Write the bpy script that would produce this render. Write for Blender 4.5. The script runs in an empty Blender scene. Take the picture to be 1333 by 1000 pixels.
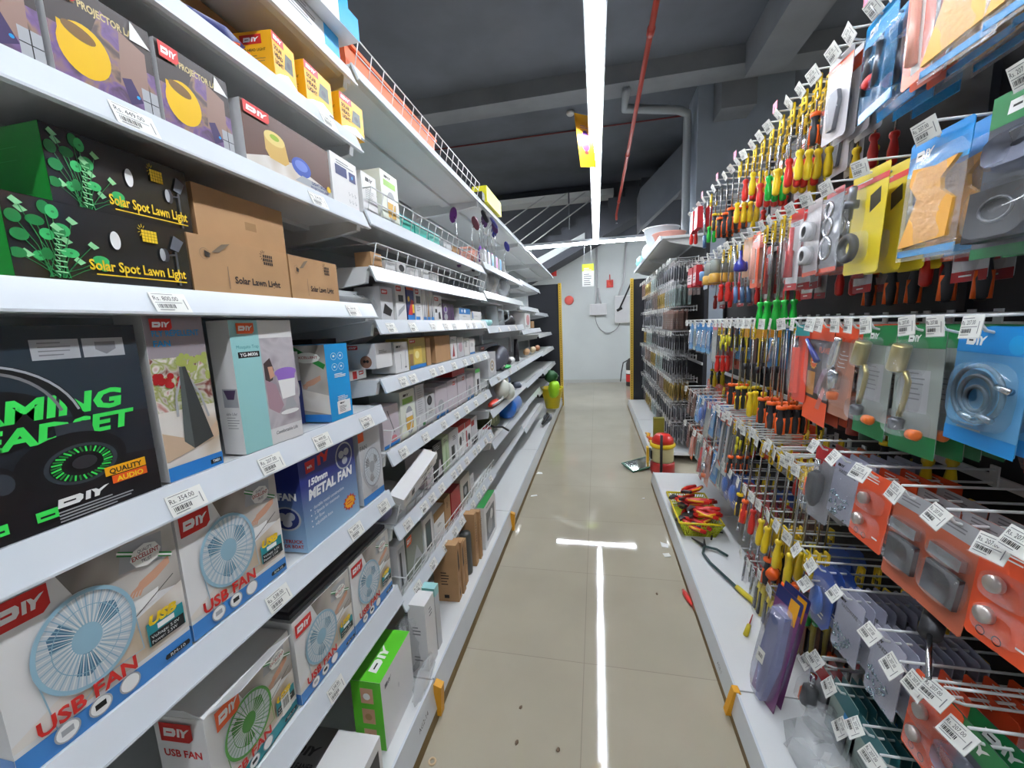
import bpy, math, random
from mathutils import Vector, Matrix
PI = math.pi
sc = bpy.context.scene
col = sc.collection

# ---------------------------------------------------------------- camera, world, exposure
EYE = 1.45
cd = bpy.data.cameras.new('camera')
cam = bpy.data.objects.new('camera', cd); col.objects.link(cam)
vx, vy, vvx, FPX = 776. - 666.5, -(419. - 500.), 820. - 666.5, 520.
fwd = Vector((vx, vy, -FPX)).normalized()
down = Vector((vvx, -(vvx * vx + FPX * FPX) / vy, -FPX)).normalized()
upv = -down; rgt = fwd.cross(upv)
Rm = Matrix((rgt, fwd, upv))                       # rows: world axes in camera space
cam.matrix_world = Matrix.Translation((0, 0, EYE)) @ Rm.to_4x4()
cd.sensor_fit = 'HORIZONTAL'; cd.sensor_width = 36.0; cd.lens = FPX / 1333.0 * 36.0
cd.clip_start = 0.02; cd.clip_end = 60
sc.camera = cam
w = bpy.data.worlds.new('store_air'); sc.world = w; w.use_nodes = True
w.node_tree.nodes['Background'].inputs[0].default_value = (0.75, 0.85, 1.0, 1)
w.node_tree.nodes['Background'].inputs[1].default_value = 0.3
sc.view_settings.view_transform = 'Standard'; sc.view_settings.look = 'None'
sc.view_settings.gamma = 1.0; sc.view_settings.use_curve_mapping = False
sc.view_settings.exposure = 1.35
sc.cycles.use_denoising = True
sc.cycles.max_bounces = 6; sc.cycles.diffuse_bounces = 3; sc.cycles.glossy_bounces = 3
sc.cycles.transparent_max_bounces = 10; sc.cycles.transmission_bounces = 3
sc.cycles.sample_clamp_indirect = 6.0
LAMP_POWER = 30.0

# ---------------------------------------------------------------- materials
MATS = {}
def S(c):                                           # sRGB 0-255 -> linear
    return tuple(((v / 255) / 12.92 if v / 255 <= .04045 else ((v / 255 + .055) / 1.055) ** 2.4) for v in c)
def M(c, rough=.5, metal=0., name=None, alpha=1., noise=0., nscale=8., emit=0., coat=0., bump=0., bscale=40., spec=.5):
    key = name or 'm_%s_%s_%s_%s_%s' % (c, rough, metal, alpha, noise)
    if key in MATS: return MATS[key]
    m = bpy.data.materials.new(key); m.use_nodes = True
    nt = m.node_tree; b = nt.nodes['Principled BSDF']
    lc = S(c)
    b.inputs['Base Color'].default_value = (*lc, 1); b.inputs['Roughness'].default_value = rough
    b.inputs['Metallic'].default_value = metal; b.inputs['Alpha'].default_value = alpha
    b.inputs['Specular IOR Level'].default_value = spec
    b.inputs['Coat Weight'].default_value = coat; b.inputs['Coat Roughness'].default_value = .12
    if emit:
        b.inputs['Emission Color'].default_value = (*lc, 1); b.inputs['Emission Strength'].default_value = emit
    if noise or bump:
        tc = nt.nodes.new('ShaderNodeTexCoord')
        nz = nt.nodes.new('ShaderNodeTexNoise'); nz.inputs['Scale'].default_value = nscale; nz.inputs['Detail'].default_value = 5
        nt.links.new(tc.outputs['Object'], nz.inputs['Vector'])
        if noise:
            r = nt.nodes.new('ShaderNodeMapRange'); r.inputs[1].default_value = .3; r.inputs[2].default_value = .7
            r.inputs[3].default_value = 1 - noise; r.inputs[4].default_value = 1 + noise * .6
            nt.links.new(nz.outputs['Fac'], r.inputs[0])
            mx = nt.nodes.new('ShaderNodeMix'); mx.data_type = 'RGBA'; mx.blend_type = 'MULTIPLY'; mx.inputs[0].default_value = 1
            mx.inputs[6].default_value = (*lc, 1); nt.links.new(r.outputs[0], mx.inputs[7])
            nt.links.new(mx.outputs[2], b.inputs['Base Color'])
        if bump:
            n2 = nt.nodes.new('ShaderNodeTexNoise'); n2.inputs['Scale'].default_value = bscale
            nt.links.new(tc.outputs['Object'], n2.inputs['Vector'])
            bp = nt.nodes.new('ShaderNodeBump'); bp.inputs['Strength'].default_value = bump; bp.inputs['Distance'].default_value = .01
            nt.links.new(n2.outputs['Fac'], bp.inputs['Height']); nt.links.new(bp.outputs[0], b.inputs['Normal'])
    MATS[key] = m
    return m
def blotch(name, cs, scale=18., rough=.35, coat=.3, detail=4., dist=1.5):
    """printed picture: soft blotches of several inks"""
    if name in MATS: return MATS[name]
    m = bpy.data.materials.new(name); m.use_nodes = True
    nt = m.node_tree; b = nt.nodes['Principled BSDF']
    tc = nt.nodes.new('ShaderNodeTexCoord'); nz = nt.nodes.new('ShaderNodeTexNoise')
    nz.inputs['Scale'].default_value = scale; nz.inputs['Detail'].default_value = detail; nz.inputs['Distortion'].default_value = dist
    nt.links.new(tc.outputs['Object'], nz.inputs['Vector'])
    cr = nt.nodes.new('ShaderNodeValToRGB'); n = len(cs)
    while len(cr.color_ramp.elements) < n: cr.color_ramp.elements.new(.5)
    for i, c in enumerate(cs):
        e = cr.color_ramp.elements[i]; e.position = .3 + .4 * i / max(1, n - 1); e.color = (*S(c), 1)
    nt.links.new(nz.outputs['Fac'], cr.inputs[0]); nt.links.new(cr.outputs[0], b.inputs['Base Color'])
    b.inputs['Roughness'].default_value = rough; b.inputs['Coat Weight'].default_value = coat
    MATS[name] = m
    return m

white = M((228, 230, 230), .32, name='painted_white_steel', noise=.03, nscale=3, coat=.2)
rail = M((220, 226, 232), .22, name='price_rail_white', noise=.04, nscale=5, coat=.4)
wirew = M((226, 228, 228), .3, name='white_wire')
backp = M((176, 184, 186), .5, name='grey_back_panel', noise=.04, nscale=4)
dark = M((34, 36, 44), .55, name='black_steel_panel', noise=.1, nscale=6)
darkp = M((40, 38, 40), .6, name='dark_peg_panel', noise=.15, nscale=9)
yel_post = M((214, 176, 60), .4, name='yellow_upright')
kick = M((122, 98, 52), .6, name='brown_kick_strip', noise=.25, nscale=9)
cw = M((232, 231, 230), .45, name='carton_white')
cwg = M((206, 206, 208), .45, name='carton_grey_white', noise=.03)
kraft = M((178, 138, 96), .75, name='kraft_board', noise=.07, nscale=14)
kraft2 = M((154, 118, 76), .75, name='dull_kraft_board', noise=.09, nscale=14)
black = M((22, 22, 24), .4, name='ink_black')
grey = M((120, 120, 124), .5, name='ink_grey'); lgrey = M((170, 172, 176), .5, name='ink_light_grey')
red = M((206, 40, 34), .4, name='ink_red'); dred = M((168, 30, 34), .4, name='ink_dark_red')
orange = M((236, 94, 34), .4, name='ink_orange'); yellow = M((246, 206, 40), .4, name='ink_yellow')
amber = M((238, 168, 24), .4, name='ink_amber')
blue = M((44, 128, 204), .35, name='ink_blue', coat=.3); lblue = M((30, 156, 222), .35, name='ink_bright_blue', coat=.3)
navy = M((30, 42, 104), .35, name='ink_navy'); purple = M((104, 56, 150), .35, name='ink_purple')
green = M((34, 130, 56), .4, name='ink_green'); lgreen = M((80, 214, 74), .4, name='ink_light_green')
teal = M((42, 150, 150), .4, name='ink_teal'); mint = M((158, 212, 212), .4, name='ink_mint')
skin = M((206, 156, 128), .5, name='ink_skin'); pwhite = M((244, 244, 242), .5, name='ink_white')
label_w = M((236, 236, 230), .45, name='label_paper'); pink = M((240, 110, 140), .45, name='ink_pink')
steel = M((196, 198, 202), .22, 1., name='bright_steel'); dsteel = M((96, 98, 104), .35, .9, name='dark_steel')
brass = M((196, 180, 120), .28, .9, name='brass'); rubber = M((28, 28, 30), .6, name='black_rubber')
clear = M((235, 240, 245), .08, name='clear_plastic', alpha=.10, coat=1., spec=.9)
clearb = M((225, 232, 240), .15, name='cloudy_plastic', alpha=.34, coat=1., spec=.8, bump=.6, bscale=60)

# ---------------------------------------------------------------- mesh builder
TXT = {}
def glyphs(s, bold):
    k = (s, bold)
    if k not in TXT:
        cu = bpy.data.curves.new('lettering', 'FONT'); cu.body = s; cu.size = 1.0; cu.offset = bold; cu.resolution_u = 2
        ob = bpy.data.objects.new('lettering', cu); col.objects.link(ob)
        dg = bpy.context.evaluated_depsgraph_get(); me = ob.evaluated_get(dg).to_mesh()
        vs = [(v.co.x, v.co.y) for v in me.vertices]; fs = [tuple(p.vertices) for p in me.polygons]
        ob.evaluated_get(dg).to_mesh_clear(); bpy.data.objects.remove(ob); bpy.data.curves.remove(cu)
        if not vs: vs = [(0, 0)]; fs = []
        x0 = min(v[0] for v in vs); x1 = max(v[0] for v in vs)
        vs = [((x - x0) / .7, y / .7) for x, y in vs]
        TXT[k] = (vs, fs, (x1 - x0) / .7)
    return TXT[k]

fan_disc = M((212, 220, 226), .4, name='print_fan_disc')
class MB:
    def __init__(s): s.v = []; s.f = []; s.m = []; s.sm = []; s.mats = []
    def mi(s, m):
        if m not in s.mats: s.mats.append(m)
        return s.mats.index(m)
    def add(s, vs, fs, m, smooth=False, T=None):
        o = len(s.v); i = s.mi(m)
        s.v += [tuple(T @ Vector(v)) if T else tuple(v) for v in vs]
        for f in fs: s.f.append(tuple(a + o for a in f)); s.m.append(i); s.sm.append(smooth)
        return s
    def box(s, x0, y0, z0, x1, y1, z1, m, T=None):
        vs = [(x0, y0, z0), (x1, y0, z0), (x1, y1, z0), (x0, y1, z0), (x0, y0, z1), (x1, y0, z1), (x1, y1, z1), (x0, y1, z1)]
        return s.add(vs, [(0, 3, 2, 1), (4, 5, 6, 7), (0, 1, 5, 4), (1, 2, 6, 5), (2, 3, 7, 6), (3, 0, 4, 7)], m, T=T)
    def prism(s, prof, y0, y1, m, T=None):          # profile in XZ, extruded in Y
        n = len(prof); vs = [(x, y0, z) for x, z in prof] + [(x, y1, z) for x, z in prof]
        a = sum(prof[i][0] * prof[(i + 1) % n][1] - prof[(i + 1) % n][0] * prof[i][1] for i in range(n))
        fs = [tuple(range(n)), tuple(range(2 * n - 1, n - 1, -1))] + [(i + n, (i + 1) % n + n, (i + 1) % n, i) for i in range(n)]
        if a < 0: fs = [tuple(reversed(f)) for f in fs]
        return s.add(vs, fs, m, T=T)
    def slab(s, pts, t, m, T=None):                  # outline in YZ, thickness t in +X
        n = len(pts); vs = [(0, y, z) for y, z in pts] + [(t, y, z) for y, z in pts]
        a = sum(pts[i][0] * pts[(i + 1) % n][1] - pts[(i + 1) % n][0] * pts[i][1] for i in range(n))
        fs = [tuple(range(n - 1, -1, -1)), tuple(range(n, 2 * n))] + [(i, (i + 1) % n, (i + 1) % n + n, i + n) for i in range(n)]
        if a < 0: fs = [tuple(reversed(f)) for f in fs]
        return s.add(vs, fs, m, T=T)
    def tube(s, pts, r, m, n=6, T=None, closed=False):
        pts = [Vector(p) for p in pts]; k = len(pts); vs = []; up = None
        rs = r if isinstance(r, (list, tuple)) else [r] * k
        for i, p in enumerate(pts):
            a = pts[(i - 1) % k] if (i or closed) else p; b = pts[(i + 1) % k] if (i < k - 1 or closed) else p
            d = (b - a).normalized() if (b - a).length > 1e-9 else Vector((0, 0, 1))
            if up is None: up = Vector((0, 0, 1)) if abs(d.z) < .9 else Vector((1, 0, 0))
            e1 = d.cross(up)
            if e1.length < 1e-6: e1 = d.cross(Vector((0, 1, 0)))
            e1.normalize(); e2 = e1.cross(d).normalized(); up = e2
            for j in range(n):
                t = 2 * PI * j / n; vs.append(p + (e1 * math.cos(t) + e2 * math.sin(t)) * rs[i])
        fs = []
        for i in range(k if closed else k - 1):
            for j in range(n):
                a = i * n + j; b = i * n + (j + 1) % n; c = ((i + 1) % k) * n
                fs.append((a, b, c + (j + 1) % n, c + j))
        if not closed: fs += [tuple(range(n - 1, -1, -1)), tuple(range((k - 1) * n, k * n))]
        return s.add(vs, fs, m, True, T)
    def lathe(s, prof, m, n=14, T=None, cap=True):   # prof (r, z)
        vs = [(r * math.cos(2 * PI * j / n), r * math.sin(2 * PI * j / n), z) for r, z in prof for j in range(n)]
        fs = [(i * n + j, i * n + (j + 1) % n, (i + 1) * n + (j + 1) % n, (i + 1) * n + j) for i in range(len(prof) - 1) for j in range(n)]
        if cap: fs += [tuple(range(n - 1, -1, -1)), tuple(range((len(prof) - 1) * n, len(prof) * n))]
        return s.add(vs, fs, m, True, T)
    def blob(s, c, rx, ry, rz, m, nu=10, nv=7, jit=0., seed=1, T=None):
        rd = random.Random(seed); vs = []
        for i in range(nv + 1):
            a = -PI / 2 + PI * i / nv
            for j in range(nu):
                b = 2 * PI * j / nu; k = 1 + rd.uniform(-jit, jit)
                vs.append((c[0] + rx * math.cos(a) * math.cos(b) * k, c[1] + ry * math.cos(a) * math.sin(b) * k, c[2] + rz * math.sin(a) * k))
        fs = [(i * nu + j, i * nu + (j + 1) % nu, (i + 1) * nu + (j + 1) % nu, (i + 1) * nu + j) for i in range(nv) for j in range(nu)]
        return s.add(vs, fs, m, True, T)
    def mesh(s, name):
        me = bpy.data.meshes.new(name); me.from_pydata(s.v, [], s.f)
        for m in s.mats: me.materials.append(m)
        me.polygons.foreach_set('material_index', s.m); me.polygons.foreach_set('use_smooth', s.sm)
        me.update(); return me
    def build(s, name, parent=None, loc=None, rot=None):
        o = bpy.data.objects.new(name, s.mesh(name)); col.objects.link(o)
        if parent: o.parent = parent
        if loc: o.location = loc
        if rot: o.rotation_euler = rot
        return o

class Face:
    """a printed face: 2-D drawing laid onto a mesh, u to the reader's right, v up"""
    def __init__(s, mb, o, u, v, w, h, base=.0004):
        s.mb = mb; s.o = Vector(o); s.u = Vector(u).normalized(); s.v = Vector(v).normalized(); s.n = s.u.cross(s.v); s.w = w; s.h = h; s.L = 0; s.base = base; s.k = 0
    def pt(s, x, y, k=None):
        return s.o + s.u * x + s.v * y + s.n * (s.base + .00003 * s.k)
    def up(s): s.L += 1; return s
    def clip(s, x, y): return (min(max(x, 0), s.w), min(max(y, 0), s.h))
    def poly(s, pts, m, clip=True):
        s.k += 1
        if clip: pts = [s.clip(*p) for p in pts]
        a = sum(pts[i][0] * pts[(i + 1) % len(pts)][1] - pts[(i + 1) % len(pts)][0] * pts[i][1] for i in range(len(pts)))
        if a < 0: pts = pts[::-1]
        s.mb.add([s.pt(*p) for p in pts], [tuple(range(len(pts)))], m); return s
    def rect(s, x0, y0, x1, y1, m): return s.poly([(x0, y0), (x1, y0), (x1, y1), (x0, y1)], m)
    def ell(s, cx, cy, rx, ry, m, n=24, rot=0.):
        return s.poly([(cx + rx * math.cos(t) * math.cos(rot) - ry * math.sin(t) * math.sin(rot), cy + rx * math.cos(t) * math.sin(rot) + ry * math.sin(t) * math.cos(rot)) for t in [2 * PI * i / n for i in range(n)]], m)
    def line(s, pts, wd, m, closed=False):
        n = len(pts); vs = []; s.k += 1
        for i, p in enumerate(pts):
            a = pts[(i - 1) % n] if (i or closed) else p; b = pts[(i + 1) % n] if (i < n - 1 or closed) else p
            dx, dy = b[0] - a[0], b[1] - a[1]; l = math.hypot(dx, dy) or 1
            ox, oy = -dy / l * wd / 2, dx / l * wd / 2
            vs += [s.pt(*s.clip(p[0] - ox, p[1] - oy)), s.pt(*s.clip(p[0] + ox, p[1] + oy))]
        fs = [(2 * i, (2 * i + 2) % (2 * n), (2 * i + 3) % (2 * n), 2 * i + 1) for i in range(n if closed else n - 1)]
        s.mb.add(vs, fs, m); return s
    def ring(s, cx, cy, rx, ry, wd, m, n=32):
        return s.line([(cx + rx * math.cos(2 * PI * i / n), cy + ry * math.sin(2 * PI * i / n)) for i in range(n)], wd, m, True)
    def text(s, t, x, y, h, m, w=None, bold=.02, it=0., rot=0.):
        s.k += 1; vs, fs, tw = glyphs(t, bold); k = (w / tw) if w else h
        cr, sr = math.cos(rot), math.sin(rot); out = []
        for a, b in vs:
            px, py = a * k + b * h * it, b * h
            out.append(s.pt(x + px * cr - py * sr, y + px * sr + py * cr))
        s.mb.add(out, fs, m); return s
    def lines(s, x, y, w, n, dy, th, m, seed=1):
        rd = random.Random(seed)
        for i in range(n): s.rect(x, y - i * dy, x + w * rd.uniform(.6, 1), y - i * dy + th, m)
        return s
    def bars(s, x, y, w, h, m, n=14):
        for i in range(n):
            x0 = x + w * i / n; s.rect(x0, y, x0 + w / n * (.35 + .35 * ((i * 7) % 3) / 2), y + h, m)
        return s
    def diy(s, x, y, w, h, badge=None, ink=None, small=False):
        """the store's three wide letters, D with a slot, I, and a Y with a swept arm"""
        ink = ink or pwhite
        if badge:
            r = h * .22; s.poly([(x, y), (x + w - r, y), (x + w, y + r), (x + w, y + h), (x, y + h)], badge); s.up()
            x, y, w, h = x + w * .1, y + h * .27, w * .8, h * .46
        f = lambda a, b: (x + w * (a + .04 * b), y + h * b)
        s.poly([f(0, .0), f(.40, .0), f(.47, .3), f(.47, .75), f(.40, 1), f(0, 1)], ink, False)
        s.up(); s.poly([f(.1, .42), f(.33, .42), f(.33, .6), f(.1, .6)], badge or black, False)
        s.poly([f(.52, 0), f(.62, 0), f(.62, 1), f(.52, 1)], ink, False)
        s.poly([f(.70, 0), f(.80, 0), f(.82, .45), f(1.0, 1.05), f(.9, 1.0), f(.78, .72), f(.72, .95), f(.62, 1.0), f(.70, .5)], ink, False)
        s.L -= 1
        if badge: s.L -= 1
        return s
    def fan(s, cx, cy, rx, ry, c1, c2, stand=True, n=66):
        if stand:
            s.line([(cx - rx * .95, cy - ry * .1), (cx - rx * .78, cy - ry * 1.5), (cx + rx * .1, cy - ry * .98)], rx * .03, c1)
            s.line([(cx + rx * .98, cy), (cx + rx * 1.05, cy - ry * 1.0), (cx + rx * .1, cy - ry * .98)], rx * .03, c1)
        s.ell(cx, cy, rx, ry, fan_disc, 36); s.up()
        for a in (.5, 2.5, 4.5):
            s.poly([(cx + rx * q * math.cos(a + t), cy + ry * q * math.sin(a + t)) for q, t in ((.15, 0), (.45, -.35), (.7, -.3), (.78, .1), (.66, .5), (.4, .4))], c2)
        s.up(); s.ell(cx, cy, rx * .3, ry * .3, c1); s.up()
        for i in range(n):
            a = 2 * PI * i / n
            s.line([(cx + rx * .3 * math.cos(a), cy + ry * .3 * math.sin(a)), (cx + rx * .95 * math.cos(a + .12), cy + ry * .95 * math.sin(a + .12))], rx * .022, pwhite if i % 2 else c1)
        s.ring(cx, cy, rx * .66, ry * .66, rx * .02, c1); s.up(); s.ring(cx, cy, rx * .96, ry * .96, rx * .09, c1, 40); s.L -= 3
        return s
    def hand(s, x, y, k):
        s.poly([(x - .4 * k, y - .1 * k), (x, y - .2 * k), (x + .5 * k, y - .05 * k), (x + 1.2 * k, y + .35 * k), (x + 1.2 * k, y + .75 * k), (x + .4 * k, y + .42 * k), (x - .2 * k, y + .2 * k)], skin)
        for i in range(4):
            s.line([(x - .2 * k + i * .14 * k, y + .05 * k), (x - .55 * k + i * .13 * k, y - .12 * k - i * .03 * k), (x - .72 * k + i * .14 * k, y - .35 * k - i * .03 * k)], .1 * k, skin)
        return s
def part_face(parent, name, o, u, v, w, h, draw, loc=None):
    mb = MB(); F = Face(mb, o, u, v, w, h, .003); draw(F); return mb.build(name, parent)

# ---------------------------------------------------------------- scene bookkeeping
def tag(o, label, cat, group=None):
    o['label'] = label; o['category'] = cat
    if group: o['group'] = group
    return o
def empty(name, label, cat, loc=(0, 0, 0), rot=(0, 0, 0), group=None):
    o = bpy.data.objects.new(name, None); col.objects.link(o); o.empty_display_size = .05
    o.location = loc; o.rotation_euler = rot
    return tag(o, label, cat, group)
def struct(o): o['kind'] = 'structure'; return o
KIDS = {}
def copy_tree(o, parent=None):
    c = o.copy(); col.objects.link(c)
    if parent: c.parent = parent
    for ch in kids(o): copy_tree(ch, c)
    return c
def kids(o):
    return list(o.children)
def place(o, loc, rot=None, label=None, group=None):
    c = copy_tree(o); c.location = loc
    if rot is not None: c.rotation_euler = rot
    if label: c['label'] = label
    if group: c['group'] = group
    return c

# ================================================================ THE SETTING
def tiles_mat():
    m = bpy.data.materials.new('polished_floor_tile'); m.use_nodes = True; nt = m.node_tree; b = nt.nodes['Principled BSDF']
    tc = nt.nodes.new('ShaderNodeTexCoord'); mp = nt.nodes.new('ShaderNodeMapping')
    mp.inputs['Location'].default_value = (.068, -.275, 0)
    nt.links.new(tc.outputs['Object'], mp.inputs[0])
    br = nt.nodes.new('ShaderNodeTexBrick'); br.offset = 0; br.squash = 1
    br.inputs['Scale'].default_value = 1; br.inputs['Brick Width'].default_value = .635; br.inputs['Row Height'].default_value = .635
    br.inputs['Mortar Size'].default_value = .0016; br.inputs['Mortar Smooth'].default_value = .3
    a = S((178, 170, 151)); br.inputs['Color1'].default_value = (*a, 1); br.inputs['Color2'].default_value = (*[x * .965 for x in a], 1)
    br.inputs['Mortar'].default_value = (*S((150, 143, 129)), 1)
    nt.links.new(mp.outputs[0], br.inputs['Vector'])
    nz = nt.nodes.new('ShaderNodeTexNoise'); nz.inputs['Scale'].default_value = 2.2; nz.inputs['Detail'].default_value = 8
    nt.links.new(tc.outputs['Object'], nz.inputs['Vector'])
    r = nt.nodes.new('ShaderNodeMapRange'); r.inputs[1].default_value = .3; r.inputs[2].default_value = .7; r.inputs[3].default_value = .93; r.inputs[4].default_value = 1.05
    nt.links.new(nz.outputs['Fac'], r.inputs[0])
    mx = nt.nodes.new('ShaderNodeMix'); mx.data_type = 'RGBA'; mx.blend_type = 'MULTIPLY'; mx.inputs[0].default_value = 1
    nt.links.new(br.outputs['Color'], mx.inputs[6]); nt.links.new(r.outputs[0], mx.inputs[7]); nt.links.new(mx.outputs[2], b.inputs['Base Color'])
    r2 = nt.nodes.new('ShaderNodeMapRange'); r2.inputs[1].default_value = .35; r2.inputs[2].default_value = .7; r2.inputs[3].default_value = .025; r2.inputs[4].default_value = .07
    nt.links.new(nz.outputs['Fac'], r2.inputs[0]); nt.links.new(r2.outputs[0], b.inputs['Roughness'])
    return m
conc = M((112, 117, 128), .85, name='grey_painted_concrete', noise=.16, nscale=1.6, bump=.25, bscale=6)
conc2 = M((138, 141, 147), .85, name='grey_beam_paint', noise=.14, nscale=2.2, bump=.25, bscale=7)
colm = M((172, 182, 196), .75, name='grey_column_paint', noise=.08, nscale=2)
wallm = M((206, 212, 212), .7, name='white_wall_paint', noise=.04, nscale=2)
def sbox(name, *a):
    o = MB().box(*a).build(name); return struct(o)
sbox('floor', -7, -3, -.05, 8, 9.76, 0, tiles_mat())
sbox('ceiling', -7, -3, 4.5, 8, 9.9, 4.65, conc)
sbox('wall_back', -7, 9.76, -.05, 8, 9.9, 3.2, wallm)
sbox('wall_back', -7, 9.76, 3.2, 8, 9.9, 4.5, M((92, 96, 104), .8, name='dark_upper_wall', noise=.1, nscale=2))
sbox('wall_left', -7.1, -3, 0, -7, 9.9, 4.5, conc2)
sbox('wall_right', 8, -3, 0, 8.1, 9.9, 4.5, conc2)
sbox('wall_front', -7, -3.1, 0, 8, -3, 4.5, conc2)
sbox('trim_1', -7, 9.745, 0, 8, 9.76, .08, M((188, 190, 186), .4, name='skirting_tile'))
sbox('ceiling_beam', -7, 5.5, 4.3, 8, 5.84, 4.5, conc2)
sbox('ceiling_beam', 1.55, 5.84, 4.0, 1.95, 9.76, 4.5, conc2)
sbox('ceiling_beam', 1.7, -3, 4.15, 2.1, 5.5, 4.5, conc2)
sbox('ceiling_beam', 2.1, 2.6, 4.2, 8, 2.95, 4.5, conc2)
sbox('column', 1.36, 6.2, 0, 2.5, 6.75, 4.5, colm)
# stair block behind and above the last shelving
st = MB()
def flight(mb, x0, z0, x1, z1, y0, y1, n, th, m):
    for i in range(n):
        a = x0 + (x1 - x0) * i / n; b = x0 + (x1 - x0) * (i + 1) / n; zt = z0 + (z1 - z0) * (i + 1) / n; zb = z0 + (z1 - z0) * i / n - th
        ze = z0 + (z1 - z0) * (i + 1) / n - th
        mb.prism([(min(a, b), zb if a < b else ze), (max(a, b), ze if a < b else zb), (max(a, b), zt), (min(a, b), zt)], y0, y1, m)
flight(st, -1.9, 2.62, 1.5, 4.29, 8.5, 9.3, 11, .50, M((72, 75, 82), .8, name='stair_concrete', noise=.12, nscale=3))
st.prism([(.78, 3.05), (1.5, 3.67), (1.5, 4.4), (.78, 3.71)], 7.7, 8.3, conc2)
st.prism([(-1.7, 2.56), (-.2, 3.22), (-.2, 3.1), (-1.7, 2.40)], 8.46, 8.5, wallm)
stair = struct(st.build('staircase'))
sbox('stair_landing', -7, 9.32, 4.14, .4, 9.76, 4.26, M((240, 242, 240), .6, name='white_landing_edge'))
stl = MB()
for x0, z0, x1, z1 in ((-1.78, 3.52, -.97, 3.97), (-1.54, 3.38, -.54, 3.98), (-1.3, 3.28, -.18, 3.96), (-1.15, 3.15, 0, 3.85)):
    stl.tube([(x0 - (x1 - x0), 8.4, z0 - (z1 - z0)), (x1, 8.4, z1)], .012, wirew, 6)
for x0, z0 in ((-2.4, 2.4), (-.5, 3.3)): stl.tube([(x0, 8.42, z0), (x0, 8.42, z0 + .7)], .014, M((110, 114, 120), .5, name='grey_baluster'), 6)
tag(stl.build('stair_railing'), 'white cable railing slanting up in front of the dark stairs', 'railing')

# ceiling lamps
def strip_lamp(name, label, loc, length, along, seg=1.22, group=None, w=.028):
    t = empty(name, label, 'ceiling lamp', loc, group=group)
    hs = M((214, 218, 224), .3, name='lamp_housing')
    em = M((244, 249, 255), .3, name='lit_tube', emit=LAMP_POWER)
    mb = MB(); a, b = -length / 2, length / 2
    mb.box(-.045, a, .03, .045, b, .075, hs) if along == 'y' else mb.box(a, -.045, .03, b, .045, .075, hs)
    for sx in (-1, 1):
        pr = [(sx * .03, .03), (sx * .045, .03), (sx * .05, .0), (sx * .042, .0)]
        if along == 'y': mb.prism(pr, a, b, hs)
    mb.build('housing', t)
    n = max(1, round(length / seg)); L = length / n
    for i in range(n):
        p0 = a + i * L + .012; p1 = a + (i + 1) * L - .012
        pts = [(0, p0, .008), (0, p1, .008)] if along == 'y' else [(p0, 0, .008), (p1, 0, .008)]
        MB().tube(pts, w / 2 + .006, em, 10).build('tube', t)
    for k in (-.9, .9):
        q = (0, k * length / 2, 0) if along == 'y' else (k * length / 2, 0, 0)
        MB().tube([(q[0], q[1], .07), (q[0], q[1], 4.5 - loc[2])], .003, dsteel, 5).build('hanging_wire', t)
    return t
strip_lamp('strip_lamp', 'long white LED strip hanging over the middle of the aisle', (.012, 2.6, 2.78), 9.2, 'y')
strip_lamp('strip_lamp', 'white LED strip hanging crosswise at the far end of the aisle', (-.2, 7.38, 2.80), 4.9, 'x')
# unseen strips behind the shelving, added over neighbouring aisles to supply ambient light
for x, lb in ((-2.9, 'LED strip over the next aisle beyond the carton shelving'), (3.1, 'LED strip over the next aisle beyond the tool wall'), (-5.4, 'LED strip over the farthest aisle beyond the carton shelving'), (5.6, 'LED strip over the farthest aisle beyond the tool wall')):
    strip_lamp('strip_lamp', lb, (x, 2.6, 2.78), 9.2, 'y')

# pipes
pr_ = M((188, 66, 52), .45, name='red_pipe_paint'); pr2 = M((110, 36, 40), .5, name='dark_red_conduit')
mb = MB(); mb.tube([(.39, -2, 3.4), (.39, 5.3, 3.4), (.39, 8.0, 3.4), (.39, 8.0, 3.3)], .02, pr_, 10); 
for y in (1.0, 3.2, 5.3, 7.2): mb.lathe([(.027, -.03), (.027, .03)], pr_, 10, Matrix.Translation((.39, y, 3.4)) @ Matrix.Rotation(PI / 2, 4, 'X'))
sp = mb.build('sprinkler_pipe'); tag(sp, 'long red sprinkler pipe running under the ceiling beside the lamp', 'pipe')
MB().lathe([(.004, -.05), (.02, -.045), (.012, -.03), (.016, 0)], steel, 10, Matrix.Translation((.39, 8.0, 3.28))).build('sprinkler_head', sp)
mb = MB(); mb.tube([(-3, 6.9, 4.46), (-.3, 6.95, 4.47), (1.5, 6.95, 4.46), (1.5, 6.95, 3.9), (1.75, 6.95, 3.88)], .012, pr2, 8)
tag(mb.build('fire_conduit'), 'thin dark red conduit crossing the ceiling and dropping by the column', 'conduit')
mb = MB(); mb.tube([(1.27, 6.4, 1.6), (1.27, 6.4, 4.1), (1.25, 6.3, 4.2), (1.1, 6.2, 4.22), (.4, 6.0, 4.24), (.4, 5.6, 4.26)], .055, M((170, 176, 182), .5, name='pale_pipe_paint'), 10)
tag(mb.build('drain_pipe'), 'grey painted pipe bending from the beam down beside the column', 'pipe')
t = tag(MB().lathe([(.02, 0), (.055, -.01), (.06, -.035), (.045, -.055), (.01, -.06)], cw, 14, Matrix.Translation((-.33, 6.4, 4.5))).build('smoke_detector'), 'small white round smoke detector on the dark ceiling', 'smoke detector')
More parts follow.
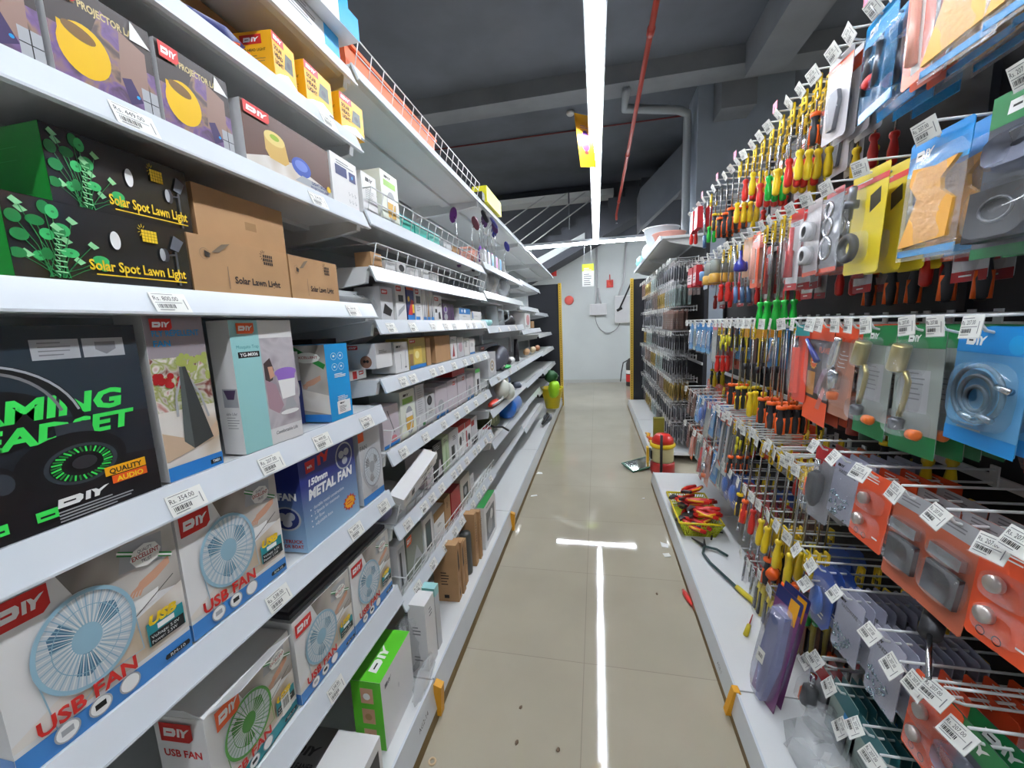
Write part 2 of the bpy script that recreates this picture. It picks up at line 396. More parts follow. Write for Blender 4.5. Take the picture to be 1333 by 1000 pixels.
# hanging price signs
t = empty('promotion_sign', 'yellow promotional card hanging beside the long lamp', 'sign', (-.055, 3.15, 2.735), (0, 0, 1.0))
mb = MB(); mb.box(-.11, -.001, -.17, .10, .001, .17, M((244, 182, 30), .45, name='sign_yellow'), Matrix.Rotation(-.2, 4, 'Y'))
T = Matrix.Rotation(-.2, 4, 'Y')
F = Face(mb, T @ Vector((-.09, -.001, -.12)), T.to_3x3() @ Vector((1, 0, 0)), T.to_3x3() @ Vector((0, 0, 1)), .165, .24)
F.ell(.085, .15, .04, .04, purple, 9).ell(.08, .085, .045, .03, purple).up().ell(.088, .14, .022, .018, pwhite).ell(.08, .045, .03, .012, red).L -= 1
F.lines(.03, .215, .1, 2, .012, .004, purple)
mb.build('card', t); MB().tube([(0, 0, .12), (.02, 0, .18)], .0015, wirew, 4).build('string', t)
t = empty('aisle_sign', 'small green and white card hung on strings under the far lamp', 'sign', (-.13, 7.3, 2.2))
mb = MB(); mb.box(-.1, -.001, -.13, .1, .001, .25, pwhite); mb.box(-.1, -.002, .13, .1, .002, .25, M((196, 222, 40), .5, name='lime_print'))
F = Face(mb, (-.1, -.0022, -.13), (1, 0, 0), (0, 0, 1), .2, .38); F.lines(.03, .3, .14, 2, .03, .012, pwhite).lines(.03, .2, .14, 6, .035, .012, grey)
mb.build('card', t); mb = MB(); mb.tube([(-.07, 0, .25), (-.05, 0, .6)], .003, wirew, 4); mb.tube([(.07, 0, .25), (.05, 0, .6)], .003, wirew, 4); mb.build('string', t)

# back wall fittings
def wall_at(x, z): return (x, 9.745, z)
t = empty('breaker_box', 'white electrical box on the back wall, lower of the two', 'electrical box', wall_at(.05, 1.72))
MB().box(-.19, -.1, -.12, .19, 0, .14, cw).build('cabinet', t); MB().box(-.18, -.112, -.11, .18, -.1, .13, cwg).build('door', t)
MB().tube([(-.06, -.05, .14), (-.04, -.03, .45), (-.02, -.03, 1.45)], .022, cwg, 8).build('conduit', t); MB().tube([(.06, -.05, .14), (0, -.03, .5)], .018, cwg, 8).build('conduit', t)
t = empty('breaker_box', 'white electrical box on the back wall half behind the yellow post', 'electrical box', wall_at(.62, 1.72))
MB().box(-.19, -.1, -.32, .2, 0, .3, cw).build('cabinet', t); MB().box(-.18, -.112, -.3, .19, -.1, .28, cwg).build('door', t)
MB().tube([(-.1, -.05, .3), (0, -.03, .6), (.07, -.03, 1.5)], .02, cwg, 8).build('conduit', t)
pts = [(.05 - .07 + .0 + .30 * (1 - math.cos(a)), 9.70, 1.6 - .42 * math.sin(a) - .0) for a in [PI * i / 14 for i in range(15)]]
tag(MB().tube(pts, .008, grey, 6).build('loose_cable'), 'grey cable looping between the two white wall boxes', 'cable')
t = empty('fire_alarm', 'small red alarm call point on the back wall', 'fire alarm', wall_at(.32, 2.31))
MB().box(-.075, -.05, -.09, .075, 0, .08, red).build('body', t); MB().lathe([(.0, -.01), (.05, -.01), (.05, .012), (.0, .012)], M((235, 90, 70), .3, name='alarm_lens'), 14, Matrix.Translation((0, -.058, 0)) @ Matrix.Rotation(PI / 2, 4, 'X')).build('push_button', t)
MB().tube([(0, -.02, .08), (0, -.02, .2)], .012, red, 6).build('conduit', t)
t = empty('fire_bell', 'round red fire bell low beside the yellow post of the dark panel', 'bell', wall_at(-.62, 1.98))
MB().lathe([(.04, 0), (.11, .02), (.1, .06), (.05, .09), (.01, .1)], M((226, 100, 90), .4, name='bell_red'), 18, Matrix.Translation((0, 0, 0)) @ Matrix.Rotation(PI / 2, 4, 'X')).build('gong', t)
MB().box(-.05, -.02, -.05, .05, .0, .05, red).build('mount', t)
t = empty('alarm_sounder', 'small red sounder on the wall above the shelving end', 'alarm', wall_at(-1.0, 2.66))
MB().lathe([(.09, 0), (.09, .05), (.04, .1), (.01, .1)], red, 16, Matrix.Rotation(PI / 2, 4, 'X')).build('dome', t); MB().box(-.1, -.02, -.1, .1, 0, .1, red).build('mount', t)

# dark end panels with their yellow perforated posts
def end_panel(x0, x1, label, post_x, lb):
    t = empty('end_panel', label, 'shelving end panel', ((x0 + x1) / 2, 7.05, 0))
    c = (x0 + x1) / 2
    mb = MB(); mb.box(x0 - c, 0, .0, x1 - c, .03, 2.12, dark)
    for z in (.42, .84, 1.26, 1.68): mb.box(x0 - c, -.004, z, x1 - c, 0, z + .006, M((20, 20, 24), .6, name='panel_joint'))
    mb.build('back_panel', t)
    p = MB(); p.box(post_x - c - .025, -.03, 0, post_x - c + .025, .03, 2.13, yel_post); 
    for i in range(52): p.box(post_x - c - .004, -.0315, .06 + i * .04, post_x - c + .004, -.029, .08 + i * .04, dark)
    q = p.build('yellow_post', t); q['label'] = lb
    if x0 < 0: MB().box(x0 - c, -.06, .52, x1 - c - .03, 0, .545, M((90, 92, 98), .4, name='dark_shelf')).build('shelf', t)
end_panel(-1.35, -.63, 'black end panel with yellow post closing the carton shelving', -.605, 'yellow perforated post')
end_panel(.60, 1.5, 'black end panel with yellow post closing the tool wall', .585, 'yellow perforated post')

# ================================================================ CARTON SHELVING
XF, XB = -.70, -1.17
LABELS = {}
def price_label_mesh(price):
    if price not in LABELS:
        mb = MB(); mb.box(0, 0, 0, .0008, .062, .038, label_w)
        F = Face(mb, (.0008, 0, 0), (0, 1, 0), (0, 0, 1), .062, .038, .0002)
        F.text('Rs. ' + price, .004, .023, .0085, black, w=.042, bold=.0).rect(.004, .035, .04, .036, grey).rect(.004, .0185, .05, .0195, grey)
        F.bars(.006, .008, .03, .008, black, 12).rect(.006, .004, .03, .0055, grey).rect(.054, .006, .0555, .026, grey)
        LABELS[price] = mb.mesh('price_label')
    return LABELS[price]
PR = ['354.00', '538.00', '800.00', '449.00', '207.00', '62.00', '77.00', '196.00']
def add_label(parent, price, y, z, x=XF, tilt=-.42, sc_=1.0):
    o = bpy.data.objects.new('price_label', price_label_mesh(price)); col.objects.link(o); o.parent = parent
    o.location = (x, y, z); o.rotation_euler = (0, tilt, 0); o.scale = (1, sc_, sc_)
    return o
def wire_guard(parent, y0, y1, z, h=.075, x=-.715, lean=.0):
    mb = MB()
    def pp(y, k): return (x + .02 * k, y, z + h * k)
    for k in (0.03, .5, 1.0): mb.tube([pp(y0, k), pp(y1, k)], .0024, wirew, 5)
    n = int((y1 - y0) / .075)
    for i in range(n + 1):
        y = y0 + (y1 - y0) * i / n
        mb.tube([pp(y, 0), pp(y, 1.0)], .0019, wirew, 4)
    mb.tube([(x - .3, y0, z + .01), pp(y0, 0), pp(y0, 1), (x - .3, y0, z + h)], .0024, wirew, 5)
    return mb.build('wire_guard', parent)
def shelf(bay, y0, y1, zt, xf=XF, guard=False, labels=(), h=.046, slope=.0, depth=None):
    xb = XB if depth is None else xf - depth
    mb = MB(); a, b = y0 + .004, y1 - .004
    mb.prism([(xb, zt), (xb, zt - .022), (xf - .05, zt - .022), (xf - .03, zt - .008), (xf - .022, zt), ], a, b, white)
    for q in (a - .0015, b - .0165):                      # folded side plate at each end
        mb.prism([(xb, zt - .001), (xb, zt - .09), (xf - .22, zt - .075), (xf - .04, zt - .05), (xf - .032, zt - .012)], q, q + .018, white)
    mb.prism([(xb + .2, zt - .022), (xb + .2, zt - .035), (xb + .26, zt - .035), (xb + .26, zt - .022)], a, b, white)
    s = mb.build('shelf', bay)
    r = MB(); r.prism([(xf - .026, zt + .004), (xf - .020, zt + .004), (xf, zt - h), (xf - .006, zt - h - .002), (xf - .022, zt - .006)], a + .002, b - .002, rail)
    r.prism([(xf - .006, zt - h - .002), (xf + .002, zt - h), (xf + .002, zt - h + .004)], a + .002, b - .002, rail)
    r.build('price_rail', s)
    tl = -math.atan2(.02, h)
    for y, p in labels: add_label(s, p, y, zt - h + .003, xf + .0012, tl, min(1, (h + .0) / .044))
    if guard: wire_guard(s, y0 + .03, y1 - .03, zt + .002, x=xf - .025)
    return s
def bay(name, label, y0, y1, levels, xf_base=-.6, top=2.32):
    t = empty(name, label, 'shelving', (0, 0, 0))
    MB().box(XB - .02, y0, .02, XB - .005, y1, top, backp).build('back_panel', t)
    for y in (y0, y1 - .03): MB().box(XB - .005, y, 0, XB + .02, y + .03, top, white).build('upright', t)
    mb = MB(); mb.prism([(XB, .15), (XB, .12), (xf_base - .02, .12), (xf_base - .016, .15)], y0 + .003, y1 - .003, white)
    d = mb.build('base_deck', t)
    r = MB(); r.prism([(xf_base - .018, .154), (xf_base - .010, .154), (xf_base + .004, .05), (xf_base - .006, .05)], y0 + .004, y1 - .004, rail); r.build('price_rail', d)
    rd = random.Random(int(y0 * 100) + 7)
    y = y0 + .08
    while y < y1 - .1:
        add_label(d, rd.choice(PR), y, .085, xf_base + .0012 - .004, -.13, .9); y += rd.uniform(.1, .24)
    MB().box(xf_base - .03, y0 + .002, 0, xf_base + .003, y1 - .002, .046, kick).build('kick_plate', t)
    for L in levels: shelf(t, y0, y1, **L)
    return t
def rl(y0, y1, n, seed):
    rd = random.Random(seed); st_ = (y1 - y0) / n
    return [(y0 + st_ * (i + rd.uniform(.1, .6)), rd.choice(PR)) for i in range(n)]
B = [-.16, 1.22, 2.60, 4.0, 5.4, 6.98]
bay('shelving_bay', 'white shelving bay nearest the camera, loaded with boxed lamps and fans', B[0], B[1], [
    dict(zt=2.235), dict(zt=2.045, labels=[(1.03, '449.00')]), dict(zt=1.82, labels=[(.52, '449.00'), (.95, '354.00')]),
    dict(zt=1.535, labels=[(.53, '800.00'), (1.06, '449.00')], h=.042),
    dict(zt=1.20, labels=[(.50, '354.00'), (.69, '207.00'), (.86, '449.00'), (1.07, '196.00')], h=.05),
    dict(zt=.895, labels=[(.66, '538.00'), (.96, '449.00'), (1.12, '354.00')], h=.05),
    dict(zt=.53, labels=[(.80, '538.00')], h=.06)])
bay('shelving_bay', 'second white shelving bay, full of small cartons behind wire guards', B[1], B[2], [
    dict(zt=2.26, guard=True), dict(zt=1.835, guard=True), dict(zt=1.66, guard=True), dict(zt=1.485, labels=rl(1.25, 2.55, 8, 1)),
    dict(zt=1.285, labels=rl(1.25, 2.55, 9, 2)), dict(zt=1.025, guard=True, labels=rl(1.25, 2.55, 7, 3)), dict(zt=.745, guard=True, labels=rl(1.25, 2.55, 11, 4)),
    dict(zt=.46, guard=True, labels=rl(1.25, 2.55, 9, 5))])
bay('shelving_bay', 'third shelving bay, half empty, with plastic ware', B[2], B[3], [
    dict(zt=2.26), dict(zt=1.87), dict(zt=1.68), dict(zt=1.45, labels=rl(2.7, 3.9, 3, 6)), dict(zt=1.09, labels=rl(2.7, 3.9, 3, 7)), dict(zt=.87), dict(zt=.645), dict(zt=.40, xf=-.75, depth=.42)])
bay('shelving_bay', 'fourth shelving bay with near empty shelves', B[3], B[4], [
    dict(zt=2.26), dict(zt=1.90, xf=-.72), dict(zt=1.65, xf=-.74), dict(zt=1.40, xf=-.72), dict(zt=1.09), dict(zt=.85), dict(zt=.6, xf=-.75, depth=.42), dict(zt=.37, xf=-.73, depth=.44)])
bay('shelving_bay', 'last shelving bay beside the black end panel', B[4], B[5], [
    dict(zt=2.26), dict(zt=1.62, xf=-.8), dict(zt=1.31, xf=-.75), dict(zt=1.06, xf=-.72), dict(zt=.8), dict(zt=.5, xf=-.78, depth=.39)])

# ================================================================ CARTONS ON THE SHELVES
# local frame of a carton: printed front at x = 0 facing the aisle (+x), y from 0 to w, z from 0 to h, body reaching back to x = -d
def carton(name, w, h, d, body, front=None, side=None, topf=None, mats=None):
    mb = MB(); mb.box(-d, 0, 0, 0, w, h, body)
    if front: front(Face(mb, (0, 0, 0), (0, 1, 0), (0, 0, 1), w, h))
    if side: side(Face(mb, (-d, 0, 0), (1, 0, 0), (0, 0, 1), d, h))
    if topf: topf(Face(mb, (0, 0, h), (0, 1, 0), (-1, 0, 0), w, d))
    return mb
def put(name, label, cat, loc, w, h, d, body, front=None, side=None, topf=None, rz=0., group=None, parts=()):
    o = carton(name, w, h, d, body, front, side, topf).build(name, None, loc, (0, 0, rz))
    tag(o, label, cat, group)
    for nm, o_, u, v, pw, ph, dr in parts: part_face(o, nm, o_, u, v, pw, ph, dr)
    return o
FR = ((0, 1, 0), (0, 0, 1)); SD = ((1, 0, 0), (0, 0, 1))
def seal(F):
    w, h = F.w, F.h
    F.line([(0, h * .95), (w, h * .05)], h * .22, green).up().line([(0, h * .95), (w, h * .05)], h * .07, pwhite).up()
    F.ell(w / 2, h / 2, w * .3, h * .38, label_w, 8).up().text('QUALITY', w * .36, h * .64, h * .11, grey, w=w * .28).text('EXCELLENT', w * .24, h * .45, h * .15, dred, w=w * .52).text('TRUST', w * .4, h * .28, h * .11, grey, w=w * .2)
room_print = blotch('photo_of_a_grey_room', [(120, 112, 106), (168, 160, 152), (206, 202, 196), (150, 140, 130)], 7, detail=1.5, dist=.3)
table_print = blotch('photo_of_a_table', [(214, 205, 192), (232, 226, 218), (196, 176, 150)], 9, detail=1.5, dist=.3)
fan_lb = M((150, 188, 206), .4, name='print_pale_blue'); fan_db = M((84, 128, 156), .4, name='print_blue_grey')
fan_g1 = M((86, 160, 70), .4, name='print_leaf_green'); fan_g2 = M((46, 116, 44), .4, name='print_deep_green')
strip_b = M((62, 134, 206), .35, name='strip_blue', coat=.3); usb_teal = M((36, 140, 148), .4, name='usb_teal')
def usb_front(c1=fan_lb, c2=fan_db, strip=strip_b):
    def f(F):
        w, h = F.w, F.h
        F.poly([(w * .3, h), (w, h), (w, h * .5), (w * .45, h * .62)], room_print)
        F.poly([(0, h * .16), (w, h * .16), (w, h * .52), (w * .5, h * .40), (0, h * .2)], table_print)
        F.up(); F.poly([(w * .62, h * .78), (w * .9, h * .74), (w * .92, h * .93), (w * .66, h * .95)], lgrey)
        F.poly([(w * .5, h * .46), (w * .82, h * .50), (w * .84, h * .57), (w * .6, h * .55)], pwhite)
        F.rect(0, 0, w, h * .13, strip); F.up(); F.hand(w * .76, h * .64, w * .15)
        F.line([(w * .55, h * .40), (w * .75, h * .50), (w * .95, h * .60)], w * .006, black).up()
        F.fan(w * .40, h * .52, w * .27, h * .29, c1, c2); F.L += 4
        F.text('USB FAN', w * .1, h * .15, h * .085, red, w=w * .52, bold=.03)
        for i in range(3):
            F.ell(w * (.22 + i * .17), h * .085, w * .065, h * .058, lgrey, 18); F.up(); F.ell(w * (.22 + i * .17), h * .085, w * .055, h * .05, pwhite, 18); F.up(); F.rect(w * (.19 + i * .17), h * .07, w * (.25 + i * .17), h * .105, [lgrey, black, pwhite][i]); F.L -= 2
        F.poly([(w * .71, h * .21), (w * .97, h * .21), (w * .97, h * .37), (w * .71, h * .37)], usb_teal); F.up()
        F.rect(w * .72, h * .21, w * .965, h * .29, black); F.rect(w * .78, h * .3, w * .9, h * .335, pwhite); F.up()
        F.text('Voltage: 5.0V', w * .73, h * .255, h * .022, pwhite, w=w * .2, bold=0); F.text('Power: 2.5W', w * .73, h * .222, h * .022, pwhite, w=w * .18, bold=0)
        F.text('USB', w * .72, h * .35, h * .06, yellow, w=w * .2, bold=.06, it=.3)
        F.poly([(w * .8, h * .045), (w * .97, h * .045), (w * .98, h * .06), (w * .97, h * .08), (w * .8, h * .08), (w * .79, h * .06)], black); F.up().text('RM-10', w * .83, h * .05, h * .022, pwhite, w=w * .11, bold=0)
    return f
def usb_side(F):
    w, h = F.w, F.h
    F.rect(0, 0, w, h * .13, strip_b).up().rect(w * .2, h * .5, w * .8, h * .8, lgrey).rect(w * .2, h * .2, w * .8, h * .42, lgrey).lines(w * .25, h * .9, w * .5, 4, h * .02, h * .008, grey)
def usb_parts(w, h, d, sx=.62, badge=red):
    return [('brand_badge', (0, w * .02, h * .80), *FR, w * .25, h * .15, lambda F: F.diy(0, 0, F.w, F.h, badge)),
            ('quality_seal', (.0004, w * sx, h * .73), *FR, w * .34, h * .2, seal)]
# ---- shelf with the fans (top at .895)
ZS = .900
w, h, d = .225, .25, .1
put('usb_fan_box', 'largest pale blue desk fan box, nearest on its shelf, below the headset box', 'box', (-.725, .288, ZS), w + .0, h, d, cw, usb_front(), usb_side, parts=usb_parts(w, h, d))
put('usb_fan_box', 'pale blue desk fan box standing against the blue metal fan box', 'box', (-.728, .520, ZS), w, .25, d, cw, usb_front(), usb_side, parts=usb_parts(w, .25, d))
grad = [M(c, .35, name='metal_fan_blue_%d' % i, coat=.3) for i, c in enumerate([(120, 160, 206), (86, 124, 190), (60, 92, 172), (44, 66, 152), (36, 50, 134), (34, 44, 124)])]
def bands(F, cs):
    n = len(cs)
    for i, c in enumerate(cs): F.rect(0, F.h * i / n, F.w, F.h * (i + 1) / n, c)
    return F.up()
def vgrad(name, c0, c1, h):
    m = bpy.data.materials.new(name); m.use_nodes = True; nt = m.node_tree; b = nt.nodes['Principled BSDF']
    tc = nt.nodes.new('ShaderNodeTexCoord'); sx = nt.nodes.new('ShaderNodeSeparateXYZ'); mr = nt.nodes.new('ShaderNodeMapRange'); mr.inputs[2].default_value = h
    cr = nt.nodes.new('ShaderNodeValToRGB'); cr.color_ramp.elements[0].color = (*S(c0), 1); cr.color_ramp.elements[1].color = (*S(c1), 1)
    nt.links.new(tc.outputs['Object'], sx.inputs[0]); nt.links.new(sx.outputs[2], mr.inputs[0]); nt.links.new(mr.outputs[0], cr.inputs[0]); nt.links.new(cr.outputs[0], b.inputs['Base Color'])
    b.inputs['Roughness'].default_value = .35; b.inputs['Coat Weight'].default_value = .3
    return m
mf = vgrad('printed_blue_fade', (150, 190, 222), (34, 44, 122), .17)
def mf_front(F):
    w, h = F.w, F.h
    F.rect(0, h * .97, w, h, red)
    F.poly([(w * .1, h * .80), (w * .24, h * .80), (w * .26, h * .92), (w * .1, h * .92)], red); F.up().text('MR', w * .13, h * .84, h * .03, pwhite, w=w * .08); F.L -= 1
    F.poly([(w * .3, h * .82), (w * .35, h * .82), (w * .35, h * .93), (w * .3, h * .93)], red).poly([(w * .4, h * .83), (w * .45, h * .83), (w * .5, h * .95), (w * .45, h * .93), (w * .43, h * .9), (w * .38, h * .95), (w * .33, h * .93), (w * .4, h * .88)], red)
    F.text('150mm', w * .12, h * .66, h * .065, pwhite, w=w * .32, bold=.05, it=.15); F.text('METAL FAN', w * .1, h * .52, h * .1, pwhite, w=w * .8, bold=.05, it=.15)
    for i, s_ in enumerate(['durable metal construction', '2 Speeds for maximum', 'air flow', 'adjustable base']): F.text(s_, w * .16, h * (.4 - i * .06), h * .036, pwhite, bold=0, w=w * [.55, .45, .16, .3][i])
    for i in range(4): F.ell(w * .11, h * (.41 - i * .06), h * .009, h * .009, pwhite, 8)
    F.ell(w * .78, h * .78, w * .17, h * .16, lgrey, 24).up().ell(w * .78, h * .78, w * .15, h * .14, navy, 24).up()
    for a in (.6, 2.7, 4.8): F.ell(w * .78 + w * .06 * math.cos(a), h * .78 + h * .06 * math.sin(a), w * .055, h * .045, lgrey, 12)
    F.poly([(w * (.8 + .14 * (1 if i % 2 else .72) * math.cos(PI * i / 12)), h * (.2 + .1 * (1 if i % 2 else .72) * math.sin(PI * i / 12))) for i in range(24)], red)
    F.up().poly([(w * (.8 + .11 * (1 if i % 2 else .8) * math.cos(PI * i / 10)), h * (.2 + .075 * (1 if i % 2 else .8) * math.sin(PI * i / 10))) for i in range(20)], amber).lines(w * .74, h * .21, w * .12, 2, h * .03, h * .012, red)
def mf_side(F):
    w, h = F.w, F.h
    F.text('mm', w * .0, h * .68, h * .05, pwhite, w=w * .22, bold=.04).text('L FAN', w * .1, h * .56, h * .07, pwhite, w=w * .75, bold=.05)
    F.poly([(w * .12, h * .82), (w * .22, h * .82), (w * .42, h * .9), (w * .34, h * .9), (w * .24, h * .87), (w * .1, h * .93)], red)
    F.ell(w * .5, h * .36, w * .42, h * .13, lgrey, 24).up().ell(w * .5, h * .36, w * .36, h * .112, navy, 24).up()
    for a in (.6, 2.7, 4.8): F.ell(w * .5 + w * .14 * math.cos(a), h * .36 + h * .045 * math.sin(a), w * .14, h * .045, lgrey, 12)
    F.text('FOR TRUCK', w * .05, h * .1, h * .035, dred, w=w * .85, bold=.03).text('CAR OR BOAT', w * .05, h * .045, h * .035, dred, w=w * .85, bold=.03)
put('metal_fan_box', 'dark blue carton reading 150mm METAL FAN, between two white fan boxes', 'box', (-.722, .812, ZS), .24, .25, .1, mf, mf_front, mf_side, lambda F: F.rect(0, 0, F.w, F.h, grad[4]), rz=.03)
def battery_front(F):
    w, h = F.w, F.h
    F.rect(0, h * .88, w * .25, h, orange).rect(0, 0, w, h * .1, blue).up().text('FAN', w * .05, h * .76, h * .06, grey, w=w * .3).fan(w * .5, h * .47, w * .4, h * .28, lgrey, grey, False); F.L += 4; F.rect(w * .35, h * .13, w * .65, h * .17, lgrey)
put('square_fan_box', 'white carton with a grey round fan print, last box on the fan shelf', 'box', (-.728, 1.075, ZS), .125, .235, .09, cwg, battery_front)
# ---- shelf at .53
ZS = .535
o = put('opened_fan_box', 'torn open box with a green fan print and raised flap, bottom shelf but one', 'box', (-.722, .505, ZS), .225, .215, .11, cw, usb_front(fan_g1, fan_g2, usb_teal),
    lambda F: (F.rect(F.w * .55, 0, F.w * .9, F.h * .3, lgrey), F.up(), F.text('USB FAN', F.w * .12, F.h * .6, F.h * .07, red, w=F.w * .75, bold=.03)), rz=.06,
    parts=[('brand_badge', (0, .02, .165), *FR, .055, .042, lambda F: F.diy(0, 0, F.w, F.h, orange)), ('brand_badge', (-.095, 0, .165), *SD, .07, .04, lambda F: F.diy(0, 0, F.w, F.h, red)), ('quality_seal', (.0004, .14, .155), *FR, .08, .045, seal),
           ('price_sticker', (.0004, .175, .03), *FR, .028, .055, lambda F: (F.rect(0, 0, F.w, F.h, label_w), F.up(), F.bars(F.w * .15, F.h * .3, F.w * .7, F.h * .4, black, 10), F.lines(.003, F.h * .9, F.w * .7, 2, .006, .002, grey)))])
mb = MB(); mb.slab([(0, 0), (.16, 0), (.155, .075), (.01, .085)], .0012, cw, Matrix.Translation((-.001, .01, .215)) @ Matrix.Rotation(.95, 4, 'Y')); mb.build('flap', o)
mb = MB(); mb.slab([(0, 0), (.105, 0), (.095, .05), (.01, .05)], .0012, cwg, Matrix.Translation((0, .001, .215)) @ Matrix.Rotation(PI / 2, 4, 'Z') @ Matrix.Rotation(-.5, 4, 'Y')); mb.build('flap', o)
put('usb_fan_box', 'pale blue fan box standing behind the torn open green fan box', 'box', (-.728, .737, ZS), w, .225, d, cw, usb_front(), usb_side, parts=usb_parts(w, .225, d))
put('usb_fan_box', 'pale blue fan box at the far end of the low fan shelf', 'box', (-.728, .968, ZS), w, .228, d, cw, usb_front(), usb_side, parts=usb_parts(w, .228, d))
tag(MB().box(-.14, 0, 0, 0, .45, .012, M((60, 60, 66), .6, name='dark_card')).box(-.13, .01, .012, -.01, .44, .02, M((92, 90, 92), .5, name='grey_card')).build('flat_carton', None, (-.735, .74, ZS + .231)), 'flat dark grey carton lying over the two low fan boxes', 'box')
# ---- shelf at 1.20: headphones, fly fan, mosquito trap, desk fan
ZS = 1.205
hp_body = M((30, 36, 44), .35, name='night_blue_carton', coat=.3); hp2 = M((52, 58, 66), .4, name='print_slate'); hp3 = M((18, 19, 22), .4, name='print_charcoal'); neon = M((62, 226, 92), .4, name='print_neon_green')
def hp_front(F):
    w, h = F.w, F.h
    F.poly([(0, h), (w, h), (w, h * .5), (0, h * .62)], M((38, 50, 60), .35, name='print_blue_black', coat=.3))
    F.poly([(0, 0), (w, 0), (w, h * .25), (0, h * .4)], M((22, 22, 26), .35, name='print_black_base', coat=.3)); F.up()
    F.text('POWER', w * .05, h * .85, h * .08, lgrey, w=w * .33, bold=.04); F.text('BASS', w * .12, h * .74, h * .08, lgrey, w=w * .24, bold=.04)
    F.line([(w * .3, h * .66), (w * .37, h * .7), (w * .4, h * .77)], .0015, neon)
    F.rect(w * .66, h * .83, w * .80, h * .93, lgrey).rect(w * .81, h * .83, w * .95, h * .93, lgrey).up().lines(w * .68, h * .91, w * .1, 4, h * .02, h * .006, grey)
    F.poly([(w * .85, h * .91), (w * .92, h * .91), (w * .92, h * .87), (w * .885, h * .842), (w * .85, h * .87)], grey)
    arc = lambda cx, cy, rx, ry, a0, a1: [(cx + rx * math.cos(a0 + (a1 - a0) * i / 20), cy + ry * math.sin(a0 + (a1 - a0) * i / 20)) for i in range(21)]
    F.ell(w * .5, h * .56, w * .2, h * .15, hp3, 28).up()
    F.text('GAMING', w * .36, h * .55, h * .1, neon, w=w * .54, bold=.04, it=.2); F.text('HEADSET', w * .38, h * .43, h * .09, neon, w=w * .55, bold=.04, it=.2)
    F.line(arc(w * .5, h * .48, w * .26, h * .33, .12, PI - .1), w * .035, hp3).up().line(arc(w * .5, h * .48, w * .27, h * .345, .25, PI - .25), w * .008, lgrey).line(arc(w * .52, h * .48, w * .2, h * .31, .3, PI - .3), w * .01, grey)
    F.poly([(w * .68, h * .5), (w * .79, h * .5), (w * .8, h * .36), (w * .68, h * .36)], hp2).up()
    F.ell(w * .72, h * .30, w * .17, h * .15, hp3, 32).up().ell(w * .74, h * .28, w * .115, h * .105, hp2, 32).up().ell(w * .74, h * .28, w * .1, h * .09, hp3, 32).up()
    for i in range(34):
        a = 2 * PI * i / 34; F.line([(w * .74 + w * .066 * math.cos(a), h * .28 + h * .06 * math.sin(a)), (w * .74 + w * .096 * math.cos(a + .1), h * .28 + h * .087 * math.sin(a + .1))], w * .006, neon if i % 2 else green)
    F.ell(w * .745, h * .285, w * .04, h * .035, dsteel, 16).up()
    F.ell(w * .30, h * .22, w * .2, h * .17, hp2, 32, .3).up().ell(w * .35, h * .23, w * .15, h * .15, hp3, 32, .3).up().ell(w * .47, h * .25, w * .1, h * .13, black, 24, .3).up()
    F.ell(w * .52, h * .28, w * .03, h * .05, hp2, 16, .2)
    F.poly([(w * .8, h * .17), (w * .95, h * .17), (w * .95, h * .22), (w * .8, h * .22)], amber).rect(w * .82, h * .12, w * .95, h * .165, orange).up().text('QUALITY', w * .815, h * .178, h * .028, black, w=w * .12, bold=.03).text('AUDIO', w * .835, h * .126, h * .028, yellow, w=w * .1, bold=.03)
    F.diy(w * .64, h * .085, w * .16, h * .045); F.lines(w * .64, h * .06, w * .26, 4, h * .016, h * .007, lgrey)
    for x in (.32, .45, .58): F.rect(w * x, h * .05, w * (x + .06), h * .1, neon); F.up().rect(w * (x + .01), h * .065, w * (x + .05), h * .075, hp3).L -= 1
    F.poly([(w * .28, 0), (w * .4, 0), (w * .4, h * .025), (w * .28, h * .025)], neon)
put('gaming_headset_box', 'large black carton with a headset print and green lettering', 'box', (-.724, .14, ZS), .368, .272, .12, hp_body, hp_front, lambda F: F.rect(0, 0, F.w, F.h, hp3))
fruit = blotch('photo_of_fruit', [(120, 60, 50), (196, 190, 180), (150, 160, 80), (226, 220, 214), (176, 80, 66)], 26, detail=2)
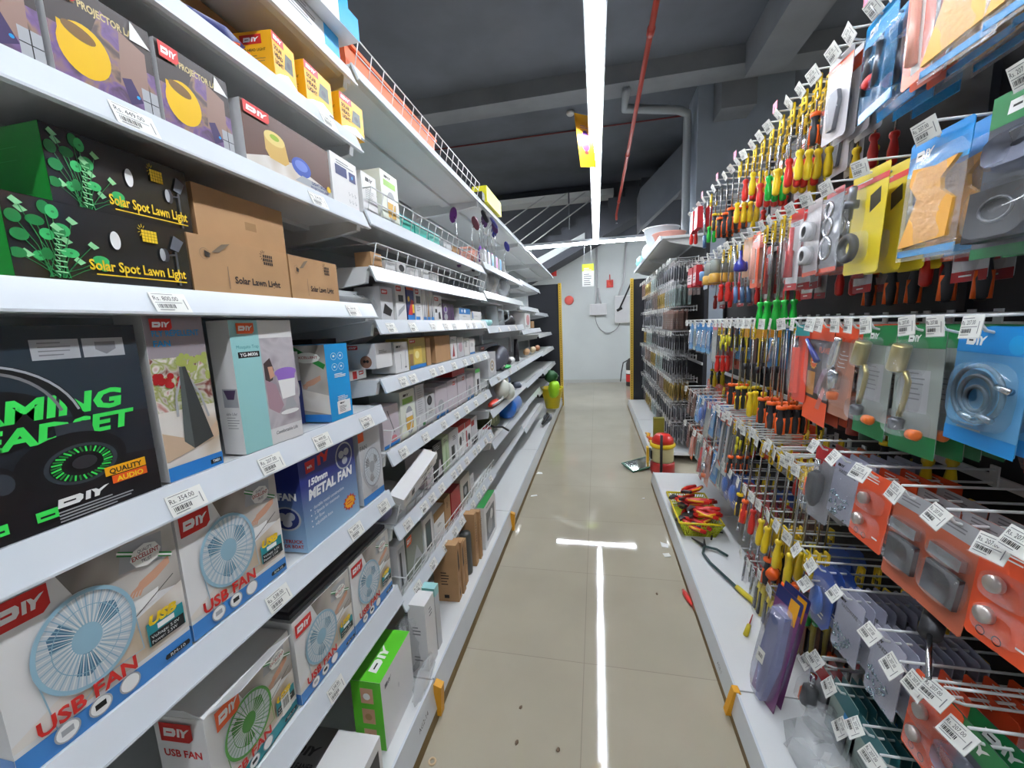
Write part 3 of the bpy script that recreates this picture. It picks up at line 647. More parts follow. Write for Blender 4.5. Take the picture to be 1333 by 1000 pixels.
def fly_front(F):
    w, h = F.w, F.h
    F.rect(0, 0, w, h, table_print).up().rect(0, h * .72, w, h, M((150, 140, 146), .4, name='print_dusk_grey')).rect(0, h * .42, w, h * .74, fruit).up()
    for i in range(26):
        rd = random.Random(i); F.ell(w * rd.uniform(.4, .98), h * rd.uniform(.6, .75), w * .05, h * .02, M((166, 176, 92), .35, name='print_grape', coat=.3), 10)
    for i in range(12):
        rd = random.Random(i + 50); F.ell(w * rd.uniform(.02, .45), h * rd.uniform(.56, .64), w * .06, h * .02, dred, 10)
    F.poly([(0, h * .12), (w, h * .2), (w, h * .3), (w * .6, h * .2), (0, h * .3)], M((206, 178, 150), .5, name='print_wood'))
    F.rect(0, 0, w, h * .085, blue).up()
    F.line([(w * .5, h * .66), (w * .32, h * .5), (w * .3, h * .38)], w * .04, lgrey).line([(w * .5, h * .66), (w * .75, h * .5), (w * .85, h * .34)], w * .04, lgrey).up()
    F.poly([(w * .45, h * .68), (w * .56, h * .68), (w * .88, h * .2), (w * .5, h * .16), (w * .34, h * .22)], M((58, 62, 62), .4, name='print_graphite')).up().poly([(w * .45, h * .68), (w * .5, h * .68), (w * .5, h * .16), (w * .34, h * .22)], M((86, 92, 90), .4, name='print_graphite_light'))
    F.text('FLY REPELLENT', w * .1, h * .87, h * .035, lblue, w=w * .8, bold=.02).text('FAN', w * .1, h * .81, h * .035, lblue, w=w * .27, bold=.02)
    F.rect(w * .75, h * .02, w * .97, h * .05, black).up().text('TM01', w * .79, h * .027, h * .018, pwhite, w=w * .14)
put('fly_repellent_fan_box', 'tall picture carton reading FLY REPELLENT FAN beside the black headset box', 'box', (-.728, .525, ZS), .102, .29, .06, cw, fly_front, parts=[('brand_badge', (0, .008, .262), *FR, .036, .02, lambda F: F.diy(0, 0, F.w, F.h, red))])
lav = M((150, 112, 196), .3, name='print_violet'); lroom = blotch('photo_of_a_pale_room', [(176, 170, 176), (196, 190, 194), (160, 150, 158)], 10, detail=1)
def mosq_front(F):
    w, h = F.w, F.h
    F.rect(w * .42, h * .13, w, h * .86, lroom).rect(0, 0, w * .42, h, mint).up()
    F.text('Mosquito Trap', w * .07, h * .79, h * .025, usb_teal, w=w * .33, bold=0); F.rect(w * .08, h * .72, w * .4, h * .765, black).up().text('YG-M006', w * .105, h * .73, h * .026, pwhite, w=w * .27, bold=.02)
    F.poly([(w * .44, h * .66), (w * .55, h * .7), (w * .6, h * .6), (w * .56, h * .52), (w * .44, h * .5)], M((70, 56, 56), .5, name='print_hair')).poly([(w * .5, h * .63), (w * .58, h * .63), (w * .6, h * .55), (w * .52, h * .53)], skin).poly([(w * .44, h * .53), (w * .6, h * .48), (w * .7, h * .3), (w * .6, h * .24), (w * .44, h * .3)], M((172, 140, 150), .5, name='print_blouse')).up()
    F.ell(w * .8, h * .57, w * .2, h * .04, lav, 20).poly([(w * .62, h * .57), (w * .98, h * .57), (w * .95, h * .5), (w * .66, h * .49)], lav).up().poly([(w * .65, h * .51), (w * .96, h * .51), (w * .93, h * .36), (w * .69, h * .35)], pwhite).up()
    F.poly([(w * .76, h * .35), (w * .88, h * .35), (w * .94, h * .27), (w * .7, h * .25)], lgrey).ell(w * .8, h * .235, w * .17, h * .02, pwhite, 16)
    F.text('Comfortable Life', w * .5, h * .075, h * .027, grey, w=w * .4, bold=.01, it=.2)
def mosq_side(F):
    w, h = F.w, F.h
    F.rect(w * .3, h * .36, w * .98, h * .5, lgrey).up().poly([(w * .35, h * .49), (w * .92, h * .49), (w * .8, h * .42), (w * .5, h * .42)], M((76, 60, 90), .4, name='print_plum')).lines(w * .35, h * .28, w * .6, 5, h * .02, h * .004, grey).text('able Life!', w * .35, h * .3, h * .022, grey, w=w * .5, bold=0)
put('mosquito_trap_box', 'white and mint carton reading Mosquito Trap with a purple lamp print', 'box', (-.722, .676, ZS), .163, .28, .055, cw, mosq_front, mosq_side, lambda F: F.rect(F.w * .42, 0, F.w, F.h, cwg), rz=-.03, parts=[('brand_badge', (.0004, .014, .252), *FR, .042, .022, lambda F: F.diy(0, 0, F.w, F.h, orange))])
def dfan_front(F):
    w, h = F.w, F.h
    for x, y in ((.35, .84), (.65, .84), (.35, .7), (.65, .7)): F.ring(w * x, h * y, w * .12, h * .045, w * .012, pwhite, 20); F.rect(w * (x - .04), h * (y - .01), w * (x + .04), h * (y + .015), pwhite)
    F.lines(w * .3, h * .6, w * .55, 3, h * .02, h * .01, pwhite).lines(w * .35, h * .3, w * .5, 4, h * .02, h * .009, pwhite)
    F.rect(w * .3, h * .07, w * .9, h * .24, pwhite).up().diy(w * .42, h * .2, w * .22, h * .02, ink=black); F.lines(w * .38, h * .17, w * .35, 6, h * .015, h * .006, grey)
def dfan_side(F):
    w, h = F.w, F.h
    F.rect(0, h * .08, w, h, room_print).rect(0, 0, w, h * .1, blue).poly([(0, h * .5), (w, h * .35), (w, h * .1), (0, h * .2)], table_print).up().hand(w * .6, h * .5, w * .22).fan(w * .25, h * .45, w * .22, h * .2, cw, fan_db, False, 20); F.L += 4
    F.line([(w * .3, h * .98), (w * .97, h * .72)], h * .07, green).up().ell(w * .62, h * .84, w * .28, h * .07, label_w, 10).up().text('EXCELLENT', w * .4, h * .83, h * .03, dred, w=w * .45)
put('desk_fan_box', 'bright blue sided carton with a desk fan picture, last on the headset shelf', 'box', (-.722, .958, ZS), .10, .215, .15, lblue, dfan_front, dfan_side, rz=.0)
put('fan_carton', 'white and blue fan carton standing deeper behind the mosquito trap', 'box', (-.80, .86, ZS), .09, .2, .16, cwg, lambda F: (F.rect(0, 0, F.w, F.h * .6, navy), F.up(), F.fan(F.w * .5, F.h * .5, F.w * .4, F.h * .22, cw, lgrey, False, 20)))
# ---- shelf at 1.535
ZS = 1.540
leafm = M((60, 186, 104), .35, name='print_leaf', coat=.3); leaf2 = M((30, 130, 66), .35, name='print_leaf_dark', coat=.3)
glk = M((34, 36, 36), .22, name='glossy_black_carton', coat=.6); ggr = M((24, 150, 50), .3, name='glossy_green_carton', coat=.5)
def solar_front(F):
    w, h = F.w, F.h
    pale = M((150, 220, 160), .4, name='print_pale_leaf')
    for i in range(22):
        rd = random.Random(i * 3 + 1); x, y = rd.uniform(.02, .43), rd.uniform(.2, .95)
        F.line([(w * rd.uniform(.14, .26), h * .02), (w * (.2 + (x - .2) * .5), h * y * .55), (w * x, h * y)], w * .004, leaf2)
        if i % 3 == 0: F.poly([(w * (x - .03), h * y), (w * (x - .01), h * (y + .05)), (w * (x + .03), h * (y - .02)), (w * x, h * (y - .06))], pale)
        else: F.ell(w * x, h * y, w * rd.uniform(.025, .045), h * rd.uniform(.06, .09), leafm if i % 2 else leaf2, 16).ell(w * (x + .004), h * y, w * .008, h * .015, leaf2, 8)
    for i in range(9): F.line([(w * (.19 + .004 * i), h * (.05 + .07 * i)), (w * (.17 + .004 * i), h * (.1 + .07 * i)), (w * (.23 + .002 * i), h * (.09 + .07 * i))], w * .008, pale)
    F.ell(w * .51, h * .62, w * .03, h * .13, pwhite, 20)
    F.rect(w * .68, h * .68, w * .78, h * .86, yellow).up()
    for i in range(1, 5): F.line([(w * (.68 + .02 * i), h * .68), (w * (.68 + .02 * i), h * .86)], w * .002, glk)
    for i in range(1, 4): F.line([(w * .68, h * (.68 + .045 * i)), (w * .78, h * (.68 + .045 * i))], w * .002, glk)
    F.L -= 1
    for i in range(7):
        a = PI * .3 + i * PI * .2; F.line([(w * (.685 + .015 * math.cos(a)), h * (.84 + .05 * math.sin(a))), (w * (.685 + .03 * math.cos(a)), h * (.84 + .1 * math.sin(a)))], w * .004, yellow)
    F.ell(w * .82, h * .52, w * .028, h * .11, dsteel, 18).ell(w * .80, h * .52, w * .02, h * .1, lgrey, 18).poly([(w * .86, h * .64), (w * .92, h * .6), (w * .97, h * .78), (w * .9, h * .86)], M((92, 96, 104), .4, name='print_panel_grey')).line([(w * .9, h * .6), (w * .9, h * .05)], w * .016, M((70, 72, 76), .4, name='print_post_grey')).line([(w * .83, h * .52), (w * .9, h * .55)], w * .012, dsteel)
    F.text('Solar Spot Lawn Light', w * .34, h * .17, h * .14, yellow, w=w * .61, bold=.025); F.rect(w * .36, h * .1, w * .95, h * .118, yellow)
    F.up().rect(w * .36, h * .1, w * .37, h * .118, glk)
def solar_side(F): F.lines(F.w * .2, F.h * .9, F.w * .6, 3, F.h * .16, F.h * .006, leafm).ring(F.w * .6, F.h * .1, F.w * .06, F.h * .05, F.h * .01, leafm, 14).ring(F.w * .78, F.h * .1, F.w * .06, F.h * .05, F.h * .01, leafm, 14)
put('solar_spot_light_box', 'glossy black and green carton with a leaf print, lower of the two stacked', 'box', (-.724, .385, ZS), .232, .105, .2, glk, solar_front, lambda F: F.rect(0, 0, F.w, F.h, ggr), lambda F: F.rect(0, 0, F.w, F.h, glk))
put('solar_spot_light_box', 'glossy black and green carton with a leaf print, upper of the two stacked', 'box', (-.740, .448, ZS + .106), .20, .108, .2, glk, solar_front, lambda F: (F.rect(0, 0, F.w, F.h, ggr), F.up(), solar_side(F)), lambda F: F.rect(0, 0, F.w, F.h, glk))
inkb = M((44, 34, 28), .7, name='stamped_ink'); inkg = M((120, 104, 84), .7, name='faded_stamp')
def lawn_front(F):
    w, h = F.w, F.h
    F.text('Solar Lawn Light', w * .37, h * .2, h * .13, inkb, w=w * .5, bold=.03)
    for i in range(5):
        for j in range(3): F.rect(w * (.70 + i * .022), h * (.66 + j * .075), w * (.716 + i * .022), h * (.72 + j * .075), inkb)
    for i in range(7):
        a = PI * .35 + i * PI * .18; F.line([(w * (.70 + .02 * math.cos(a)), h * (.84 + .06 * math.sin(a))), (w * (.70 + .04 * math.cos(a)), h * (.84 + .12 * math.sin(a)))], w * .005, inkb)
    F.poly([(w * .18, h * .72), (w * .28, h * .9), (w * .36, h * .94), (w * .25, h * .74)], inkg).poly([(w * .12, h * .74), (w * .17, h * .7), (w * .16, h * .62), (w * .12, h * .64)], inkb).ring(w * .12, h * .68, w * .04, h * .1, w * .003, inkg, 16).line([(w * .31, h * .5), (w * .31, h * .08)], w * .006, inkg)
put('solar_lawn_light_box', 'brown carton reading Solar Lawn Light beside the black leaf print carton', 'box', (-.728, .624, ZS), .243, .104, .2, kraft, lawn_front, lambda F: F)
put('solar_lawn_light_box', 'brown carton reading Solar Lawn Light at the far end of its shelf', 'box', (-.728, .872, ZS), .185, .104, .2, kraft, lawn_front, lambda F: F)
put('plain_carton', 'plain brown carton stacked on top of the lawn light carton', 'box', (-.745, .662, ZS + .105), .22, .10, .22, kraft, lambda F: F.rect(F.w * .5, F.h * .35, F.w * .63, F.h * .52, kraft2), rz=-.02)
o = put('head_lamp_box', 'small white and amber box lying behind the brown cartons', 'box', (-.83, .97, ZS), .09, .118, .12, cwg, lambda F: F.rect(0, 0, F.w, F.h, amber), lambda F: (F.ring(F.w * .4, F.h * .5, F.w * .2, F.h * .2, .006, black, 18), F.rect(F.w * .2, F.h * .3, F.w * .6, F.h * .45, black)), rz=.35)
put('bulb_box', 'pale blue and red box at the very back beside the amber box', 'box', (-.86, 1.08, ZS), .13, .10, .1, M((200, 212, 220), .4, name='pale_blue_carton'), lambda F: F.rect(F.w * .1, F.h * .75, F.w * .45, F.h * .95, red))
# ---- shelf at 1.82: projector lamps
ZS = 1.825
galaxy = blotch('galaxy_print', [(40, 34, 36), (84, 66, 84), (120, 92, 140), (150, 120, 100), (90, 76, 74)], 16, detail=3)
glow_y = M((244, 196, 44), .3, name='print_lamp_yellow', coat=.3); pgold = M((206, 186, 130), .4, name='print_gold')
def proj_front(F):
    w, h = F.w, F.h
    F.rect(0, 0, w, h, galaxy).rect(0, h * .5, w, h, M((62, 52, 50), .4, name='print_dark_brown')).up()
    F.poly([(w * .25, h * .3), (w * .5, h * .9), (w * .72, h * .75), (w * .6, h * .15)], galaxy).poly([(w * .6, h * .2), (w * .66, h * .8), (w * .92, h * .7), (w * .9, h * .15)], M((150, 120, 108), .4, name='print_haze')).up()
    F.ell(w * .29, h * .36, w * .235, h * .27, glow_y, 26, -.15).poly([(w * .08, h * .56), (w * .44, h * .5), (w * .5, h * .3), (w * .07, h * .34)], glow_y).up().ell(w * .26, h * .52, w * .15, h * .07, M((120, 84, 30), .4, name='print_lens_brown'), 18, -.2)
    F.poly([(w * .62, h * .28), (w * .72, h * .32), (w * .82, h * .1), (w * .68, h * .02)], M((60, 44, 90), .4, name='print_device_purple')).ell(w * .77, h * .14, w * .02, h * .02, lblue, 8)
    F.text('USB PROJECTOR LAMP', w * .14, h * .8, h * .075, pgold, w=w * .76, bold=.03)
    F.rect(w * .82, 0, w, h * .28, lgrey).line([(w * .82, h * .14), (w, h * .14)], w * .01, black).line([(w * .91, 0), (w * .91, h * .28)], w * .01, black)
def proj_side(F): F.rect(F.w * .3, F.h * .45, F.w * .6, F.h * .75, black).rect(F.w * .3, F.h * .1, F.w * .7, F.h * .2, lgrey)
for y, lb in ((.325, 'galaxy print lamp carton cut by the frame edge, under the amber boxes'), (.472, 'galaxy print lamp carton with a big yellow lamp, nearer of the pair in view'), (.618, 'galaxy print lamp carton with a red badge beside the moon lamp carton')):
    o = put('projector_lamp_box', lb, 'box', (-.728, y, ZS), .138, .135, .1, cwg, proj_front, proj_side, parts=[('brand_badge', (.0004, .004, .108), *FR, .034, .025, lambda F: F.diy(0, 0, F.w, F.h, red))])
    MB().slab([(0, 0), (.03, 0), (.004, .028)], .001, pwhite, Matrix.Translation((.001, .106, .105))).build('flap', o)
def moon_front(F):
    w, h = F.w, F.h
    F.rect(0, 0, w, h, M((98, 68, 58), .35, name='print_cocoa', coat=.3)).up().poly([(0, 0), (w, 0), (w, h * .12), (w * .5, h * .35), (w * .2, h * .25), (0, h * .1)], table_print)
    F.poly([(w * .2, h * .62), (w * .42, h * .62), (w * .45, h * .3), (w * .4, h * .22), (w * .24, h * .24), (w * .2, h * .36)], M((214, 176, 100), .3, name='print_candle')).up().ell(w * .31, h * .62, w * .11, h * .12, M((232, 208, 130), .3, name='print_candle_top'), 20).up().ell(w * .31, h * .64, w * .05, h * .05, M((150, 176, 50), .3, name='print_lime'), 12)
    F.ell(w * .6, h * .35, w * .12, h * .18, M((74, 96, 180), .3, name='print_moon_blue'), 22).up().ell(w * .6, h * .38, w * .08, h * .1, M((120, 140, 210), .3, name='print_moon_light'), 16)
    F.poly([(w * .5, h * .05), (w, h * .02), (w, h * .14), (w * .6, h * .2)], lgrey).up().text('LIGHT BOX', w * .72, h * .12, h * .06, navy, w=w * .2, bold=.03).text('PROJECTION LAMP', w * .7, h * .04, h * .045, navy, w=w * .25, bold=.02)
put('moon_lamp_box', 'brown carton with a glowing candle and blue moon lamp print', 'box', (-.728, .785, ZS), .285, .125, .1, cwg, moon_front, proj_side, parts=[('brand_badge', (.0004, .004, .1), *FR, .07, .024, lambda F: F.diy(0, 0, F.w, F.h, red)), ('price_sticker', (.0004, .262, .012), *FR, .016, .016, lambda F: F.ell(.008, .008, .008, .008, yellow, 12))])
def navy_front(F):
    w, h = F.w, F.h
    F.lines(w * .2, h * .88, w * .7, 2, h * .05, h * .02, grey).rect(w * .15, h * .6, w * .58, h * .8, navy).rect(w * .66, h * .58, w * .92, h * .78, navy).up().ell(w * .79, h * .68, w * .03, h * .04, lblue, 10)
    for i in range(3):
        for j in range(2): F.line([(w * (.6 + i * .12), h * (.34 - j * .16)), (w * (.62 + i * .12), h * (.26 - j * .16)), (w * (.66 + i * .12), h * (.3 - j * .16))], w * .012, grey)
put('night_lamp_box', 'white carton with two navy panels, last on the lamp shelf', 'box', (-.728, 1.08, ZS), .128, .135, .1, cw, navy_front, lambda F: F)
# ---- shelf at 2.045: amber head light boxes
ZS = 2.050
amb = M((244, 176, 26), .4, name='amber_carton')
def hl_front(F):
    w, h = F.w, F.h
    F.poly([(w * .45, h * .35), (w * .85, h * .35), (w * .85, h * .75), (w * .55, h * .75)], M((56, 66, 52), .4, name='print_olive')).poly([(0, 0), (w, 0), (w, h * .1), (w * .6, h * .25), (w * .2, h * .12)], pwhite).ell(w * .66, h * .52, w * .09, h * .08, black, 12)
    for i, s_ in enumerate(('SOLAR', 'HEAD', 'LIGHT')): F.text(s_, w * .06, h * (.62 - i * .16), h * .1, inkb, w=w * .34, bold=.03)
    F.rect(w * .82, 0, w, h * .08, black).L += 1
    F.rect(w * .0, h * .8, w * .5, h, red).up().diy(w * .06, h * .85, w * .36, h * .1)
def hl_side(F):
    w, h = F.w, F.h
    F.rect(w * .22, h * .72, w * .75, h * .93, red).up().diy(w * .3, h * .77, w * .38, h * .1); F.text('SOLAR HEAD LIGHT', w * .13, h * .56, h * .06, inkb, w=w * .7, bold=.01).lines(w * .15, h * .45, w * .7, 6, h * .06, h * .012, inkg)
for y, lb, rz in ((.895, 'amber head light carton nearest the camera on the high shelf', .12), (1.0, 'amber head light carton in the middle of the three', .04), (1.145, 'amber head light carton with a torn white sticker, farthest of the three', -.03)):
    wd = .085 if y < .95 else .115
    put('head_light_box', lb, 'box', (-.722, y, ZS), wd, .095, .10, amb, hl_front, hl_side, rz=rz)
mb = MB(); rd = random.Random(4)
for i in range(14): mb.tube([(rd.uniform(-.08, 0), rd.uniform(0, .15), rd.uniform(0, .03)) for _ in range(5)], .003, orange if i % 3 else navy, 5)
mb.blob((-.05, .08, .02), .05, .09, .03, navy, jit=.2)
tag(mb.build('cable_bundle', None, (-.74, .70, ZS)), 'tangle of orange and navy cables beside the amber cartons', 'cable')
put('brown_carton', 'long brown carton at the back of the high shelf behind the amber boxes', 'box', (-.86, .6, ZS), .6, .15, .15, kraft2)
# ---- shelf at 2.235
ZS = 2.240
put('blue_white_carton', 'white and bright blue carton at the end of the topmost near shelf, under another', 'box', (-.726, .70, ZS), .475, .06, .15, cwg, lambda F: (F.rect(F.w * .86, 0, F.w, F.h, lblue), F.lines(F.w * .55, F.h * .8, F.w * .25, 5, F.h * .13, F.h * .05, grey), F.diy(F.w * .1, F.h * .4, F.w * .2, F.h * .35, ink=grey)))
put('blue_white_carton', 'bright blue ended carton overhanging the topmost near shelf', 'box', (-.70, .76, ZS + .061), .45, .06, .16, cw, lambda F: (F.rect(F.w * .8, 0, F.w, F.h, lblue), F.rect(F.w * .3, F.h * .1, F.w * .45, F.h * .9, teal), F.up(), F.lines(F.w * .5, F.h * .8, F.w * .25, 4, F.h * .15, F.h * .05, grey)), rz=-.05)
put('blue_white_carton', 'small white and blue carton topmost on the near shelf stack', 'box', (-.70, .86, ZS + .122), .34, .1, .12, cw, lambda F: F.rect(F.w * .8, 0, F.w, F.h, lblue))
# ================================================================ second bay
def simple(F, spec):
    w, h = F.w, F.h
    for s_ in spec:
        k = s_[0]
        if k == 'r': F.rect(w * s_[1], h * s_[2], w * s_[3], h * s_[4], s_[5])
        elif k == 'u': F.up()
        elif k == 'e': F.ell(w * s_[1], h * s_[2], w * s_[3], h * s_[4], s_[5], 18)
        elif k == 'l': F.lines(w * s_[1], h * s_[2], w * s_[3], s_[4], h * .05, h * .018, s_[5])
        elif k == 'd': F.diy(w * s_[1], h * s_[2], w * s_[3], h * s_[4], s_[5] if len(s_) > 5 else None, s_[6] if len(s_) > 6 else None)
        elif k == 't': F.text(s_[1], w * s_[2], h * s_[3], h * s_[4], s_[6], w=w * s_[5])
        elif k == 'p': F.poly([(w * a, h * b) for a, b in s_[1]], s_[2])
BG = 'small cartons in the second bay'
def bx(name, label, y, z, w, h, d, body, spec=(), side=(), x=-.735, rz=0., top=None, cat='box'):
    return put(name, label, cat, (x, y, z), w, h, d, body, (lambda F: simple(F, spec)) if spec else None, (lambda F: simple(F, side)) if side else None, (lambda F: F.rect(0, 0, F.w, F.h, top)) if top else None, rz=rz)
beer_m = M((214, 168, 66), .3, name='print_beer'); beer_c = M((232, 236, 222), .4, name='pale_green_carton')
beer = [('r', .15, .72, .85, .84, M((150, 196, 84), .4, name='print_lime_band')), ('e', .55, .35, .28, .3, lgrey), ('u',), ('r', .32, .12, .78, .42, beer_m), ('r', .32, .42, .78, .52, pwhite), ('d', .2, .88, .4, .05, None, black)]
z = 1.84
bx('small_white_box', 'small white carton behind the wire guard on the second bay lamp shelf', 1.245, z, .09, .125, .1, cw, [('r', .1, .65, .9, .95, pwhite), ('u',), ('d', .25, .8, .5, .1, None, black), ('l', .2, .6, .6, 6, lgrey)], [('l', .2, .8, .6, 8, lgrey)])
bx('beer_dispenser_box', 'tall pale carton with a beer glass print behind the upper wire guard', 1.37, z, .125, .175, .15, beer_c, beer, [('l', .6, .5, .3, 8, grey)])
tealp = M((30, 168, 150), .3, name='teal_plastic', alpha=1)
def basket(name, label, x, y, z, w, d, h, m, m2=None, cat='basket', rz=0., th=1., nn=9):
    o = empty(name, label, cat, (x, y, z), (0, 0, rz)); mb = MB(); t = .003; s_ = .85
    mb.box(-d * s_, w * (1 - s_) / 2, 0, -d * (1 - s_), w * (1 + s_) / 2, t, m)
    def side(a, b, c, e):
        n = nn
        for i in range(n + 1):
            k = i / n; p = [a[j] + (b[j] - a[j]) * k for j in range(3)]; q = [c[j] + (e[j] - c[j]) * k for j in range(3)]
            mb.tube([p, q], .0016 * th, m, 4)
        for k in (.0, .18, .36, .54, .72): mb.tube([[a[j] + (c[j] - a[j]) * k for j in range(3)], [b[j] + (e[j] - b[j]) * k for j in range(3)]], .0018 * th, m, 4)
    c0 = [(-d * (1 - s_), w * (1 - s_) / 2, 0), (-d * (1 - s_), w * (1 + s_) / 2, 0), (-d * s_, w * (1 + s_) / 2, 0), (-d * s_, w * (1 - s_) / 2, 0)]
    c1 = [(0, 0, h), (0, w, h), (-d, w, h), (-d, 0, h)]
    for i in range(4): side(c0[i], c0[(i + 1) % 4], c1[i], c1[(i + 1) % 4])
    mb.build('body', o)
    r = MB()
    for i in range(4):
        a, b = c1[i], c1[(i + 1) % 4]; r.tube([a, b], h * .07, m2 or m, 6)
    r.build('rim', o); return o
for i, y in enumerate((1.50, 1.64, 1.78)):
    o = empty('plastic_tray', ['teal plastic tray behind the wire guard, nearest of three', 'teal plastic tray, middle of three behind the wire guard', 'teal plastic tray, farthest of three behind the wire guard'][i], 'tray', (-.74, y, z))
    MB().box(-.14, 0, 0, 0, .13, .045, tealp).build('body', o); MB().box(-.143, -.003, .045, .003, .133, .056, teal).build('rim', o)
for i, (y, m_, lb) in enumerate(((1.95, cwg, 'white'), (2.08, kraft, 'brown'), (2.42, M((236, 170, 150), .4, name='salmon_plastic'), 'salmon'))):
    if i < 2: bx('small_tray_box', lb + ' low carton beside the teal trays', y, z, .11, .04, .1, m_)
    else: basket('small_basket', 'salmon plastic basket at the end of the lamp shelf', -.74, y, z, .14, .1, .09, m_)
z = 1.665
bx('small_kraft_box', 'short brown box inside the jutting wire guard', 1.26, z, .07, .05, .06, kraft)
for i, y in enumerate((1.35, 1.44, 1.55, 1.66, 1.78)):
    bx('low_white_box', ['low white carton next to the short brown box', 'low white carton with a dark print in the wire guard shelf', 'third low white carton along the wire guard shelf', 'fourth low white carton along the wire guard shelf', 'last low white carton along the wire guard shelf'][i], y, z, .075, .035 + .01 * (i % 2), .08, cw, [('l', .2, .7, .5, 3, lgrey)] if i != 1 else [('e', .5, .5, .3, .3, black)])
z = 1.49
plas = M((226, 230, 234), .2, name='grey_poly_bag', alpha=.6, coat=.6, bump=.8, bscale=30)
mb = MB(); mb.blob((-.06, .13, .018), .05, .15, .026, plas, 16, 10, .22, 3); mb.blob((-.01, .27, -.005), .02, .035, .045, plas, 12, 8, .3, 5)
tag(mb.build('plastic_bag', None, (-.75, 1.06, 1.54)), 'crumpled grey plastic bag resting across the joint of two shelves', 'bag')
redb = [('d', .08, .78, .5, .14, red)]
bx('hose_nozzle_box', 'white carton with a red badge and black nozzle print', 1.30, z, .085, .115, .1, cwg, redb + [('p', [(.1, .2), (.7, .1), (.9, .3), (.3, .5)], black)])
pick = [
 ('tool_box', 'grey and white carton with dark picture, first tall one under the jutting guard', .085, .138, cw, redb + [('r', .25, .5, .75, .68, black), ('p', [(.1, .08), (.8, .3), (.9, .45), (.2, .25)], lgrey)]),
 ('spray_gun_box', 'navy carton with red and yellow print', .068, .138, navy, [('r', 0, .86, 1, 1, orange), ('e', .25, .6, .14, .08, yellow), ('p', [(.1, .15), (.6, .1), (.95, .55), (.6, .6)], red), ('r', .7, .2, .95, .45, yellow), ('r', 0, 0, 1, .14, blue)]),
 ('window_kit_box', 'white carton with a black square window print', .07, .138, cw, redb + [('r', .15, .5, .8, .72, black), ('l', .15, .42, .6, 4, grey), ('r', 0, 0, .6, .1, blue)]),
 ('blade_pack', 'thin white and blue pack, first of the leaning three', .035, .135, cw, [('p', [(.1, .1), (.8, .1), (.5, .8)], lgrey), ('r', 0, 0, 1, .1, blue)]),
 ('blade_pack', 'thin white and blue pack, middle of the leaning three', .035, .135, cwg, [('p', [(.1, .1), (.8, .1), (.5, .8)], kraft2), ('r', 0, 0, 1, .1, blue)]),
 ('blade_pack', 'thin white and blue pack, last of the leaning three', .035, .135, cw, [('p', [(.1, .1), (.8, .1), (.5, .8)], grey), ('r', 0, 0, 1, .1, blue)]),
 ('glue_gun_box', 'rounded white card with a black glue gun print', .10, .115, cw, redb + [('r', .1, .3, .35, .45, black), ('p', [(.5, .05), (.8, .05), (.7, .35), (.5, .3)], black), ('p', [(.4, .55), (.9, .65), (.8, .72)], grey)]),
 ('lamp_box', 'purple carton with two ring prints', .16, .082, M((70, 34, 84), .35, name='purple_carton'), [('e', .25, .65, .16, .24, lgrey), ('u',), ('e', .25, .65, .1, .15, purple), ('u',), ('e', .25, .2, .16, .2, lgrey), ('r', .7, 0, .75, 1, black)])]
y = 1.41
for nm, lb, w, h, m_, sp_ in pick:
    bx(nm, lb, y, z, w - .004, h, .09, m_, sp_); y += w + .006
mb = MB(); mb.lathe([(.06, 0), (.058, .05), (.045, .085), (.02, .1), (.002, .103)], M((120, 72, 48), .6, name='brown_felt'), 18); 
tag(mb.build('brown_dome', None, (-.86, 2.25, z)), 'brown domed cap behind the blue and white carton', 'cap')
bx('mask_box', 'blue and white carton at the far end under the jutting guard', 2.12, z, .2, .07, .12, cw, [('r', 0, .5, 1, 1, blue), ('l', .3, .35, .4, 2, grey), ('u',), ('e', .5, .75, .08, .15, cw), ('e', .25, .75, .05, .12, cw)])
bx('mask_box', 'white carton with small prints squeezed at the shelf end', 2.36, z, .19, .055, .1, cw, [('l', .2, .5, .5, 2, grey), ('r', 0, .2, .1, .9, blue)])
z = 1.29
bx('flat_adapter_box', 'flat white carton with a red print under the opened carton', 1.07, z, .2, .032, .16, cw, [('r', .3, .1, .5, .9, black), ('r', .6, .1, .72, .9, red), ('d', .78, .45, .14, .4, red), ('l', .05, .6, .2, 3, grey)], x=-.80, rz=-.0)
o = bx('opened_carton', 'opened white carton with a face print and lifted lid', 1.235, z + .033, .11, .085, .11, cw, [('l', .2, .7, .5, 3, grey)], [('d', .05, .78, .35, .16, red), ('e', .65, .28, .2, .25, M((150, 110, 90), .5, name='print_tan')), ('u',), ('e', .6, .3, .05, .06, black), ('e', .7, .3, .05, .06, black)], x=-.735)
MB().slab([(0, 0), (.11, 0), (.1, .09), (.01, .09)], .0015, cwg, Matrix.Translation((-.105, 0, .086)) @ Matrix.Rotation(1.1, 4, 'Y')).build('lid', o)
bx('dark_opening_box', 'dark open carton standing behind the opened white one', 1.10, z + .033, .12, .11, .14, M((44, 26, 30), .6, name='maroon_carton'), x=-.87)
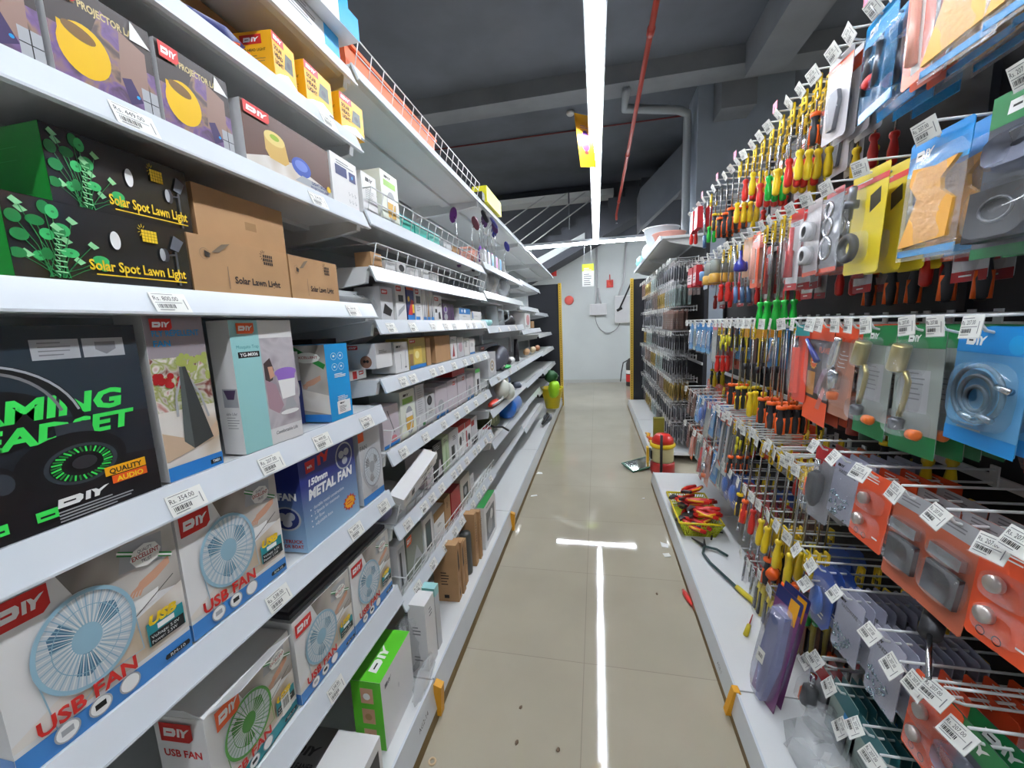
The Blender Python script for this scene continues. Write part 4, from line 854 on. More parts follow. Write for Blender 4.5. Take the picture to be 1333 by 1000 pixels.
row = [('arc_lamp_box', 'white carton with thin black line drawing', .115, .115, cw, [('d', .12, .82, .35, .07, None, black), ('p', [(.4, .1), (.42, .1), (.44, .6), (.42, .6)], grey), ('e', .75, .15, .08, .03, grey), ('p', [(.75, .15), (.77, .15), (.79, .7), (.77, .7)], grey)]),
 ('radio_box', 'gold carton with a yellow radio print and blue foot', .16, .125, M((190, 166, 84), .35, name='gold_carton'), [('r', 0, 0, 1, .12, blue), ('r', 0, .12, .2, .5, kraft2), ('r', .25, .15, .75, .72, M((226, 196, 90), .35, name='print_gold2')), ('u',), ('e', .45, .45, .13, .13, M((246, 230, 160), .4, name='print_cream')), ('d', .03, .85, .35, .1, red)]),
 ('kraft_side_box', 'narrow brown carton beside the gold radio carton', .05, .12, kraft, []),
 ('kraft_box', 'plain brown box standing out on the radio shelf', .2, .125, kraft, [])]
y = 1.365
for nm, lb, w, h, m_, sp_ in row: bx(nm, lb, y, z, w - .005, h, .1 if nm != 'kraft_box' else .14, m_, sp_); y += w + (.05 if nm == 'kraft_side_box' else .006)
for i, (w, m_, sp_) in enumerate(((.09, cw, [('p', [(.2, .1), (.6, .1), (.5, .7)], dred), ('l', .1, .85, .6, 2, grey)]), (.1, cwg, [('e', .5, .5, .3, .25, M((196, 160, 170), .4, name='print_rose'))]), (.09, cw, [('l', .2, .8, .5, 7, black)]), (.1, cw, [('l', .2, .7, .6, 5, grey), ('r', 0, 0, 1, .12, blue)]))):
    bx('kitchen_gadget_box', ['white carton with a dark red bottle print', 'greyish carton with a rose print', 'white carton with black dotted lines', 'white carton with a blue foot at the radio shelf end'][i], y, z, w, .115 - .008 * i, .09, m_, sp_); y += w + .012
z = 1.03
pinkc = M((206, 196, 202), .4, name='rose_white_carton')
bx('massager_box', 'rose and white carton with a pink print at the near end of the wired shelf', 1.245, z, .12, .15, .1, pinkc, [('e', .6, .15, .2, .1, M((220, 130, 140), .4, name='print_pink')), ('u',), ('p', [(.3, .9), (.35, .9), (.7, .3), (.65, .3)], grey), ('r', 0, 0, 1, .08, blue)], [('e', .5, .4, .3, .2, lgrey)], x=-.74)
bx('beer_dispenser_box', 'tall pale carton with a beer glass print on the long wired shelf', 1.375, z, .125, .185, .13, beer_c, beer, [('l', .6, .5, .3, 8, grey)])
bx('tall_gadget_box', 'tall grey and white carton beside the beer print carton', 1.51, z, .085, .19, .12, cwg, [('l', .2, .9, .6, 12, lgrey), ('r', .6, .05, .9, .12, green)])
bx('lens_box', 'small pale carton with a round dark lens print', 1.61, z, .09, .13, .09, cwg, [('e', .4, .8, .3, .17, black), ('u',), ('e', .4, .8, .15, .09, dsteel), ('l', .2, .5, .6, 4, grey)])
for i, (w, h) in enumerate(((.15, .15), (.14, .155), (.14, .16), (.12, .15))):
    bx('pink_white_box', ['pale rose carton beside the lens carton', 'pale rose carton with a red corner badge', 'pale rose carton under the red lidded box', 'pale rose carton near the bay end'][i], 1.715 + i * .155, z, w, h, .1, pinkc, [('d', .55, .8, .25, .12, red)] if i in (1, 2) else [('e', .4, .35, .25, .2, lgrey)] + [('r', 0, 0, 1, .1, blue)])
bx('red_lid_box', 'dark red carton on top of the rose cartons', 1.95, z + .166, .2, .03, .1, dred)
bx('tall_gadget_box', 'white carton with a black phone print at the wired shelf end', 2.35, z, .1, .16, .09, cw, [('r', .3, .1, .7, .6, black), ('r', 0, .85, 1, 1, lgreen)])
z = .75
for i, (y, x, m_, r_) in enumerate(((1.32, -.9, M((90, 20, 30), .2, name='ruby_plastic', coat=.5), .045), (1.40, -.85, cwg, .055), (1.28, -.80, M((150, 150, 190), .3, name='lilac_plastic'), .04), (1.5, -.95, M((150, 90, 96), .3, name='mauve_plastic'), .05))):
    mb = MB(); mb.lathe([(r_ * .6, 0), (r_, r_ * .4), (r_ * 1.05, r_ * 1.4), (r_ * .95, r_ * 1.45)], m_, 16)
    tag(mb.build('plastic_bowl', None, (x, y, z), (0, [0, .5, 0, -.4][i], 0)), ['ruby plastic bowl deep on the tumbled shelf', 'pale bowl behind the tilted white carton', 'lilac bowl at the near end of the tumbled shelf', 'mauve bowl deepest on the tumbled shelf'][i], 'bowl')
o = bx('drone_box', 'long white carton lying tilted over the wire guard', 1.27, z + .045, .27, .055, .06, cw, [('r', .22, .25, .3, .75, black), ('l', .05, .8, .12, 5, grey), ('p', [(.55, .2), (.75, .8), (.78, .75), (.58, .15)], black), ('p', [(.5, .6), (.85, .3), (.85, .4), (.5, .7)], grey)], x=-.70)
o.rotation_euler = (.38, .3, 0)
row = [('thermometer_box', 'pale carton with small pictures under the upper wire guard', .075, .16, pinkc, [('l', .2, .4, .5, 4, grey)]),
 ('cup_box', 'black carton with a white cup and pink print', .11, .17, black, [('e', .3, .7, .15, .12, cw), ('l', .1, .92, .7, 3, lgrey), ('p', [(.4, .05), (.9, .05), (.75, .5), (.6, .5)], pinkc)]),
 ('green_card_box', 'pale green carton beside the black cup carton', .085, .175, M((188, 206, 170), .4, name='sage_carton'), [('p', [(.3, .1), (.7, .1), (.6, .7), (.5, .75)], M((150, 180, 130), .4, name='print_sage')), ('l', .2, .9, .6, 2, grey)]),
 ('torch_box', 'grey white carton with a black window and white torch', .13, .175, cwg, [('r', .2, .15, .55, .55, black), ('p', [(.65, .05), (.85, .05), (.8, .5), (.7, .5)], pwhite), ('l', .4, .8, .4, 3, black)]),
 ('ear_bud_box', 'red topped carton with black prints, nearer one', .11, .17, cw, [('r', 0, .8, 1, 1, red), ('e', .3, .5, .18, .15, black), ('l', .55, .7, .35, 6, black)]),
 ('ear_bud_box', 'red topped carton with black prints, farther one', .11, .165, cw, [('r', 0, .8, 1, 1, red), ('e', .6, .4, .2, .15, black), ('r', .1, .1, .3, .7, dred)]),
 ('grey_gadget_box', 'grey and red carton at the end of the tumbled shelf', .12, .16, cwg, [('r', 0, 0, 1, .2, black), ('r', 0, .7, .5, .9, dred)])]
y = 1.56
for nm, lb, w, h, m_, sp_ in row: bx(nm, lb, y, z, w - .004, h, .1, m_, sp_, top=(red if 'ear_bud' in nm else None)); y += w + .006
z = .465
row = [('phone_holder_box', 'grey carton with vertical black letters at the near bay corner', .065, .19, cwg, [('r', .1, .05, .9, .9, lgrey), ('u',), ('r', .25, .1, .5, .8, black)]),
 ('picture_frame_box', 'grey green picture carton with an orange badge', .15, .18, M((128, 134, 122), .4, name='olive_grey_carton'), [('d', .02, .78, .3, .2, orange), ('p', [(.2, .1), (.5, .3), (.9, .2), (.6, .6)], lgrey)]),
 ('phone_box', 'white carton with a large phone window', .1, .175, cw, [('r', .2, .12, .8, .85, dsteel), ('u',), ('r', .27, .25, .73, .78, M((54, 80, 84), .3, name='print_sea'))]),
 ('power_bank_box', 'white topped carton with bold black lines', .13, .15, cw, [('r', 0, .7, 1, 1, kraft2), ('l', .3, .5, .4, 2, black), ('l', .1, .25, .6, 2, lgrey)]),
 ('kraft_gadget_box', 'brown carton beside the bright red carton', .08, .16, kraft, [('l', .3, .8, .3, 4, inkb)]),
 ('red_gift_box', 'bright red carton low in the second bay', .14, .15, dred, []),
 ('car_charger_box', 'cream carton with a dark camera print', .16, .16, M((200, 192, 180), .4, name='cream_carton'), [('r', .25, .2, .8, .7, black), ('u',), ('e', .5, .45, .15, .15, lgrey)]),
 ('cable_box', 'thin white carton at the end of the low guarded shelf', .07, .12, cw, [('l', .2, .8, .6, 6, lgrey)])]
y = 1.255
for nm, lb, w, h, m_, sp_ in row: bx(nm, lb, y, z, w - .006, h, .1, m_, sp_, x=-.735); y += w + .008
# base deck of both bays
z = .152
def bt(name, label, x, y, w, h, d, body, spec=(), side=(), rz=0., rx=0., top=None):
    o = bx(name, label, y, z, w, h, d, body, spec, side, x=x, top=top); o.rotation_euler = (rx, 0, rz); return o
o = put('vacuum_cleaner_box', 'white and grey carton reading VACUUM CLEANER lying on the bottom deck', 'box', (-.615, .72, z), .16, .15, .32, cw, lambda F: F.rect(F.w * .3, F.h * .2, F.w * .9, F.h * .8, black), lambda F: (F.rect(0, 0, F.w * .5, F.h, grey)), None, rz=.04)
def vac_top(F):
    w, h = F.w, F.h   # u towards +x (aisle), v along +y
    F.rect(0, 0, w * .6, h, M((110, 108, 110), .4, name='print_ash')); F.up(); F.diy(w * .28, h * .5, w * .26, h * .16, ink=black); F.text('VACUUM CLEANER', w * .12, h * .28, h * .1, black, w=w * .45, bold=.02); F.text('DRY WET AMPHIBIOUS', w * .12, h * .16, h * .06, black, w=w * .38, bold=0)
part_face(o, 'printed_lid', (-.32, 0, .15), (1, 0, 0), (0, 1, 0), .32, .16, vac_top)
gbx = M((92, 196, 44), .35, name='lime_green_carton', coat=.3)
def gside(F):
    w, h = F.w, F.h
    for i in range(3): F.rect(w * .3, h * (.08 + i * .3), w * .72, h * (.3 + i * .3), skin); F.up().ell(w * .5, h * (.18 + i * .3), w * .12, h * .05, [kraft2, kraft, pwhite][i], 12).L -= 1
put('food_chopper_box', 'lime green edged white carton standing upright on the bottom deck', 'box', (-.655, .955, z), .21, .24, .10, cw, lambda F: (F.diy(F.w * .1, F.h * .82, F.w * .2, F.h * .06, ink=grey), F.up(), F.ell(F.w * .5, F.h * .55, F.w * .02, F.h * .04, cwg, 10)), lambda F: (F.rect(0, 0, F.w, F.h, gbx), F.up(), gside(F)), lambda F: (F.rect(0, 0, F.w, F.h, gbx), F.up(), F.diy(F.w * .15, F.h * .3, F.w * .5, F.h * .3)), rz=.03)
clb = M((232, 236, 238), .12, name='thin_poly_bag', alpha=.28, coat=1., bump=1., bscale=25)
mb = MB(); mb.blob((0, 0, .1), .06, .07, .11, clb, 12, 9, .2, 8); mb.blob((.02, .05, .2), .03, .05, .04, clb, 9, 6, .35, 9)
tag(mb.build('plastic_bag', None, (-.73, 1.23, z)), 'crumpled clear bag behind the lime green edged carton', 'bag')
mb = MB(); mb.blob((0, .1, .05), .015, .09, .05, clb, 12, 7, .2, 18)
tag(mb.build('plastic_bag', None, (-.625, 1.07, z)), 'thin clear bag lying against the green edged carton front', 'bag')
bt('white_tall_box', 'slim white carton standing upright nearest in the second bay bottom', -.64, 1.25, .085, .275, .07, cw, [('l', .4, .85, .3, 3, grey), ('l', .1, .1, .4, 2, grey)], [('l', .2, .65, .5, 3, grey), ('l', .2, .2, .5, 2, grey)], top=cw)
bt('white_tall_box', 'slim white and mint topped carton beside the first white one', -.645, 1.355, .04, .27, .08, cwg, [('r', 0, .86, 1, 1, mint)], [('r', 0, .88, 1, 1, M((120, 190, 180), .4, name='sea_mint')), ('l', .2, .8, .5, 3, grey)], top=mint)
bt('dark_flat_box', 'dark green flat carton behind the slim white ones', -.72, 1.42, .04, .3, .1, M((60, 76, 70), .5, name='dark_sage_carton'))
kk = [('l', .3, .5, .35, 5, inkb), ('r', .4, .06, .6, .12, inkb)]
for i, (x, y, w, h, d, lb) in enumerate(((-.655, 1.64, .05, .29, .12, 'tall brown carton, nearest of the upright brown ones'), (-.652, 1.70, .045, .27, .1, 'tall brown carton squeezed behind the nearest brown one'), (-.66, 1.765, .04, .24, .1, 'shorter brown carton, third of the upright brown ones'), (-.655, 1.93, .05, .30, .09, 'tall brown carton standing apart beside the dark tube'), (-.65, 2.0, .04, .28, .09, 'tall brown carton next to the framed picture carton'))):
    bt('brown_tall_box', lb, x, y, w - .003, h, d, kraft, [('p', [(.3, .5), (.7, .55), (.6, .9), (.35, .85)], inkb), ('p', [(.3, .05), (.6, .1), (.5, .25)], inkb)] if i < 2 else [('l', .3, .8, .4, 8, inkb)], kk, rz=.05)
    bpy.data.objects[-1] if False else None
tag(MB().lathe([(.028, 0), (.03, .01), (.03, .22), (.026, .23)], M((70, 72, 70), .4, name='dark_tube'), 14).build('dark_canister', None, (-.69, 1.87, z)), 'dark round canister between the tall brown cartons', 'canister')
bt('framed_picture_box', 'white carton with a black window and green top', -.648, 2.09, .26, .26, .045, cw, [('r', .15, .12, .85, .8, M((70, 74, 80), .3, name='print_night')), ('u',), ('e', .45, .4, .2, .2, lgrey), ('e', .6, .6, .12, .12, cw), ('l', .2, .9, .5, 1, grey)], [('l', .3, .8, .4, 6, lgrey)], top=green)
# top shelf of the far bays
o = empty('orange_tray', 'long orange plastic tray behind the top wire guard', 'tray', (-.76, 1.26, 2.265))
orp = M((232, 110, 66), .35, name='orange_plastic'); MB().box(-.3, 0, 0, 0, .72, .085, orp).build('body', o); MB().box(-.31, -.01, .085, .01, .73, .095, orp).build('rim', o)
for i, (y, w, h, m_) in enumerate(((2.05, .12, .02, pinkc), (2.2, .12, .03, kraft2), (2.36, .12, .02, cwg))):
    bx('top_tray_box', ['low rose carton on the top shelf', 'low brown carton on the top shelf', 'low white carton on the top shelf'][i], y, 2.265, w, h, .2, m_, x=-.76)
yb = M((236, 230, 50), .4, name='lemon_carton')
bx('lemon_box', 'lemon yellow carton perched on the edge of the top shelf', 2.72, 2.275, .42, .1, .1, yb, [('r', .1, .2, .5, .6, M((220, 210, 40), .4, name='lemon_print')), ('r', 0, 0, 1, .06, amber)], x=-.70)
bx('dark_cap_box', 'small dark carton tucked under the lemon carton', 2.64, 2.265, .06, .05, .06, M((50, 54, 50), .5, name='dark_olive_carton'), x=-.71)

# ================================================================ third bay: utensils and plastic ware
def utensil(kind, label, loc, col_h, col_c, group=None, rz=0., tilt=(0, 0, 0)):
    t = empty(kind, label, 'kitchen utensil', loc, tilt, group)
    mb = MB(); mb.lathe([(.008, 0), (.013, .01), (.014, .08), (.009, .1), (.004, .11)], col_c, 10); mb.build('handle', t)
    mb = MB(); pts = [(.0, 0, .11), (.0, 0, .2), (.012, .0, .26), (.035, 0, .29)]; mb.tube(pts, .0028, steel, 6); mb.build('stem', t)
    mb = MB(); T = Matrix.Translation((.055, 0, .305)) @ Matrix.Rotation(1.0, 4, 'Y')
    vs = [(.045 * math.cos(a), .022 * math.sin(a), 0) for a in [2 * PI * i / 18 for i in range(18)]]
    mb.add([(x, y, .004) for x, y, _ in vs] + [(x, y, -.004) for x, y, _ in vs], [tuple(range(18)), tuple(range(35, 17, -1))] + [(i, i + 18, (i + 1) % 18 + 18, (i + 1) % 18) for i in range(18)], col_h, T=T)
    if kind == 'slotted_turner':
        for k in (-.015, 0, .015): mb.box(-.03, k - .002, .004, .03, k + .002, .0045, lgrey, T)
    mb.build('head', t); return t
ppl = M((78, 30, 96), .3, name='aubergine_nylon'); nv = M((40, 40, 130), .3, name='navy_nylon'); bk = M((36, 34, 40), .4, name='black_nylon')
us = [('slotted_turner', 'aubergine slotted turner standing by the salmon basket', (-.78, 2.30, 1.80), ppl, ppl), ('slotted_turner', 'maroon turner leaning above the end of the second bay', (-.76, 2.52, 1.80), M((96, 30, 50), .3, name='maroon_nylon'), bk),
      ('ladle', 'black headed ladle, first of the upright row', (-.76, 2.70, 1.88), bk, purple), ('slotted_turner', 'purple turner with a pale handle, second of the row', (-.76, 2.80, 1.88), ppl, M((196, 60, 176), .3, name='magenta_grip')),
      ('ladle', 'navy headed ladle, third of the row', (-.76, 2.90, 1.88), nv, lblue), ('slotted_turner', 'aubergine turner with a magenta grip, fourth of the row', (-.76, 3.02, 1.88), ppl, M((196, 60, 176), .3)), ('ladle', 'navy ladle with a blue grip, fifth of the row', (-.76, 3.14, 1.88), nv, lblue),
      ('ladle', 'navy ladle at the end of the row, head bent low', (-.76, 3.45, 1.82), nv, cw)]
for i, (k, lb, loc, a, b) in enumerate(us): utensil(k, lb, loc, a, b, tilt=(0, 0, (2.2, 1.3, .9, 1.6, .5, 1.2, 1.9, 1.3)[i]))
for i, (y, m_) in enumerate(((2.70, bk), (2.80, lav), (2.90, lblue), (3.02, M((196, 60, 176), .3)), (3.14, lblue), (3.26, bk))):
    tag(MB().box(-.03, -.03, 0, 0, .03, .09, cwg).box(.0005, -.022, .01, .0015, .022, .085, m_).build('utensil_holder', None, (-.725, y, 1.872)), 'small clip strip with a ' + ['black', 'lilac', 'sky blue', 'magenta', 'deep blue', 'glossy black'][i] + ' card below the utensils', 'holder')
def bagpack(name, label, loc, w, h, d, m, inner=None, cat='packet', rot=(0, 0, 0)):
    t = empty(name, label, cat, loc, rot)
    MB().blob((-d / 2, w / 2, h / 2), d / 2, w / 2, h / 2, clearb, 12, 9, .1, int(h * 1000)).build('wrapping', t)
    if inner: MB().blob((-d / 2, w / 2, h / 2), d * .4, w * .42, h * .42, inner, 10, 7, .15, 2).build('contents', t)
    return t
speck = blotch('speckled_stone', [(150, 140, 126), (196, 186, 170), (110, 100, 92)], 60)
bagpack('pebble_bag', 'clear bag of speckled stones in the third bay', (-.73, 2.95, 1.69), .28, .19, .12, None, speck)
bagpack('glass_bag', 'clear bag of grey glassware beside the stone bag', (-.73, 3.28, 1.69), .4, .17, .12, None, M((196, 202, 208), .2, name='pale_glass'))
bagpack('bottle_bag', 'tall clear bag at the near end of the third bay', (-.73, 2.68, 1.69), .16, .2, .1, None, M((206, 214, 216), .2, name='frosted_bottle'))
def jug(label, loc, m=clearb):
    t = empty('glass_jug', label, 'jug', loc)
    MB().lathe([(.05, 0), (.058, .01), (.05, .09), (.042, .13), (.048, .15)], M((206, 214, 218), .1, name='clear_ware', alpha=.5, coat=1), 16).build('body', t); MB().tube([(.05, 0, .12), (.09, 0, .11), (.09, 0, .05), (.055, 0, .03)], .007, M((206, 214, 218), .1, name='clear_ware'), 6).build('handle', t)
    return t
jug('clear jug, nearer of the pair on the third bay shelf', (-.79, 3.04, 1.455)); jug('clear jug, farther of the pair on the third bay shelf', (-.79, 3.24, 1.455))
for i, y in enumerate((2.72, 2.84)):
    tag(MB().lathe([(.04, 0), (.055, .02), (.05, .04), (.01, .045)], mint, 14).build('mint_dish', None, (-.79, y, 1.455)), ['mint dish nearer the bay edge', 'mint dish beside the clear jug'][i], 'dish')
tag(MB().lathe([(.075, 0), (.078, .03), (.06, .075), (.03, .095), (.002, .1)], bk, 18).build('black_dome', None, (-.80, 3.62, 1.455)), 'black domed cover on the third bay shelf', 'cover')
z = 1.095
bx('ceramic_box', 'grey carton with a white spiral dish print on the third bay shelf', 2.66, z, .22, .17, .1, cwg, [('e', .5, .45, .36, .3, cw), ('u',), ('e', .5, .45, .26, .22, M((190, 170, 140), .4, name='print_beige')), ('u',), ('e', .5, .45, .15, .13, cw), ('u',), ('e', .5, .45, .06, .06, black)])
t = empty('plate_rack', 'dark grey rack of plates leaning on the third bay shelf', 'rack', (-.80, 3.1, z))
for i in range(4): MB().lathe([(.0, 0), (.07, .004), (.1, .012), (.1, .016), (.0, .01)], M((92, 94, 104), .3, name='slate_plate'), 18, Matrix.Translation((0, .035 * i, .1)) @ Matrix.Rotation(PI / 2 - .25, 4, 'X'), cap=False).build('plate', t)
MB().box(-.08, -.04, 0, .08, .16, .012, dsteel).build('base', t)
MB().lathe([(.005, 0), (.012, .03), (.03, .035), (.012, .05)], cw, 10, Matrix.Translation((.06, .0, 0))).build('foot', t)
tag(MB().blob((0, 0, .015), .04, .09, .016, M((60, 196, 96), .4, name='bright_green_plastic'), 12, 6).build('green_scoop', None, (-.74, 3.25, z)), 'bright green scoop lying on the third bay shelf edge', 'scoop')
tag(MB().blob((0, 0, .04), .09, .12, .045, M((60, 50, 56), .5, name='brown_bowl_plastic'), 14, 8).build('brown_bowl', None, (-.82, 3.42, z)), 'dark brown bowl behind the green scoop', 'bowl')
tag(MB().blob((0, 0, .03), .05, .1, .035, cw, 12, 6).build('white_dish', None, (-.80, 3.66, z + .0)), 'white oval dish beside the brown bowl', 'dish')
bx('grey_picture_box', 'grey and blue picture carton at the back of the third bay', 3.0, z, .85, .2, .05, M((120, 120, 134), .4, name='ash_blue_carton'), [('r', .0, .0, .2, 1, lgrey), ('r', .75, .2, .95, .9, M((110, 150, 190), .4, name='print_sky')), ('d', .28, .8, .12, .12, red)], x=-.95)
tag(MB().tube([(0, 0, 0), (0, .0, .22)], [.03, .02], bk, 10).build('black_bottle', None, (-.78, 3.9, z)), 'black tall bottle at the far end of the third bay', 'bottle')
z = .875
cloth = M((222, 226, 214), .6, name='pale_plastic_shell')
t = empty('plastic_shells', 'pale plastic shells tumbled on the third bay low shelf', 'plastic ware', (-.72, 2.98, z))
for i, (x, y, zz, r) in enumerate(((0, 0, .09, .075), (-.04, .18, .13, .065), (.02, .12, .05, .07))): MB().blob((x, y, zz), r * .8, r, r, cloth, 12, 8, .08, i).build('shell', t)
MB().tube([(.0, -.3, .02), (.02, -.1, .03), (.0, .05, .05)], .008, cwg, 6).build('handle', t)
tag(MB().blob((0, 0, .0), .03, .13, .02, M((226, 60, 40), .4, name='scarlet_plastic'), 10, 5).build('red_scraper', None, (-.74, 2.78, z + .021)), 'scarlet scraper lying near the pale plastic shells', 'scraper')
tag(MB().blob((0, 0, .05), .08, .14, .05, M((40, 100, 190), .35, name='cobalt_plastic'), 12, 7).build('blue_bucket', None, (-.9, 3.75, z)), 'cobalt blue plastic pail deep on the low shelf', 'pail')
tag(MB().lathe([(.05, 0), (.055, .02), (.04, .05)], M((80, 86, 100), .4, name='steel_blue_plastic'), 12).build('small_pot', None, (-.74, 3.62, z)), 'small steel blue pot on the low shelf edge', 'pot')
z = .65
mb = MB(); mb.lathe([(.02, 0), (.085, .01), (.09, .05), (.09, .3), (.08, .34), (.01, .35)], M((30, 110, 206), .3, name='glossy_blue_film', coat=.6), 18, Matrix.Rotation(-PI / 2, 4, 'X'))
tag(mb.build('blue_roll', None, (-.77, 3.28, z + .09)), 'glossy blue roll lying on the lowest third bay shelf', 'roll')
bx('olive_box', 'olive printed carton behind the blue roll', 2.85, z, .32, .13, .14, M((110, 118, 80), .5, name='olive_carton'), [('r', .1, .3, .25, .8, M((160, 160, 110), .5, name='print_straw')), ('r', .35, .3, .5, .8, M((160, 160, 110), .5)), ('r', .6, .3, .75, .8, M((160, 160, 110), .5))], x=-.80)
tag(MB().blob((0, 0, .05), .03, .1, .055, M((206, 90, 96), .5, name='coral_foam'), 12, 7).build('coral_pad', None, (-.78, 2.68, z)), 'coral red round pad at the near end of the lowest shelf', 'pad')
tag(MB().tube([(0, 0, .1), (.03, .1, .05), (.06, .22, .02), (.09, .3, -.03)], .008, rubber, 6).build('black_strap', None, (-.76, 2.62, z + .03)), 'black strap hanging over the shelf corner', 'strap')
z = 1.41
bx('rose_picture_box', 'white carton with a rose wreath print in the fourth bay', 4.35, z, .36, .17, .12, cw, [('e', .55, .55, .3, .35, M((200, 130, 130), .4, name='print_dusty_rose')), ('l', .1, .2, .6, 3, black)], x=-.76)
bx('small_brown_box', 'small brown carton next to the rose wreath carton', 4.80, z, .2, .08, .1, kraft2, x=-.76)
for i, (y, x) in enumerate(((4.5, -.78), (4.85, -.76), (5.15, -.75))):
    tag(MB().blob((0, 0, .04), .035, .12, .04, [kraft, M((206, 186, 150), .5, name='straw_brush'), M((170, 110, 70), .5, name='bristle_brown')][i], 10, 6).build('shoe_brush', None, (x, y, 1.105)), ['brown brush lying on the fourth bay shelf', 'straw coloured brush in the fourth bay', 'rust brown brush at the fourth bay end'][i], 'brush')
t = empty('cleaning_pail', 'yellow pail with lime cloth at the floor end of the shelving', 'pail', (-.66, 5.9, .2))
yp = M((226, 206, 30), .4, name='yellow_pail')
MB().lathe([(.1, 0), (.16, .3), (.17, .31), (.165, .29), (.1, .02)], yp, 18).build('body', t); MB().blob((.04, -.1, .3), .09, .13, .13, M((170, 226, 30), .5, name='lime_cloth'), 12, 8, .12, 5).build('cloth', t); MB().blob((0, -.05, .48), .1, .1, .09, M((40, 96, 50), .5, name='forest_cloth'), 12, 8, .12, 6).build('cloth', t)
tag(MB().tube([(0, 0, 0), (.05, .25, .05), (.0, .5, .02)], .018, rubber, 7).build('black_hose', None, (-.68, 4.9, .2)), 'short black hose lying on the far bottom deck', 'hose')
tag(MB().blob((0, 0, .04), .06, .16, .04, M((120, 124, 134), .4, name='slate_plastic'), 10, 6).build('grey_shoe_tray', None, (-.66, 5.3, .155)), 'slate grey tray on the far bottom deck', 'tray')
for i, y in enumerate((1.2, 2.57)):
    mb = MB(); mb.prism([(-.012, .0), (.012, 0), (.02, .12), (-.01, .13)], 0, .03, M((226, 160, 30), .5, name='amber_tape')); tag(mb.build('tape_strip', None, (-.594, y, .02)), ['amber tape wrapped over the nearest deck joint', 'amber tape wrapped over the second deck joint'][i], 'tape')

# ================================================================ THE TOOL WALL
XT, XW = .70, 1.02
def tool_bay(label, y0, y1, xb, zd=.115, top=2.34, ends=()):
    t = empty('pegboard_bay', label, 'tool wall', (0, 0, 0))
    mb = MB(); mb.box(XW, y0, .02, XW + .015, y1, top, darkp)
    mb.build('back_panel', t)
    for y in (y0, y1 - .03): MB().box(XW - .02, y, 0, XW, y + .03, top, dark).build('upright', t)
    z = 0
    for z in (.255, .595, 1.005, 1.395, 1.815, 2.205): MB().box(XW - .03, y0, z - .012, XW - .02, y1, z + .012, white).build('hook_rail', t)
    mb = MB(); mb.prism([(XW, zd), (XW, zd - .03), (xb + .02, zd - .03), (xb + .018, zd)], y0 + .003, y1 - .003, white); d = mb.build('base_deck', t)
    r = MB(); r.prism([(xb + .02, zd + .004), (xb + .012, zd + .004), (xb - .002, .035), (xb + .008, .035)], y0 + .004, y1 - .004, rail); r.build('price_rail', d)
    MB().box(xb - .002, y0 + .002, 0, xb + .03, y1 - .002, .034, kick).build('kick_plate', t)
    return t, d
t, d = tool_bay('nearest bay of the dark tool wall with hooks and white deck', .0, 1.39, .462)
o = MB().box(-.0008, 0, 0, .0, .05, .03, M((206, 60, 70), .5, name='red_shelf_sticker')).build('red_sticker', d, (.466, 1.42, .06), (0, .15, 0))
t, d2 = tool_bay('second bay of the dark tool wall, with long screwdrivers', 1.39, 2.77, .462)
mb = MB(); F = Face(mb, (0, 0, 0), (0, -1, 0), (0, 0, 1), .1, .03); F.text('AG3-1', 0, 0, .014, black, bold=.0); mb.build('shelf_number', d2, (.462, 1.56, .065), (0, .17, 0))
tool_bay('third bay of the dark tool wall, before the gap', 2.77, 3.55, .462)
tool_bay('fourth bay of the tool wall, beyond the gap', 4.12, 5.5, .51)
tool_bay('last bay of the tool wall, beside the yellow post', 5.5, 6.95, .51)
mb = MB(); F = Face(mb, (0, 0, 0), (0, 1, 0), (0, 0, 1), .1, .03); F.text('AG2-14', 0, 0, .016, black, bold=.0); mb.build('shelf_number', [o for o in bpy.data.objects if o.name.startswith('base_deck')][0], (-.598, 1.06, .10), (0, -.13, 0))
tag(MB().prism([(-.02, 0), (.006, 0), (.03, .09), (.024, .1), (.004, .1)], 0, .03, M((226, 160, 30), .5)).build('tape_strip', None, (.462, 1.375, .022)), 'amber tape over the deck joint of the tool wall', 'tape')

# ---- hooks: tip at the origin, board towards +x
def hook_proto(L, far=False):
    t = empty('peg_hook', 'x', 'hook')
    r = .0032 if not far else .0028
    MB().tube([(L, 0, -.035), (.045, 0, -.035), (.022, 0, -.028), (.008, 0, -.008)], r, wirew, 6).build('peg', t)
    MB().tube([(L, 0, 0), (.006, 0, 0)], r, wirew, 6).build('label_arm', t)
    MB().box(L - .004, -.012, -.045, L, .012, .01, wirew).build('back_plate', t)
    o = bpy.data.objects.new('price_tag', None); me = MB(); w, h = .058, .042
    me.box(0, -w / 2, -h, .0015, w / 2, .002, label_w); me.box(-.0012, -w / 2 - .002, -h - .002, 0, w / 2 + .002, -h + .002, clear)
    F = Face(me, (0, w / 2, -h), (0, -1, 0), (0, 0, 1), w, h)
    F.text('Rs. 207.00', w * .06, h * .62, h * .2, black, w=w * .62, bold=0).rect(w * .06, h * .9, w * .6, h * .93, grey).rect(w * .06, h * .5, w * .8, h * .53, grey).bars(w * .08, h * .24, w * .5, h * .2, black, 12).rect(w * .08, h * .14, w * .5, h * .17, grey).rect(w * .86, h * .2, w * .89, h * .75, grey)
    o = me.build('price_tag', t); return t
HP = hook_proto(XW - .03 - XT); HPF = hook_proto(.26, True)
HUSED = {}
def first_or_copy(p, key):
    if key not in HUSED: HUSED[key] = 1; return p
    return copy_tree(p)
ROWT = {1: -.55, 2: -.3, 3: 0.05, 4: .45, 5: .6, 6: .7}
rh = random.Random(11)
